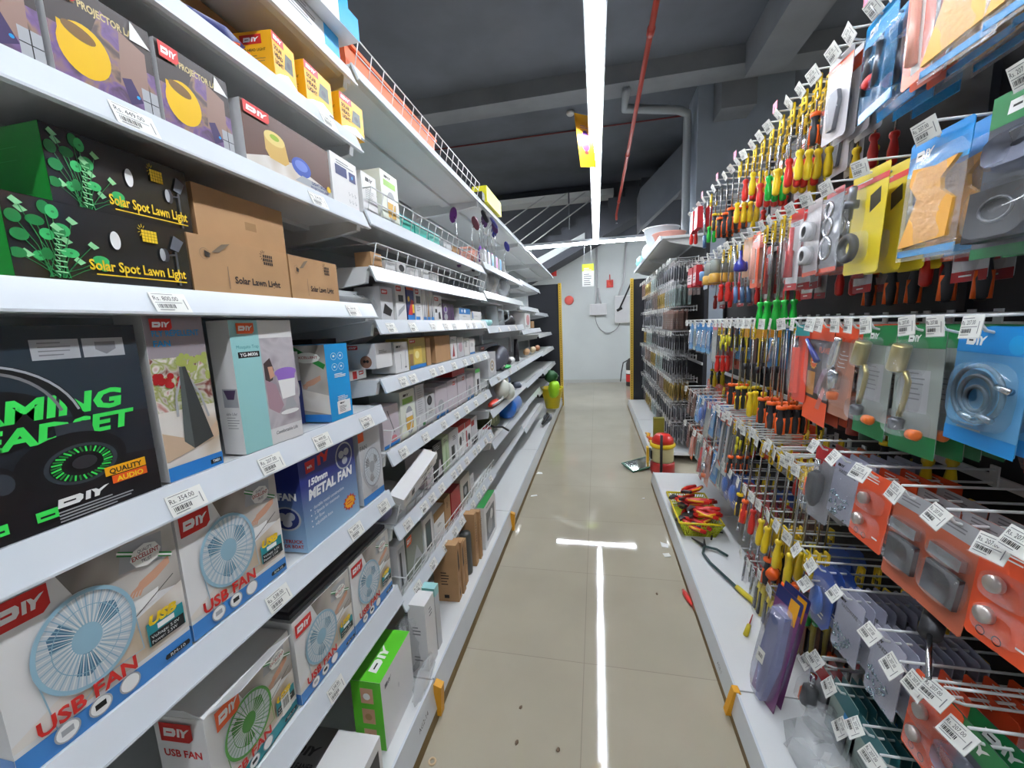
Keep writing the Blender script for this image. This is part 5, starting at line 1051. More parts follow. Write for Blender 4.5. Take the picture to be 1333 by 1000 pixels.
def hook(y, z, row, label, group='white peg hooks of the tool wall', x=XT, far=False, flag=False, tagged=True):
    t = first_or_copy(HPF if far else HP, 'f' if far else 'n')
    t.location = (x, y, z); t['label'] = label; t['group'] = group
    for c in list(t.children):
        if c.name.startswith('price_tag'):
            if tagged: c.rotation_euler = (rh.uniform(-.12, .12), (ROWT.get(row, .3) if not (row >= 4 and y > 1.5) else .12) + rh.uniform(-.1, .1), rh.uniform(-.25, .15))
            else: bpy.data.objects.remove(c)
    if flag: MB().box(0, -.02, 0, .001, .02, .035, pink).build('pink_flag', t)
    return t

# ---- products: hanging point at the origin, printed side facing -x
UF = ((0, -1, 0), (0, 0, 1))
def pcard(mb, w, h, m, t=.0012, z=0.012, r=.006):
    pts = [(-w / 2, z - h + r), (-w / 2 + r, z - h), (w / 2 - r, z - h), (w / 2, z - h + r), (w / 2, z - r), (w / 2 - r, z), (-w / 2 + r, z), (-w / 2, z - r)]
    mb.slab(pts, t, m); return Face(mb, (-.0001, w / 2, z - h), *UF, w, h)
def bub(mb, y, z, ry, rz, d, m=None, n=16, x=0):
    m = m or clear; vs = []
    for k, (s_, xx) in enumerate(((1, 0), (.94, -.75 * d), (.8, -d))):
        vs += [(x + xx, y + ry * s_ * math.copysign(abs(math.cos(a)) ** .6, math.cos(a)), z + rz * s_ * math.copysign(abs(math.sin(a)) ** .6, math.sin(a))) for a in [2 * PI * i / n for i in range(n)]]
    fs = [(k * n + i, (k + 1) * n + i, (k + 1) * n + (i + 1) % n, k * n + (i + 1) % n) for k in range(2) for i in range(n)] + [tuple(range(2 * n, 3 * n))]
    mb.add(vs, fs, m, True); return mb
def bag(mb, w, h, m, d=.012, z=.0, seed=1):
    rd = random.Random(seed); nu, nv = 7, 9; vs = []
    for sgn in (-1, 1):
        for j in range(nv + 1):
            for i in range(nu + 1):
                u, v = i / nu, j / nv; b = math.sin(PI * u) * math.sin(PI * min(1, v * 1.0)) ** .5
                vs.append((sgn * d * b * rd.uniform(.5, 1.1) + .0, (u - .5) * w * (1 + .02 * rd.uniform(-1, 1)), z - h * v))
    fs = []
    for s_ in range(2):
        o = s_ * (nu + 1) * (nv + 1)
        for j in range(nv):
            for i in range(nu):
                a = o + j * (nu + 1) + i; q = (a, a + 1, a + nu + 2, a + nu + 1); fs.append(q if s_ else q[::-1])
    mb.add(vs, fs, m, True); return mb
PROTO = {}
def proto(key):
    def deco(fn):
        PROTO[key] = fn; return fn
    return deco
def shell(name, cat): return empty(name, 'x', cat)
clr = M((236, 240, 244), .06, name='blister_clear', alpha=.14, coat=1., spec=1.)
film = M((236, 240, 246), .1, name='crinkled_film', alpha=.2, coat=1., spec=1., bump=1.6, bscale=70)
orc = M((232, 84, 40), .4, name='orange_card', coat=.2); yec = M((224, 200, 40), .4, name='yellow_card', coat=.2); grc = M((30, 122, 66), .4, name='green_card', coat=.2); blc = M((28, 140, 214), .35, name='blue_card', coat=.3)
@proto('hose')
def _(t):
    mb = MB(); F = pcard(mb, .16, .235, M((92, 158, 206), .3, name='clear_blue_card', coat=.5))
    F.rect(0, .185, .16, .235, blc).rect(0, 0, .16, .03, blc).diy(.02, .2, .045, .018).ell(.13, .205, .018, .018, lblue, 14).lines(.03, .04, .06, 2, .008, .003, lgrey); mb.build('card', t)
    mb = MB()
    for r, z in ((.055, -.115), (.038, -.118), (.024, -.125)): mb.tube([(-.012, r * math.cos(a), z + r * math.sin(a)) for a in [2 * PI * i / 22 for i in range(22)]], .0045, dsteel, 6, closed=True)
    for y, z in ((-.058, -.10), (.01, -.165), (-.03, -.16)): mb.tube([(-.014, y - .012, z), (-.014, y + .014, z + .006)], .007, steel, 7)
    mb.build('hose_clamp', t); bub(MB(), 0, -.12, .066, .068, .025, M((150, 196, 226), .08, name='blister_blue', alpha=.35, coat=1)).build('blister', t)
@proto('brass')
def _(t):
    mb = MB(); F = pcard(mb, .13, .30, M((150, 158, 152), .3, name='grey_green_card', coat=.5)); F.rect(0, .25, .13, .3, grc).rect(0, 0, .13, .05, grc).diy(.03, .265, .035, .016).rect(.02, .1, .1, .2, lgrey).lines(.03, .19, .06, 6, .012, .003, grey); mb.build('card', t)
    mb = MB(); mb.lathe([(.017, 0), (.019, .004), (.019, .06), (.016, .064)], brass, 16, Matrix.Translation((-.022, .02, -.03)) @ Matrix.Rotation(PI + .25, 4, 'X')); mb.build('nozzle', t)
    MB().tube([(-.022, .005, -.092), (-.022, -.006, -.115), (-.024, -.004, -.15), (-.02, .014, -.2)], .006, brass, 8).build('bent_pipe', t)
    MB().lathe([(.006, 0), (.015, .004), (.016, .025), (.01, .03)], dsteel, 10, Matrix.Translation((-.02, .02, -.235))).build('valve', t)
    MB().lathe([(.012, 0), (.013, .018), (.008, .022)], M((240, 120, 50), .4, name='knob_orange'), 12, Matrix.Translation((-.022, -.025, -.235)) @ Matrix.Rotation(PI / 2, 4, 'X')).build('knob', t)
    m = bub(MB(), .01, -.06, .034, .045, .045, clr); bub(m, .0, -.215, .05, .035, .04, clr); bub(m, 0, -.14, .018, .05, .03, clr); m.build('blister', t)
@proto('torch')
def _(t):
    mb = MB(); F = pcard(mb, .11, .28, M((196, 140, 116), .35, name='copper_card', coat=.3)); F.rect(0, .23, .11, .28, orc).rect(.01, .03, .1, .12, M((200, 150, 130), .4, name='print_salmon')).lines(.02, .2, .06, 5, .012, .003, pwhite); mb.build('card', t)
    MB().lathe([(.012, -.0), (.015, .02), (.016, .06), (.012, .09), (.013, .1)], M((236, 236, 240), .12, 1., name='chrome'), 14, Matrix.Translation((-.022, .015, -.12)) @ Matrix.Rotation(.25, 4, 'X')).build('burner_head', t)
    MB().lathe([(.016, 0), (.018, .05), (.012, .06)], M((210, 214, 220), .15, 1., name='chrome_dark'), 12, Matrix.Translation((-.022, -.005, -.18))).build('valve', t)
    MB().lathe([(.014, 0), (.016, .02), (.01, .024)], M((240, 120, 50), .4), 12, Matrix.Translation((-.022, -.006, -.212))).build('knob', t)
    m = bub(MB(), .01, -.09, .03, .06, .04, clr); bub(m, .0, -.18, .042, .045, .045, clr); m.build('blister', t)
@proto('flame')
def _(t):
    mb = MB(); F = pcard(mb, .17, .33, M((58, 42, 44), .35, name='maroon_black_card', coat=.3)); F.rect(0, .28, .17, .33, orc).rect(0, 0, .17, .08, orc).rect(.01, .09, .07, .17, M((190, 130, 60), .4, name='print_ochre'))
    F.text('FLAME', .08, .24, .018, orange, w=.07, bold=.03, it=.1).poly([(.05 + .028 * (1 if i % 2 else .8) * math.cos(PI * i / 14), .205 + .028 * (1 if i % 2 else .8) * math.sin(PI * i / 14)) for i in range(28)], amber).ell(.05, .205, .02, .02, orange, 14).lines(.036, .21, .03, 2, .01, .004, pwhite)
    F.poly([(.07, .1), (.1, .1), (.15, .19), (.12, .19)], M((140, 110, 130), .4, name='print_mauve')).poly([(.09, .05), (.12, .05), (.15, .12), (.13, .13)], M((190, 100, 90), .4, name='print_clay')); mb.build('card', t)
    MB().tube([(-.014, .07, -.04), (-.014, .03, -.07), (-.014, -.02, -.105)], [.007, .008, .01], M((40, 60, 150), .25, name='blue_tube', coat=.6), 8).build('gas_tube', t)
    bub(MB(), 0, -.12, .06, .09, .025, clr).build('blister', t)
@proto('magnet')
def _(t):
    mb = MB(); F = pcard(mb, .13, .2, orc); F.lines(.02, .19, .06, 3, .008, .003, pwhite).ring(.03, .02, .008, .008, .002, black, 12).ring(.06, .02, .008, .008, .002, black, 12).rect(.09, .03, .11, .034, pwhite); mb.build('card', t)
    for y, z in ((.02, -.065), (.025, -.13)):
        MB().lathe([(.0, -.002), (.014, -.002), (.016, 0), (.016, .012), (.0, .012)], M((206, 196, 190), .3, .8, name='nickel'), 16, Matrix.Translation((-.004, y, z)) @ Matrix.Rotation(-PI / 2, 4, 'Y')).build('catch_disc', t)
    m = bub(MB(), .0, -.068, .045, .028, .022, clr); bub(m, .0, -.135, .045, .03, .022, clr); m.build('blister', t)
@proto('hinge')
def _(t):
    mb = MB(); F = pcard(mb, .12, .23, M((190, 96, 66), .4, name='rust_card', coat=.2)); F.rect(.0, .19, .12, .23, lgrey).lines(.02, .22, .06, 3, .008, .003, grey); mb.build('card', t)
    m = MB(); m.slab([(-.045, -.1), (.04, -.1), (.04, -.17), (-.045, -.17)], .01, dsteel, Matrix.Translation((-.014, 0, 0))); m.slab([(-.04, -.06), (.04, -.06), (.04, -.085), (-.04, -.085)], .012, steel, Matrix.Translation((-.016, 0, 0))); m.build('door_latch', t)
    m = bub(MB(), 0, -.135, .052, .042, .024, clr); bub(m, 0, -.07, .048, .02, .024, clr); m.build('blister', t)
hwb = M((176, 178, 198), .3, name='lilac_grey_card', coat=.4)
@proto('hardware')
def _(t):
    mb = MB(); F = pcard(mb, .12, .19, hwb, .002); F.diy(.012, .155, .03, .009, ink=black); F.text('HARDWARE', .022, .138, .011, black, w=.075, bold=.02); mb.build('card', t)
    rd = random.Random(3); m = MB()
    for i in range(34):
        y, z = rd.uniform(-.035, .04), -.14 + rd.uniform(-.03, .035) ; a = rd.uniform(0, PI); m.tube([(-.006 - rd.uniform(0, .006), y, z), (-.006 - rd.uniform(0, .006), y + .012 * math.cos(a), z + .012 * math.sin(a))], [.0028, .0016], M((176, 196, 206), .25, 1., name='zinc'), 5)
    m.build('screws', t)['kind'] = 'stuff'; bag(MB(), .122, .15, film, .016, -.03, 4).build('bag_film', t)
@proto('arbor')
def _(t):
    mb = MB(); F = pcard(mb, .15, .275, yec); F.rect(0, .235, .15, .25, red).rect(0, .26, .15, .275, yec).lines(.02, .247, .1, 1, .01, .003, pwhite).poly([(.09, .16), (.13, .18), (.125, .22), (.085, .205)], M((60, 56, 40), .4, name='print_umber')); mb.build('card', t)
    MB().lathe([(.006, -.05), (.006, -.02), (.018, -.02), (.018, .0), (.01, .0), (.01, .035), (.006, .04)], dsteel, 8, Matrix.Translation((-.02, .035, -.06))).build('arbor', t)
    MB().tube([(-.02, .035, -.11), (-.02, .035, -.15)], .004, steel, 6).build('pilot_bit', t)
    MB().tube([(-.024, .022 + .03 * math.cos(a), -.19 + .03 * math.sin(a)) for a in [2 * PI * i / 20 for i in range(20)]], .0115, rubber, 8, closed=True).build('hole_saw', t)
    m = bub(MB(), .02, -.19, .045, .045, .04, clr); bub(m, .035, -.09, .028, .07, .035, clr); m.build('blister', t)
amb_p = M((238, 172, 64), .35, name='amber_plastic', coat=.3)
@proto('spatula')
def _(t):
    mb = MB(); F = pcard(mb, .165, .075, blc, .002); F.diy(.02, .03, .05, .02).rect(0, 0, .165, .01, lblue); mb.build('header', t)
    pts = [(-.065, -.215), (-.07, -.14), (-.035, -.115), (-.03, -.09), (-.068, -.055), (-.01, -.06), (.055, -.05), (.06, -.085), (.03, -.12), (.045, -.16), (.07, -.225)]
    MB().slab(pts, .008, amb_p, Matrix.Translation((-.008, 0, 0))).build('scraper', t)
    m = MB(); bag(m, .165, .235, film, .018, -.02, 7); m.slab([(-.08, -.23), (.08, -.23), (.08, -.245), (-.08, -.245)], .003, lblue); m.build('bag_film', t)
@proto('gripper')
def _(t):
    mb = MB(); pcard(mb, .14, .06, lblue, .002).diy(.02, .02, .045, .02); mb.build('header', t)
    m = MB(); m.tube([(-.01, .02, -.07), (-.012, .0, -.12), (-.01, .03, -.18)], [.012, .018, .012], bk, 8); m.tube([(-.01, -.03, -.08), (-.012, -.02, -.18)], .01, dsteel, 8); m.build('tool', t)
    MB().blob((-.012, .01, -.155), .014, .03, .018, red, 10, 6).build('red_insert', t)
    m = MB(); bag(m, .15, .22, M((70, 160, 220), .1, name='blue_film', alpha=.3, coat=1., bump=1.5, bscale=70), .024, -.015, 9); m.slab([(-.07, -.21), (.07, -.21), (.07, -.235), (-.07, -.235)], .003, lblue); m.build('bag_film', t)
@proto('orangecard')
def _(t):
    mb = MB(); F = pcard(mb, .09, .25, M((238, 96, 48), .35, name='tangerine_card', coat=.3)); F.rect(.03, .02, .06, .18, pwhite).lines(.02, .23, .05, 3, .01, .004, pwhite); mb.build('card', t)
    MB().tube([(-.01, 0, -.06), (-.01, .0, -.2)], [.009, .012], M((240, 180, 160), .3, name='pale_coral'), 8).build('handle', t); bub(MB(), 0, -.13, .03, .09, .02, clr).build('blister', t)
@proto('greycard')
def _(t):
    mb = MB(); F = pcard(mb, .12, .24, M((190, 186, 190), .35, name='silver_card', coat=.3)); F.rect(0, .18, .12, .22, orc).lines(.02, .21, .06, 2, .01, .004, pwhite); mb.build('card', t)
    MB().slab([(-.02, -.09), (.02, -.09), (.03, -.12), (.015, -.2), (-.015, -.2), (-.03, -.12)], .012, dsteel, Matrix.Translation((-.014, 0, 0))).build('tool_head', t); bub(MB(), 0, -.14, .04, .08, .024, clr).build('blister', t)
@proto('greenblack')
def _(t):
    mb = MB(); F = pcard(mb, .17, .29, M((72, 76, 88), .3, name='smoke_card', coat=.6)); F.rect(0, .235, .17, .29, grc).diy(.03, .25, .07, .022).rect(.0, .0, .17, .02, grc); mb.build('card', t)
    m = MB(); m.slab([(-.06, -.16), (.06, -.16), (.065, -.25), (-.06, -.25)], .03, bk, Matrix.Translation((-.035, 0, 0))); m.build('tool_case', t)
    MB().tube([(-.04, -.0 + .03 * math.cos(a), -.2 + .02 * math.sin(a)) for a in [2 * PI * i / 16 for i in range(16)]], .003, dsteel, 5, closed=True).build('wire_loop', t)
    m = bub(MB(), 0, -.2, .075, .06, .045, clr); bub(m, 0, -.095, .072, .035, .03, M((170, 176, 200), .1, name='blister_smoke', alpha=.5, coat=1)); m.build('blister', t)
@proto('washers')
def _(t):
    mb = MB(); F = pcard(mb, .11, .25, M((150, 152, 160), .3, name='pewter_card', coat=.4)); F.rect(0, 0, .11, .014, orc).rect(0, .23, .11, .25, dred); mb.build('card', t)
    for i, (y, z, r) in enumerate(((0, -.05, .022), (.0, -.1, .026), (.0, -.165, .033))): MB().tube([(-.012, y + r * math.cos(a), z + r * math.sin(a)) for a in [2 * PI * k / 18 for k in range(18)]], .005, steel, 6, closed=True).build('ring', t)
    bag(MB(), .112, .22, film, .024, -.02, 12).build('bag_film', t)
@proto('tape')
def _(t):
    mb = MB(); F = pcard(mb, .10, .25, M((190, 180, 180), .3, name='shell_card', coat=.4)); F.rect(0, 0, .1, .014, orc); mb.build('card', t)
    for z in (-.09, -.17):
        MB().lathe([(.018, 0), (.032, 0), (.032, .024), (.018, .024)], cwg, 18, Matrix.Translation((-.004, 0, z)) @ Matrix.Rotation(-PI / 2, 4, 'Y'), cap=False).build('roll', t)
    bag(MB(), .105, .22, film, .034, -.02, 13).build('bag_film', t)
@proto('redtool')
def _(t):
    mb = MB(); F = pcard(mb, .09, .29, cwg); F.rect(0, .25, .09, .29, red).rect(0, 0, .09, .025, dred).text('TOOLS', .02, .232, .013, black, w=.05, bold=.03).lines(.02, .012, .05, 1, .01, .004, pwhite); mb.build('card', t)
    MB().tube([(-.014, 0, -.05), (-.014, 0, -.13), (-.014, 0, -.135), (-.014, 0, -.16), (-.014, 0, -.23)], [.008, .009, .014, .012, .016], M((196, 40, 40), .3, name='red_grip', coat=.4), 9).build('screwdriver', t); bub(MB(), 0, -.14, .026, .12, .03, clr).build('blister', t)
@proto('coralknife')
def _(t):
    mb = MB(); F = pcard(mb, .10, .28, M((236, 84, 60), .35, name='coral_card', coat=.3)); F.rect(0, .24, .1, .28, teal); mb.build('card', t)
    MB().slab([(-.012, -.07), (.012, -.07), (.014, -.24), (-.014, -.24)], .014, M((240, 96, 70), .3, name='coral_grip', coat=.4), Matrix.Translation((-.016, .02, 0))).build('knife', t); MB().slab([(-.01, -.03), (.01, -.04), (.01, -.08), (-.01, -.08)], .003, bk, Matrix.Translation((-.01, .02, 0))).build('blade', t); bub(MB(), .02, -.15, .03, .11, .024, clr).build('blister', t)
@proto('teal')
def _(t):
    mb = MB(); F = pcard(mb, .12, .25, M((150, 168, 158), .3, name='sage_clear_card', coat=.6), .0015); F.poly([(0, .25), (.12, .25), (.12, .16), (.08, .19), (0, .19)], M((46, 110, 116), .3, name='deep_teal_print', coat=.4)).rect(.07, .02, .1, .19, lblue).lines(.02, .15, .04, 6, .016, .003, grey); mb.build('card', t)
    MB().slab([(-.045, -.08), (-.01, -.08), (-.01, -.21), (-.045, -.21)], .004, dsteel, Matrix.Translation((-.006, 0, 0))).build('blade', t); bub(MB(), -.028, -.145, .026, .072, .012, clr, 10).build('blister', t)
@proto('purplepack')
def _(t):
    mb = MB(); F = pcard(mb, .10, .36, M((120, 60, 110), .35, name='plum_card', coat=.5)); F.rect(0, .32, .1, .36, navy).rect(.055, .28, .09, .35, amber); mb.build('card', t)
    MB().slab([(-.03, -.05), (.025, -.05), (.03, -.2), (.0, -.33), (-.02, -.33), (-.04, -.2)], .02, M((120, 130, 170), .25, name='slate_blue_tool', coat=.5), Matrix.Translation((-.024, 0, 0))).build('tool', t)
    bub(MB(), 0, -.185, .043, .155, .035, M((190, 190, 226), .08, name='blister_lilac', alpha=.35, coat=1)).build('blister', t)
    mb = MB(); F = Face(mb, (-.037, .02, -.22), *UF, .03, .04); F.rect(0, 0, .03, .04, label_w).bars(.005, .014, .02, .012, black, 8); mb.build('price_sticker', t)
@proto('cutter')
def _(t):
    mb = MB(); F = pcard(mb, .08, .21, M((150, 96, 70), .5, name='brown_card')); mb.build('card', t)
    for y in (-.018, .02): MB().tube([(-.014, y, -.03), (-.016, y, -.07), (-.014, y, -.17)], [.012, .014, .011], M((226, 206, 60), .35, name='grip_yellow') if y < 0 else M((226, 206, 60), .35), 7).build('grip', t); MB().slab([(y - .008, -.06), (y + .008, -.06), (y + .008, -.16), (y - .008, -.16)], .008, bk, Matrix.Translation((-.032, 0, 0))).build('grip_inlay', t)
    bub(MB(), 0, -.1, .038, .095, .036, clr).build('blister', t)
@proto('wrench')
def _(t):
    m = MB(); m.tube([(-.008, .0, -.02), (-.008, .0, -.24)], .005, steel, 6)
    for z in (-.02, -.24): m.tube([(-.008, .011 * math.cos(a), z + .011 * math.sin(a)) for a in [2 * PI * k / 12 for k in range(12)]], .005, steel, 5, closed=True)
    m.build('spanner', t); m = MB(); pcard(m, .05, .05, dred, .001); m.build('header', t); bag(MB(), .055, .26, clr, .014, -.0, 5).build('bag_film', t)
@proto('bluebubble')
def _(t):
    mb = MB(); F = pcard(mb, .12, .2, M((44, 84, 170), .3, name='royal_card', coat=.5), r=.03); F.lines(.02, .06, .07, 3, .014, .006, pwhite); mb.build('card', t)
    MB().blob((-.014, 0, -.1), .014, .035, .05, M((60, 110, 196), .3, name='royal_plastic'), 10, 7).build('tool', t); bub(MB(), 0, -.1, .05, .075, .03, clr).build('blister', t)
@proto('bluepack')
def _(t):
    mb = MB(); F = pcard(mb, .10, .2, blc); F.rect(0, 0, .1, .03, lblue).rect(.02, .05, .08, .15, M((150, 190, 220), .3, name='print_ice')).diy(.01, .175, .04, .012); mb.build('card', t)
    MB().tube([(-.01, -.02, -.04), (-.012, .0, -.1), (-.01, .02, -.15)], .007, M((236, 236, 240), .12, 1.), 7).build('tool', t); bag(MB(), .1, .17, film, .02, -.03, 15).build('bag_film', t)
@proto('clearpink')
def _(t):
    mb = MB(); F = pcard(mb, .11, .24, M((156, 160, 150), .3, name='lichen_card', coat=.6)); F.rect(0, .2, .11, .24, M((200, 100, 116), .4, name='rose_header')); mb.build('card', t); bag(MB(), .112, .2, film, .026, -.04, 16).build('bag_film', t)
@proto('sawpack')
def _(t):
    mb = MB(); F = pcard(mb, .07, .34, M((136, 140, 142), .4, name='ash_card')); F.rect(0, 0, .07, .05, M((190, 196, 196), .3, name='mist_print')).poly([(.01, .05), (.06, .02), (.06, .035), (.01, .07)], orange); mb.build('card', t)
    MB().slab([(-.02, -.03), (.005, -.03), (.012, -.27), (-.012, -.27)], .006, M((206, 206, 206), .3, .6, name='saw_plate'), Matrix.Translation((-.01, 0, 0))).build('saw_blade', t); MB().slab([(-.025, -.0), (.02, -.0), (.015, -.035), (-.02, -.035)], .014, orange, Matrix.Translation((-.016, 0, 0))).build('handle', t)
@proto('bits')
def _(t):
    mb = MB(); F = pcard(mb, .085, .2, cwg, r=.003); F.rect(0, .15, .085, .2, M((120, 116, 116), .4, name='flint_print')).rect(.012, .02, .03, .14, black).rect(.055, .02, .072, .14, grey); mb.build('card', t); MB().tube([(-.006, 0, -.04), (-.006, 0, -.16)], .008, dsteel, 5).build('drill_bit', t)
@proto('darkbits')
def _(t):
    mb = MB(); F = pcard(mb, .08, .205, M((60, 60, 64), .4, name='graphite_card'), r=.003); F.rect(0, 0, .08, .12, lgrey).rect(.03, .0, .05, .12, black); mb.build('card', t); MB().tube([(-.006, 0, -.03), (-.006, 0, -.15)], .005, bk, 5).build('drill_bit', t)
@proto('goldbits')
def _(t):
    mb = MB(); F = pcard(mb, .085, .2, M((176, 140, 50), .4, name='ochre_card'), r=.003); F.rect(0, .16, .085, .2, cwg).rect(.03, .02, .055, .13, inkb); mb.build('card', t); MB().tube([(-.006, 0, -.03), (-.006, 0, -.15)], .005, brass, 5).build('drill_bit', t)
@proto('tealbits')
def _(t):
    mb = MB(); F = pcard(mb, .09, .2, M((150, 172, 166), .4, name='celadon_card'), r=.003); F.rect(0, .16, .09, .2, cw).rect(.05, .02, .08, .14, dsteel).rect(.01, .02, .03, .12, M((90, 120, 116), .4, name='print_spruce')); mb.build('card', t); bub(MB(), 0, -.1, .02, .06, .014, clr, 8).build('blister', t)
@proto('brownbits')
def _(t):
    mb = MB(); F = pcard(mb, .09, .2, M((112, 84, 76), .45, name='cocoa_card'), r=.003); F.rect(0, .16, .09, .2, M((150, 110, 100), .4, name='print_tan2')).lines(.01, .1, .04, 4, .02, .006, lgrey); mb.build('card', t)
@proto('redbox')
def _(t):
    mb = MB(); mb.box(-.04, -.05, -.14, .0, .05, 0, M((190, 30, 40), .35, name='crimson_carton')); F = Face(mb, (-.0401, .05, -.14), *UF, .1, .14); F.rect(0, .02, .1, .09, M((226, 200, 200), .4, name='print_blush')).lines(.01, .08, .07, 3, .02, .008, grey); mb.build('carton', t); MB().box(-.002, -.04, 0, 0, .04, .03, clr).build('hang_tab', t)
@proto('blueprint')
def _(t):
    mb = MB(); F = pcard(mb, .09, .19, M((190, 196, 206), .4, name='frost_card')); F.rect(0, .02, .03, .19, blue).ell(.055, .06, .03, .03, pwhite, 14).ring(.055, .06, .026, .026, .006, blue, 14); mb.build('card', t)
    MB().lathe([(.02, 0), (.022, .05), (.015, .06)], M((120, 160, 206), .3, name='sky_plastic'), 10, Matrix.Translation((-.022, 0, -.12))).build('roll', t)
@proto('jar')
def _(t):
    MB().lathe([(.03, -.16), (.033, -.155), (.033, -.11), (.026, -.105)], M((206, 160, 70), .3, name='honey_plastic'), 12, Matrix.Translation((-.02, 0, 0))).build('base', t); MB().lathe([(.026, -.105), (.03, -.03), (.02, -.02)], M((170, 180, 176), .15, name='smoky_tube', alpha=.7, coat=1), 12, Matrix.Translation((-.02, 0, 0))).build('tube', t); MB().box(-.022, -.01, -.02, -.018, .01, .01, cw).build('hang_tab', t)
@proto('bluepump')
def _(t):
    mb = MB(); F = pcard(mb, .09, .19, M((206, 150, 110), .35, name='peach_card')); mb.build('card', t); MB().lathe([(.022, -.15), (.03, -.14), (.026, -.11), (.008, -.09), (.008, -.05)], M((40, 50, 150), .3, name='ink_blue_plastic', coat=.4), 12, Matrix.Translation((-.03, 0, 0))).build('suction_cup', t)
@proto('chromelong')
def _(t):
    m = MB(); m.tube([(-.012, .03, -.0), (-.012, -.02, -.22)], .008, M((206, 210, 216), .2, .9, name='satin_chrome'), 8); m.tube([(-.012, -.02, -.22), (-.012, -.035, -.3)], .011, M((70, 100, 140), .3, name='denim_grip'), 8); m.build('bar', t); MB().box(-.002, -.02, -.03, 0, .02, .012, cw).build('hang_tab', t)
def driver(hc, cc, L=.16, hold=None, HL=.1, r=.014, holdL=.055, flat=None):
    def f(t):
        z0 = -.01
        MB().tube([(-.008, 0, z0), (-.008, 0, z0 - L)], .0032, M((176, 176, 176), .25, 1., name='driver_steel'), 6).build('blade', t)
        m = MB(); z = z0 - L
        m.tube([(-.008, 0, z), (-.008, 0, z - .006), (-.008, 0, z - .014), (-.008, 0, z - .022), (-.008, 0, z - HL * .55), (-.008, 0, z - HL * .93), (-.008, 0, z - HL)], [r * .8, r, r * .95, r * .62, r * 1.05, r * .95, r * .5], hc, 9)
        h = m.build('handle', t)
        if cc:
            MB().tube([(-.008, 0, z + .001), (-.008, 0, z - .012)], r * 1.12, cc, 9).build('collar', h)
            g = MB()
            for q in (0, 2.1, 4.2): g.tube([(-.008 + r * .75 * math.cos(q + PI), r * .75 * math.sin(q), z - HL * .4), (-.008 + r * .85 * math.cos(q + PI), r * .85 * math.sin(q), z - HL * .96)], r * .36, cc, 5)
            g.build('grip_pad', h)
        if hold:
            g = MB(); w = .025
            for y in (-w / 2, w / 2): g.tube([(-.008, y, .012), (-.008, y * 1.25, -holdL)], .004, hold, 5)
            for zz in (.012, -holdL * .5, -holdL): g.tube([(-.008, -w / 2, zz), (-.008, w / 2, zz)], .0042, hold, 5)
            g.slab([(-w / 2, .012), (w / 2, .012), (w / 2, -holdL * .35), (-w / 2, -holdL * .35)], .002, hold, Matrix.Translation((-.009, 0, 0)))
            g.build('hanger', t)
    return f
gy = M((246, 214, 40), .3, name='grip_bright_yellow', coat=.4); gr_ = M((214, 44, 36), .3, name='grip_red', coat=.4); gog = M((248, 104, 34), .35, name='grip_orange'); gbk = M((48, 48, 52), .5, name='grip_black'); ggn = M((30, 180, 60), .15, name='grip_clear_green', coat=.8); gho = M((244, 208, 40), .35, name='hanger_yellow')
D = {'d_oy': (gbk, gog), 'd_yel': (gy, None), 'd_red': (gr_, None), 'd_grn': (ggn, None), 'd_by': (gbk, gy), 'd_ry': (gr_, gog)}
for k, (a, b) in D.items():
    for sfx, L in (('', .17), ('_s', .09), ('_l', .30)):
        PROTO[k + sfx] = driver(a, b, L, gho if k in ('d_yel', 'd_red', 'd_grn', 'd_by', 'd_oy') else None, .12 if sfx == '_l' else .10)
PROTO['d_oyn'] = driver(gbk, gog, .17, None, .115, .017); PROTO['d_oyl'] = driver(gbk, gog, .3, None, .115, .017); PROTO['d_gray'] = driver(gbk, gy, .12, M((70, 70, 72), .4, name='hanger_grey'))
PROTO['d_crd'] = driver(gbk, None, .12, gho)
@proto('scissors')
def _(t):
    for q in (-1, 1):
        MB().slab([(q * .002, -.01), (q * .014, -.02), (q * .004, -.16), (0, -.18)], .003, M((206, 176, 40), .35, name='gold_yellow_steel'), Matrix.Translation((-.01 + q * .002, 0, 0))).build('blade', t)
    g = MB(); g.slab([(-.026, .01), (.026, .01), (.026, -.05), (-.026, -.05)], .003, amber, Matrix.Translation((-.014, 0, 0))); g.build('hanger', t); MB().tube([(-.01, .0, -.18), (-.01, .0, -.21)], .01, bk, 7).build('handle', t)
@proto('keyring_knife')
def _(t):
    for i, (y, z) in enumerate(((-.012, -.06), (.012, -.05), (0, -.09))): MB().tube([(-.01 - .006 * i, y, z), (-.01 - .006 * i, y, z - .05)], [.008, .004], M((206, 196, 40), .35, name='acid_yellow'), 7).build('handle', t)
    MB().slab([(-.012, 0), (.012, 0), (.016, -.12), (-.016, -.12)], .006, bk).build('sheath', t)
@proto('mtool')
def _(t):
    m = MB(); m.tube([(0, 0, 0), (-.01, .06, -.01), (-.0, .13, -.02)], [.018, .022, .02], gbk, 9); m.build('handle', t); MB().tube([(0, -.03, .004), (0, .004, 0)], .022, gog, 9).build('end_cap', t); MB().tube([(0, .13, -.02), (.0, .24, -.04)], .005, steel, 6).build('blade', t)
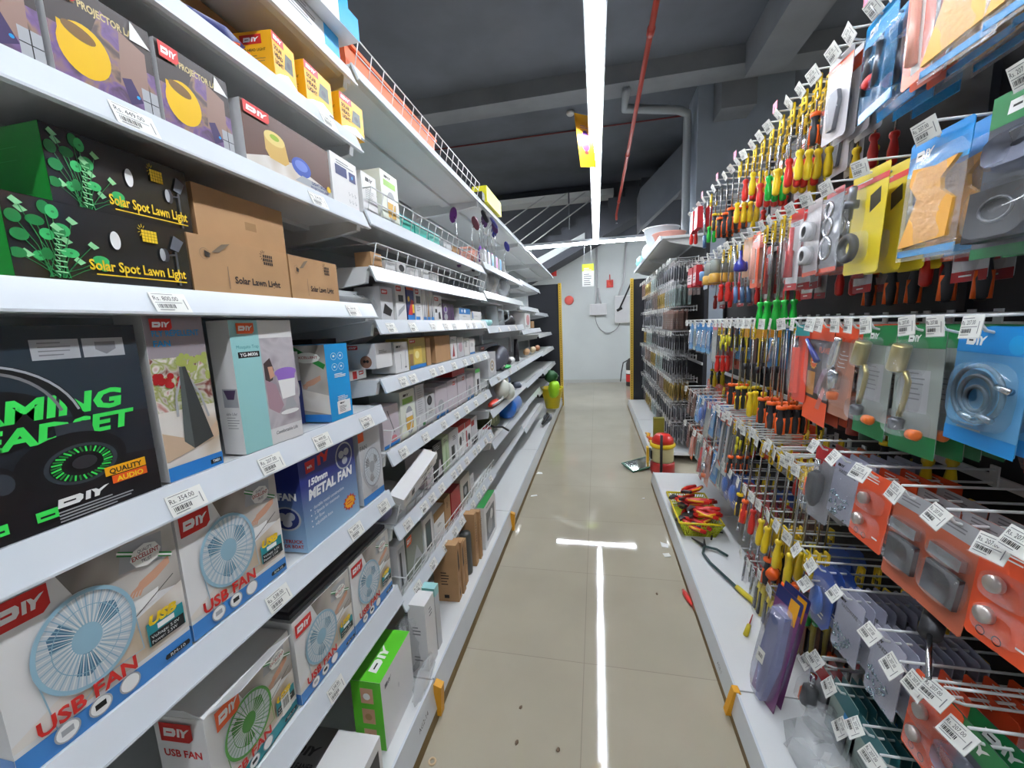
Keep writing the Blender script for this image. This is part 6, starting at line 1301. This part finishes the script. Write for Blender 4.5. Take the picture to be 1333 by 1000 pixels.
@proto('blackdriver')
def _(t):
    MB().tube([(-.02, 0, -.03), (-.02, 0, -.075)], .011, M((236, 236, 240), .12, 1.), 10).build('socket', t); h = MB().tube([(-.02, 0, -.075), (-.02, 0, -.085), (-.02, 0, -.13), (-.02, 0, -.17), (-.02, 0, -.19)], [.014, .024, .026, .02, .008], gbk, 10).build('handle', t)
    MB().tube([(-.034, .014, -.1), (-.034, .016, -.16)], .009, gog, 6).build('grip_pad', h); m = MB(); F = pcard(m, .1, .25, M((150, 150, 156), .3, name='cloud_card', coat=.5)); F.rect(0, .2, .1, .25, dred); m.build('card', t); bub(MB(), 0, -.13, .04, .09, .05, clr).build('blister', t)

NAMES = {'hose': ('hose_clamp_pack', 'packet', 'blue card of coiled hose clamps'), 'brass': ('torch_head_pack', 'packet', 'green topped pack with a bent brass torch head'), 'torch': ('chrome_torch_pack', 'packet', 'copper coloured pack with a chrome torch head'),
 'flame': ('flame_torch_pack', 'packet', 'dark card with orange top and blue tube'), 'magnet': ('magnet_catch_pack', 'packet', 'orange card with two round catch discs'), 'hinge': ('door_latch_pack', 'packet', 'rust red card with a grey latch'),
 'hardware': ('screw_pack', 'packet', 'lilac grey hardware bag of zinc screws'), 'arbor': ('hole_saw_pack', 'packet', 'yellow card with a black ring saw'), 'spatula': ('scraper_pack', 'packet', 'blue topped bag with an amber scraper'),
 'gripper': ('gripper_pack', 'packet', 'blue crinkled bag with a black and red tool'), 'orangecard': ('tangerine_tool_pack', 'packet', 'tangerine card with a pale handle'), 'greycard': ('grey_tool_pack', 'packet', 'silver card with an orange band'),
 'greenblack': ('tool_case_pack', 'packet', 'smoke grey pack with a green top'), 'washers': ('ring_pack', 'packet', 'clear bag of three steel rings'), 'tape': ('tape_roll_pack', 'packet', 'clear bag with two white rolls'), 'redtool': ('red_screwdriver_pack', 'packet', 'white card with a red screwdriver'),
 'coralknife': ('coral_knife_pack', 'packet', 'coral red card with a knife'), 'teal': ('teal_blade_pack', 'packet', 'pale card with a deep teal top'), 'purplepack': ('trowel_pack', 'packet', 'long plum and lilac pack'), 'cutter': ('snap_cutter_pack', 'packet', 'brown card with two yellow cutters'),
 'wrench': ('spanner_pack', 'packet', 'clear sleeve with a chrome spanner'), 'bluebubble': ('blue_tool_pack', 'packet', 'royal blue rounded pack'), 'bluepack': ('blue_bag_pack', 'packet', 'bright blue bag pack'), 'clearpink': ('clear_bag_pack', 'packet', 'clear bag with a rose header'),
 'sawpack': ('saw_pack', 'packet', 'narrow grey saw card with orange handle'), 'bits': ('drill_bit_pack', 'packet', 'slim white drill bit card'), 'darkbits': ('dark_bit_pack', 'packet', 'slim dark drill bit card'), 'goldbits': ('gold_bit_pack', 'packet', 'slim ochre bit card'), 'tealbits': ('pale_bit_pack', 'packet', 'slim celadon blister card'), 'brownbits': ('brown_card_pack', 'packet', 'slim cocoa brown card'),
 'redbox': ('red_hanging_box', 'box', 'crimson carton with a blush label'), 'blueprint': ('blue_roll_pack', 'packet', 'frosty card with a sky blue roll'), 'jar': ('honey_jar', 'jar', 'smoky tube with a honey coloured base'), 'bluepump': ('suction_cup_pack', 'packet', 'peach card with an ink blue suction cup'), 'chromelong': ('long_chrome_tool', 'tool', 'long slanting chrome bar'),
 'scissors': ('snips', 'tool', 'gold yellow pointed snips'), 'keyring_knife': ('mini_knife', 'tool', 'cluster of small acid yellow knives'), 'mtool': ('orange_cap_driver', 'screwdriver', 'black screwdriver with an orange cap'), 'blackdriver': ('socket_driver_pack', 'packet', 'pack with a fat black socket driver')}
DN = {'d_oy': 'black and orange screwdriver', 'd_yel': 'yellow screwdriver', 'd_red': 'red screwdriver', 'd_grn': 'clear green screwdriver', 'd_by': 'black and yellow screwdriver', 'd_ry': 'red and orange screwdriver', 'd_oyn': 'fat black and orange screwdriver', 'd_oyl': 'long fat black and orange screwdriver', 'd_gray': 'grey hung black and yellow screwdriver', 'd_crd': 'plain black screwdriver'}
for k in list(PROTO):
    if k not in NAMES:
        b = k[:-2] if k[-2:] in ('_s', '_l') else k
        NAMES[k] = ('screwdriver', 'screwdriver', {'_s': 'short ', '_l': 'long '}.get(k[-2:], '') + DN[b])
ORD = ['front', 'second', 'third', 'fourth', 'fifth', 'sixth', 'seventh', 'eighth', 'ninth', 'tenth', 'eleventh', 'twelfth', 'thirteenth', 'fourteenth', 'fifteenth', 'sixteenth', 'seventeenth', 'eighteenth', 'nineteenth', 'twentieth']
ROWN = {1: 'top row', 2: 'second row', 3: 'eye level row', 4: 'fourth row', 5: 'fifth row', 6: 'lowest row'}
MADE = {}; TILTS = random.Random(5)
def make(key):
    if key not in MADE:
        nm, cat, ds = NAMES[key]; t = empty(nm, ds, cat); PROTO[key](t); MADE[key] = t; return t
    return copy_tree(MADE[key])
SEEN = {}
def hang(y, zr, row, key, n, dx=.02, x0=.035, dy=0., drop=0., rot=0., where=None, far=False, xt=XT, tagged=True, flag=False):
    if key in ('brass', 'torch', 'arbor', 'magnet', 'hinge', 'greenblack', 'tape', 'jar', 'bluepump', 'blackdriver', 'cutter', 'gripper', 'spatula', 'redbox', 'blueprint', 'purplepack'): dx = max(dx, .046)
    if key == 'redbox': dx = .055
    nm, cat, ds = NAMES[key]; rn = where or ROWN[row]
    k2 = (ds, rn); SEEN[k2] = SEEN.get(k2, 0) + 1; m = SEEN[k2]
    if zr is not None:
        hook(y, zr, row, 'hook in %s%s: %s' % (rn, '' if m == 1 else ', ' + ORD[min(m - 1, 19)] + ' such', ds), x=xt, far=far, tagged=tagged, flag=flag)
    for i in range(n):
        o = make(key)
        z = (zr if zr is not None else 0) - .035 - drop
        o.location = (xt + x0 + i * dx, y + dy + TILTS.uniform(-.003, .003), z)
        o.rotation_euler = (TILTS.uniform(-.04, .04), rot + (.03 if row <= 3 else .10) * (1 if i == 0 else .6), TILTS.uniform(-.06, .10))
        suf = '' if n == 1 else (', front one' if i == 0 else ', %s back' % ORD[i])
        o['label'] = '%s, %s%s%s' % (ds, rn, '' if m == 1 else ', ' + ORD[min(m - 1, 19)] + ' hook', suf)
        o['group'] = ds + ' hanging on the tool wall'
R1, R2, R3, R4, R5, R6 = 2.24, 1.85, 1.43, 1.04, .63, .29
for a in [(.93, 'spatula', 2), (1.09, 'spatula', 3), (1.20, 'orangecard', 3), (1.34, 'gripper', 4), (1.52, 'greycard', 4), (1.63, 'd_oy_s', 2), (1.72, 'd_yel', 4), (1.81, 'd_red', 4), (1.90, 'd_yel', 5), (1.99, 'd_grn', 3), (2.08, 'd_red', 4), (2.17, 'd_yel_s', 5), (2.27, 'd_red_s', 4), (2.37, 'd_yel', 4),
          (2.47, 'd_oyn', 3), (2.57, 'd_oyn', 3), (2.68, 'd_oyn', 3), (2.79, 'd_gray', 3), (2.90, 'd_grn', 2), (3.02, 'chromelong', 1), (3.15, 'redbox', 2), (3.28, 'redbox', 1), (3.42, 'd_red_s', 2)]:
    hang(a[0], R1, 1, a[1], a[2], .03 if 'd_' in a[1] else .028, flag=a[0] in (1.34, 1.90, 2.68, 3.02, 2.37))
for y in (1.27, 1.44): hook(y, R1, 1, 'empty white hook of the top row beside the ' + ('tangerine cards' if y < 1.3 else 'silver cards'))
for a in [(.90, 'greenblack', 3), (1.11, 'spatula', 3), (1.33, 'arbor', 4), (1.50, 'washers', 3), (1.62, 'tape', 3), (1.74, 'redtool', 3), (1.84, 'd_grn_l', 3), (1.92, 'd_grn_l', 3), (2.0, 'd_grn_l', 3), (2.13, 'orangecard', 2), (2.24, 'bluepump', 2), (2.36, 'chromelong', 3), (2.48, 'd_red', 3), (2.60, 'd_red', 2), (2.72, 'jar', 3), (2.86, 'jar', 2), (3.0, 'blueprint', 3), (3.15, 'redbox', 3), (3.3, 'redbox', 2), (3.45, 'brownbits', 3)]:
    hang(a[0], R2, 2, a[1], a[2], .03)
for y, k in ((1.45, 'orange'), (1.53, 'orange')): pass
for i, y in enumerate((1.16, 1.26, 1.37, 1.47, 1.56)): hang(y, None, 2, 'd_oyn', 1, x0=.2, drop=-(R2 - .06), where='behind the second row cards')
for a in [(.93, 'hose', 3), (1.10, 'brass', 4), (1.245, 'brass', 4), (1.385, 'torch', 4), (1.52, 'flame', 3), (1.65, 'coralknife', 3), (1.75, 'd_oyl', 4), (1.84, 'd_oyl', 4), (1.93, 'd_oyl', 3), (2.01, 'scissors', 4), (2.09, 'd_yel_l', 3), (2.17, 'scissors', 4), (2.25, 'd_by_l', 4), (2.34, 'd_oyl', 3), (2.44, 'keyring_knife', 4), (2.54, 'keyring_knife', 4), (2.63, 'd_red', 3), (2.75, 'clearpink', 3),
          (2.89, 'bluepack', 4), (3.02, 'bluepack', 4), (3.15, 'bluepack', 4), (3.28, 'tealbits', 5), (3.4, 'bluepack', 4)]:
    hang(a[0], R3, 3, a[1], a[2], .028)
for i, y in enumerate((1.0, 1.3, 1.45, 2.4)): hook(y + .02, R3 + .0, 3, 'white hook with price tag of the eye level row, %s of the four empty ones' % ORD[i].replace('front', 'nearest'))
for i, (y, m_) in enumerate(((1.47, 'green'), (1.54, 'red'), (1.61, 'dark'), (1.69, 'green'))):
    tag(MB().lathe([(.0, 0), (.022, .0), (.022, .13), (.0, .13)], {'green': M((70, 110, 96), .3, name='bottle_green_tube'), 'red': M((176, 60, 50), .3, name='brick_tube'), 'dark': M((52, 44, 48), .4, name='night_tube')}[m_], 12).build('hanging_tube', None, (.86, y, 1.03)), '%s tube hanging behind the dark flame card, %s of four' % (m_, ['nearest', 'second', 'third', 'last'][i]), 'tube')
for a in [(.83, 'magnet', 3), (.945, 'hinge', 3), (1.07, 'hinge', 3), (1.20, 'magnet', 4), (1.32, 'hardware', 6), (1.44, 'blackdriver', 2)]:
    hang(a[0], R4 - .005, 4, a[1], a[2], .03)
R4b = .91
for a in [(1.56, 'd_yel_l', 4), (1.65, 'd_yel_l', 4), (1.74, 'd_yel_l', 4), (1.83, 'd_yel_l', 3), (1.92, 'd_red_l', 3), (2.01, 'd_ry_l', 3), (2.10, 'd_by_l', 2), (2.19, 'keyring_knife', 3), (2.29, 'd_oy', 3), (2.39, 'sawpack', 4), (2.49, 'sawpack', 3), (2.60, 'wrench', 4), (2.72, 'bluepack', 3), (2.84, 'clearpink', 3), (2.96, 'bluebubble', 3), (3.1, 'bluepack', 3), (3.24, 'brownbits', 4), (3.38, 'brownbits', 4)]:
    hang(a[0], R4b, 4, a[1], a[2], .034)
for i in range(12):
    y = 1.60 + i * .09 + .01; hook(y, R4b + .022, 4, 'bare white hook over the long yellow screwdrivers, %s of a dozen from the front' % (ORD[i] if i else 'first'), tagged=(i % 2 == 0))
for a in [(.84, 'greenblack', 2), (.95, 'magnet', 5), (1.10, 'hardware', 8), (1.26, 'hardware', 9), (1.40, 'bluebubble', 3), (1.50, 'd_grn', 3), (1.59, 'd_oyn', 3), (1.68, 'd_yel_s', 3), (1.77, 'd_oyn', 3), (1.87, 'wrench', 4), (1.95, 'wrench', 4), (2.04, 'wrench', 4), (2.13, 'wrench', 3), (2.25, 'bluebubble', 3), (2.38, 'bluebubble', 4), (2.52, 'tealbits', 4), (2.64, 'bluepack', 3), (2.78, 'torch', 3), (2.92, 'redtool', 2), (3.06, 'tealbits', 4), (3.22, 'orangecard', 3), (3.38, 'brownbits', 4)]:
    hang(a[0], R5, 5, a[1], a[2], .024 if a[1] == 'hardware' else .03)
for a in [(.98, 'hardware', 3), (1.12, 'teal', 8), (1.25, 'teal', 9), (1.38, 'blackdriver', 2), (1.62, 'cutter', 4), (1.72, 'cutter', 4), (1.82, 'cutter', 3), (1.95, 'wrench', 3), (2.06, 'wrench', 3)]:
    hang(a[0], R6 + (.03 if a[1] in ('teal', 'cutter') else 0), 6, a[1], a[2], .024, dy=0)
for i in range(2):
    o = make('purplepack'); o.location = (.63 + i * .03, 1.39 + i * .02, .50); o.scale = (1.15, 1.15, 1.15); o.rotation_euler = (-.0, .20, .25); o['label'] = ['long plum and lilac pack leaning at the deck, front of the pair', 'long plum and lilac pack leaning just behind the other'][i]; o['group'] = 'plum packs at the deck'
hook(1.42, .55, 6, 'low white hook holding the plum and lilac packs')
# empty hooks filling the near rows
for i, (y, z, r) in enumerate(((.78, R4 + .03, 4), (.90, R5 + .03, 5), (1.02, R5 - .02, 5), (1.05, R6 + .02, 6), (1.18, R6 - .04, 6), (.92, R6 + .1, 6), (1.33, R6 + .05, 6))):
    hook(y, z, r, 'bare white hook among the lower right packs, %s of seven' % (['highest'] + ORD[1:])[i])
o = make('mtool'); o.location = (.78, 1.06, .77); o.rotation_euler = (-.1, .2, 2.5); o['label'] = 'black and steel tool with an orange cap lying across the hooks'
o = make('mtool'); o.location = (.69, 1.66, .42); o.rotation_euler = (.15, 0, -.7); o['label'] = 'black and orange screwdriver lying on the hooks above the cutter packs'
# far run
PICK = ['bits', 'darkbits', 'tealbits', 'goldbits', 'brownbits', 'bits', 'darkbits']
rf = random.Random(21); cnt = 0
FR_ROWS = [2.02, 1.80, 1.56, 1.32, 1.08, .85, .62, .40]
FN = ['top', 'second', 'third', 'fourth', 'fifth', 'sixth', 'seventh', 'lowest']
for ri, z in enumerate(FR_ROWS):
    y = 4.2 + rf.uniform(0, .05); hi = 0
    while y < 6.85:
        key = PICK[(int((y - 4.2) / .55) + ri * 2) % 7]
        n = 4 if y < 4.9 else 3
        hang(y, z, 3, key, n, .045, where='%s row beyond the gap' % FN[ri], far=True, xt=.70 + .02 * (ri % 2), tagged=True); y += .125 if y < 5 else .16

# packs hanging deeper on the same rows, seen between the front ones
rb = random.Random(77)
DEEP = {1: (R1 - .03, ['d_red', 'd_yel', 'greycard'], 1.55, 2.6), 2: (R2 - .03, ['redtool', 'd_red', 'brownbits', 'orangecard'], 1.2, 3.4), 3: (R3 - .03, ['coralknife', 'brownbits', 'd_yel_l', 'bluepack', 'd_by_l'], .95, 3.4),
        4: (R4 - .06, ['magnet', 'brownbits', 'orangecard', 'd_yel', 'd_red', 'hardware'], .8, 3.4), 5: (R5 - .03, ['bluebubble', 'd_yel', 'd_oy', 'brownbits', 'd_red', 'd_oy'], .95, 3.4), 6: (R6, ['hardware', 'wrench', 'd_oy_s'], 1.3, 2.2)}
for row, (z, keys, y0, y1) in DEEP.items():
    y = y0; i = 0
    while y < y1:
        hang(y + rb.uniform(-.02, .02), None, row, keys[(i + i // 3) % len(keys)], 2, .05, x0=.17 + rb.uniform(0, .02), drop=-z, where='deep in the ' + ROWN[row]); y += .13; i += 1

# ================================================================ LOOSE THINGS ON DECKS, SHELF TOPS AND FLOOR
def cardlabel(o, l, c): return tag(o, l, c)
limey = M((196, 206, 40), .4, name='lime_basket')
basket('deck_basket', 'lime yellow mesh basket heaped with red tools on the deck', .485, 2.90, .118, .46, .25, .095, limey, yp, rz=PI, th=2., nn=16)
def plier_proto():
    t = empty('pliers', 'x', 'pliers')
    for q in (-1, 1):
        MB().tube([(0, q * .006, 0), (.03, q * .02, .0), (.07, q * .028, 0), (.12, q * .018, 0)], [.007, .010, .011, .008], gr_ if q < 0 else M((206, 40, 36), .3, name='plier_red'), 7).build('handle', t)
        MB().tube([(.03, q * .026, .003), (.07, q * .036, .003), (.1, q * .03, .003)], .005, M((250, 190, 40), .35, name='plier_yellow'), 6).build('grip_pad', t)
    MB().slab([(-.012, 0), (.012, 0), (.007, .045), (-.007, .045)], .01, dsteel, Matrix.Rotation(PI / 2, 4, 'Z') @ Matrix.Rotation(-PI / 2, 4, 'Y') @ Matrix.Translation((0, 0, 0))).build('jaw', t)
    return t
PP = plier_proto(); rp = random.Random(9)
places = ['at the near end of the basket', 'hanging over the near basket rim', 'in the middle of the basket', 'topmost in the basket', 'against the far rim of the basket', 'under the topmost ones', 'beside the hooks in the basket', 'crossing the middle ones', 'deep at the near end', 'near the far corner of the basket', 'at the aisle side rim', 'sticking out over the aisle side']
for i, pl in enumerate(places):
    o = PP if i == 0 else copy_tree(PP)
    o.location = (.52 + .10 * rp.random(), 2.50 + .36 * (i / 12), .18 + .022 * (i % 4)); o.scale = (1.4, 1.5, 1.5); o.rotation_euler = (rp.uniform(-.3, .3), rp.uniform(-.25, .15), rp.uniform(-.9, .9))
    o['label'] = 'red and yellow handled pliers ' + pl; o['group'] = 'pliers heaped in the lime basket'
t = empty('cable_cutter', 'long black armed cutter with a yellow grip lying on the deck', 'cutter', (.60, 2.33, .122))
m = MB(); m.tube([(-.05, .09, .01), (-.01, .02, .012), (0, 0, .012)], [.003, .009, .012], bk, 7); m.tube([(.02, .085, .01), (.005, .02, .012), (0, 0, .012)], [.003, .008, .012], bk, 7); m.build('jaw', t)
MB().tube([(0, 0, .012), (-.025, -.07, .01), (-.01, -.16, .01), (.06, -.36, .01)], .007, M((40, 66, 66), .4, name='petrol_grip'), 7).build('arm', t); MB().tube([(0, 0, .012), (.06, -.02, .01), (.1, -.08, .01)], .007, M((40, 66, 66), .4), 7).build('arm', t)
MB().tube([(.06, -.36, .012), (.12, -.52, .014)], [.012, .015], M((206, 186, 40), .4, name='mustard_grip'), 8).build('grip', t)
tag(MB().tube([(0, 0, .012), (.02, .06, .012), (.05, .1, .012), (.09, .09, .012)], .005, rubber, 6).build('small_clip', None, (.66, 2.42, .118)), 'small black clip on the deck beyond the long cutter', 'clip')
t = empty('small_screwdriver', 'small screwdriver with a red tip lying on the deck', 'screwdriver', (.63, 1.72, .126), (0, 0, -.5)); MB().tube([(0, .08, 0), (0, 0, 0)], [.002, .003], dred, 6).build('blade', t); MB().tube([(0, 0, 0), (0, -.07, .002)], [.009, .01], M((206, 186, 40), .4), 8).build('handle', t)
t = empty('red_screwdriver', 'red screwdriver lying on the floor against the deck edge', 'screwdriver', (.436, 2.08, .016), (0, 0, .18))
MB().tube([(0, 0, 0), (0, -.03, 0), (0, -.08, 0), (0, -.1, 0), (0, -.115, 0)], [.008, .014, .012, .008, .01], gr_, 9).build('handle', t); MB().tube([(0, -.115, 0), (0, -.24, -.01)], .0035, dred, 6).build('blade', t)
mb = MB(); mb.blob((0, 0, .03), .08, .1, .035, clb, 14, 9, .25, 31); mb.blob((.05, .08, .05), .05, .06, .04, clb, 10, 7, .3, 32)
tag(mb.build('plastic_bag', None, (.64, 1.18, .118)), 'crumpled clear bag lying on the white deck by the teal packs', 'bag')
# scraps on the floor
rs = random.Random(6)
def scrap(x, y, pts, label, m, rz=0.):
    mb = MB(); n = len(pts); vs = [(a, b, .001 + rs.uniform(0, .004)) for a, b in pts] + [(a, b, .0) for a, b in pts]
    mb.add(vs, [tuple(range(n)), tuple(range(2 * n - 1, n - 1, -1))] + [(i + n, (i + 1) % n + n, (i + 1) % n, i) for i in range(n)], m); tag(mb.build('paper_scrap', None, (x, y, .0005), (0, 0, rz)), label, 'litter')
scrap(.415, 2.55, [(-.02, -.03), (.02, -.035), (.025, .01), (0, .02), (-.02, .035)], 'torn white paper scrap on the floor near the basket', pwhite)
scrap(.41, 2.43, [(-.02, -.018), (.02, -.02), (.022, .016), (-.016, .02)], 'square white label dropped on the floor in front of the torn scrap', label_w, .3)
scrap(-.56, 3.72, [(-.03, -.02), (.03, -.01), (.02, .02), (-.02, .03)], 'white scrap on the floor at the shelving kick strip', pwhite)
scrap(-.54, 3.2, [(-.03, -.01), (.03, -.01), (.03, .01), (-.02, .012)], 'thin white scrap beside the shelving, nearer than the other', pwhite, .4)
scrap(.36, 3.25, [(-.01, -.01), (.012, -.01), (.01, .012)], 'tiny white scrap on the tiles before the deck corner', pwhite)
for i, (x, y, l) in enumerate(((-.29, 1.17, 'small dark crumb on the tile close to the camera'), (-.30, 1.30, 'thin dark sliver on the tile left of the lamp reflection'), (-.145, 1.17, 'tiny grey crumb near the lamp reflection'), (.3, 2.05, 'dark thread on the tiles beside the red screwdriver'))):
    tag(MB().blob((0, 0, .002), .006, .009, .003, M((110, 90, 70), .7, name='dust_brown'), 7, 5, .3, i).build('floor_crumb', None, (x, y, 0)), l, 'litter')
tag(MB().tube([(.011 * math.cos(a), .011 * math.sin(a), .003) for a in [2 * PI * i / 14 for i in range(14)]], .0035, M((214, 190, 150), .5, name='beige_ring'), 6, closed=True).build('washer', None, (-.56, 1.06, 0)), 'small beige ring on the floor beside the shelving deck', 'washer')
# the gap between the tool wall runs
t = empty('table_mirror', 'green rimmed mirror lying tilted on the floor at the gap', 'mirror', (.42, 3.98, .03), (.12, -.1, .5))
MB().box(-.16, -.1, 0, .16, .1, .012, M((40, 96, 70), .4, name='bottle_green_rim')).build('frame', t); MB().box(-.145, -.088, .0125, .145, .088, .014, M((206, 214, 210), .05, 1., name='mirror_glass')).build('glass', t)
t = empty('wash_canister', 'red topped canister with a yellow rim standing in the gap', 'canister', (.60, 3.85, 0))
MB().lathe([(.10, 0), (.11, .02), (.11, .10), (.10, .12)], M((176, 40, 36), .35, name='rust_red_base', coat=.3), 20).build('base', t); MB().lathe([(.095, .12), (.1, .14), (.1, .24), (.09, .26)], M((210, 200, 150), .4, name='straw_body'), 20).build('body', t)
MB().lathe([(.105, .26), (.115, .27), (.115, .29), (.1, .3)], M((240, 200, 30), .35, name='canary_rim'), 20).build('rim', t); MB().lathe([(.1, .3), (.095, .34), (.06, .38), (.01, .39)], gr_, 20).build('lid', t)
MB().box(-.115, -.05, .15, -.1, .05, .23, black).build('sticker', t)
tag(MB().tube([(0, 0, 0), (0, 0, .42)], .012, rubber, 8).build('black_pole', None, (.56, 3.66, 0)), 'thin black pole standing in front of the red topped canister', 'pole')
for i, (x, y, h, m_, lb) in enumerate(((.475, 4.02, .2, M((226, 180, 30), .4, name='marigold_carton'), 'marigold upright pack at the edge of the gap'), (.56, 4.18, .34, M((120, 116, 40), .4, name='olive_yellow_card'), 'olive yellow card standing behind the canister'))):
    tag(MB().box(0, -.03, 0, .1 if i else .02, .03, h, m_).build('upright_pack', None, (x, y, .0 if i == 0 else .12)), lb, 'packet')
for i, (y, m_) in enumerate(((4.45, orange), (4.62, amber), (4.3, yellow))):
    tag(MB().tube([(0, 0, 0), (.02, .07, .01), (.0, .16, .0)], [.016, .02, .012], m_, 8).build('loose_tool', None, (.56, y, .132)), ['orange tool lying on the far deck', 'amber tool lying farther on the far deck', 'yellow tool lying at the near end of the far deck'][i], 'tool')
# shelf on top of the far tool wall with bowls
t = empty('top_shelf', 'white shelf along the top of the far tool wall', 'shelf', (0, 0, 0))
MB().box(.62, 4.15, 2.20, 1.0, 6.9, 2.222, white).build('board', t); MB().box(.60, 4.15, 2.185, .62, 6.9, 2.225, rail).build('price_rail', t)
for y in (4.2, 5.5, 6.85): MB().prism([(1.0, 2.2), (1.0, 2.1), (.7, 2.17), (.66, 2.2)], y, y + .02, white).build('bracket', t)
def bowl(nm, lb, x, y, z, r, h, m, cat='bowl', tilt=0.):
    tag(MB().lathe([(r * .5, 0), (r * .8, h * .35), (r, h), (r * 1.04, h), (r * .97, h * .95), (r * .75, h * .4), (r * .45, .01)], m, 22, cap=False).add([(r * .5 * math.cos(2 * PI * j / 22), r * .5 * math.sin(2 * PI * j / 22), .002) for j in range(22)], [tuple(range(22))], m).build(nm, None, (x, y, z), (0, tilt, 0)), lb, cat)
bowl('plastic_basin', 'salmon pink basin on the shelf over the far tool wall', .78, 4.75, 2.225, .17, .13, M((240, 176, 160), .35, name='salmon_basin'))
bowl('plastic_basin', 'white basin standing behind the salmon basin', .76, 5.15, 2.225, .20, .27, M((226, 234, 240), .3, name='white_basin', alpha=1))
tag(MB().blob((0, 0, .0), .10, .22, .13, M((226, 232, 236), .5, name='white_mesh_cloth'), 12, 9, .12, 3).build('white_sack', None, (.72, 5.8, 2.33)), 'white soft sack slumped over the top shelf', 'sack')
tag(MB().blob((0, 0, .0), .08, .2, .09, M((150, 220, 220), .5, name='mint_cloth'), 12, 9, .08, 4).build('mint_pouch', None, (.68, 6.5, 2.31)), 'mint coloured pouch at the far end of the top shelf', 'pouch')
# by the back wall
t = empty('fire_extinguisher', 'dark and red extinguisher standing behind the yellow post', 'fire extinguisher', (.74, 9.2, 0))
MB().lathe([(.09, 0), (.1, .02), (.1, .5), (.06, .6), (.03, .62)], M((60, 56, 54), .4, name='sooty_metal'), 16).build('body', t); MB().lathe([(.102, .1), (.102, .26)], red, 16, cap=False).build('red_band', t); MB().lathe([(.103, .28), (.103, .36)], pwhite, 16, cap=False).build('label_band', t)
MB().tube([(-.02, 0, .6), (-.16, 0, .52), (-.2, 0, .3), (-.22, 0, .1)], .012, rubber, 7).build('hose', t)
tag(MB().tube([(.0, 0, .0), (.28, 0, .62)], .018, rubber, 7).tube([(-.05, 0, -.02), (.06, 0, .04)], .03, rubber, 7).build('black_rod', None, (.52, 9.62, 1.70)), 'black rod slanting on the back wall before the white box', 'rod')
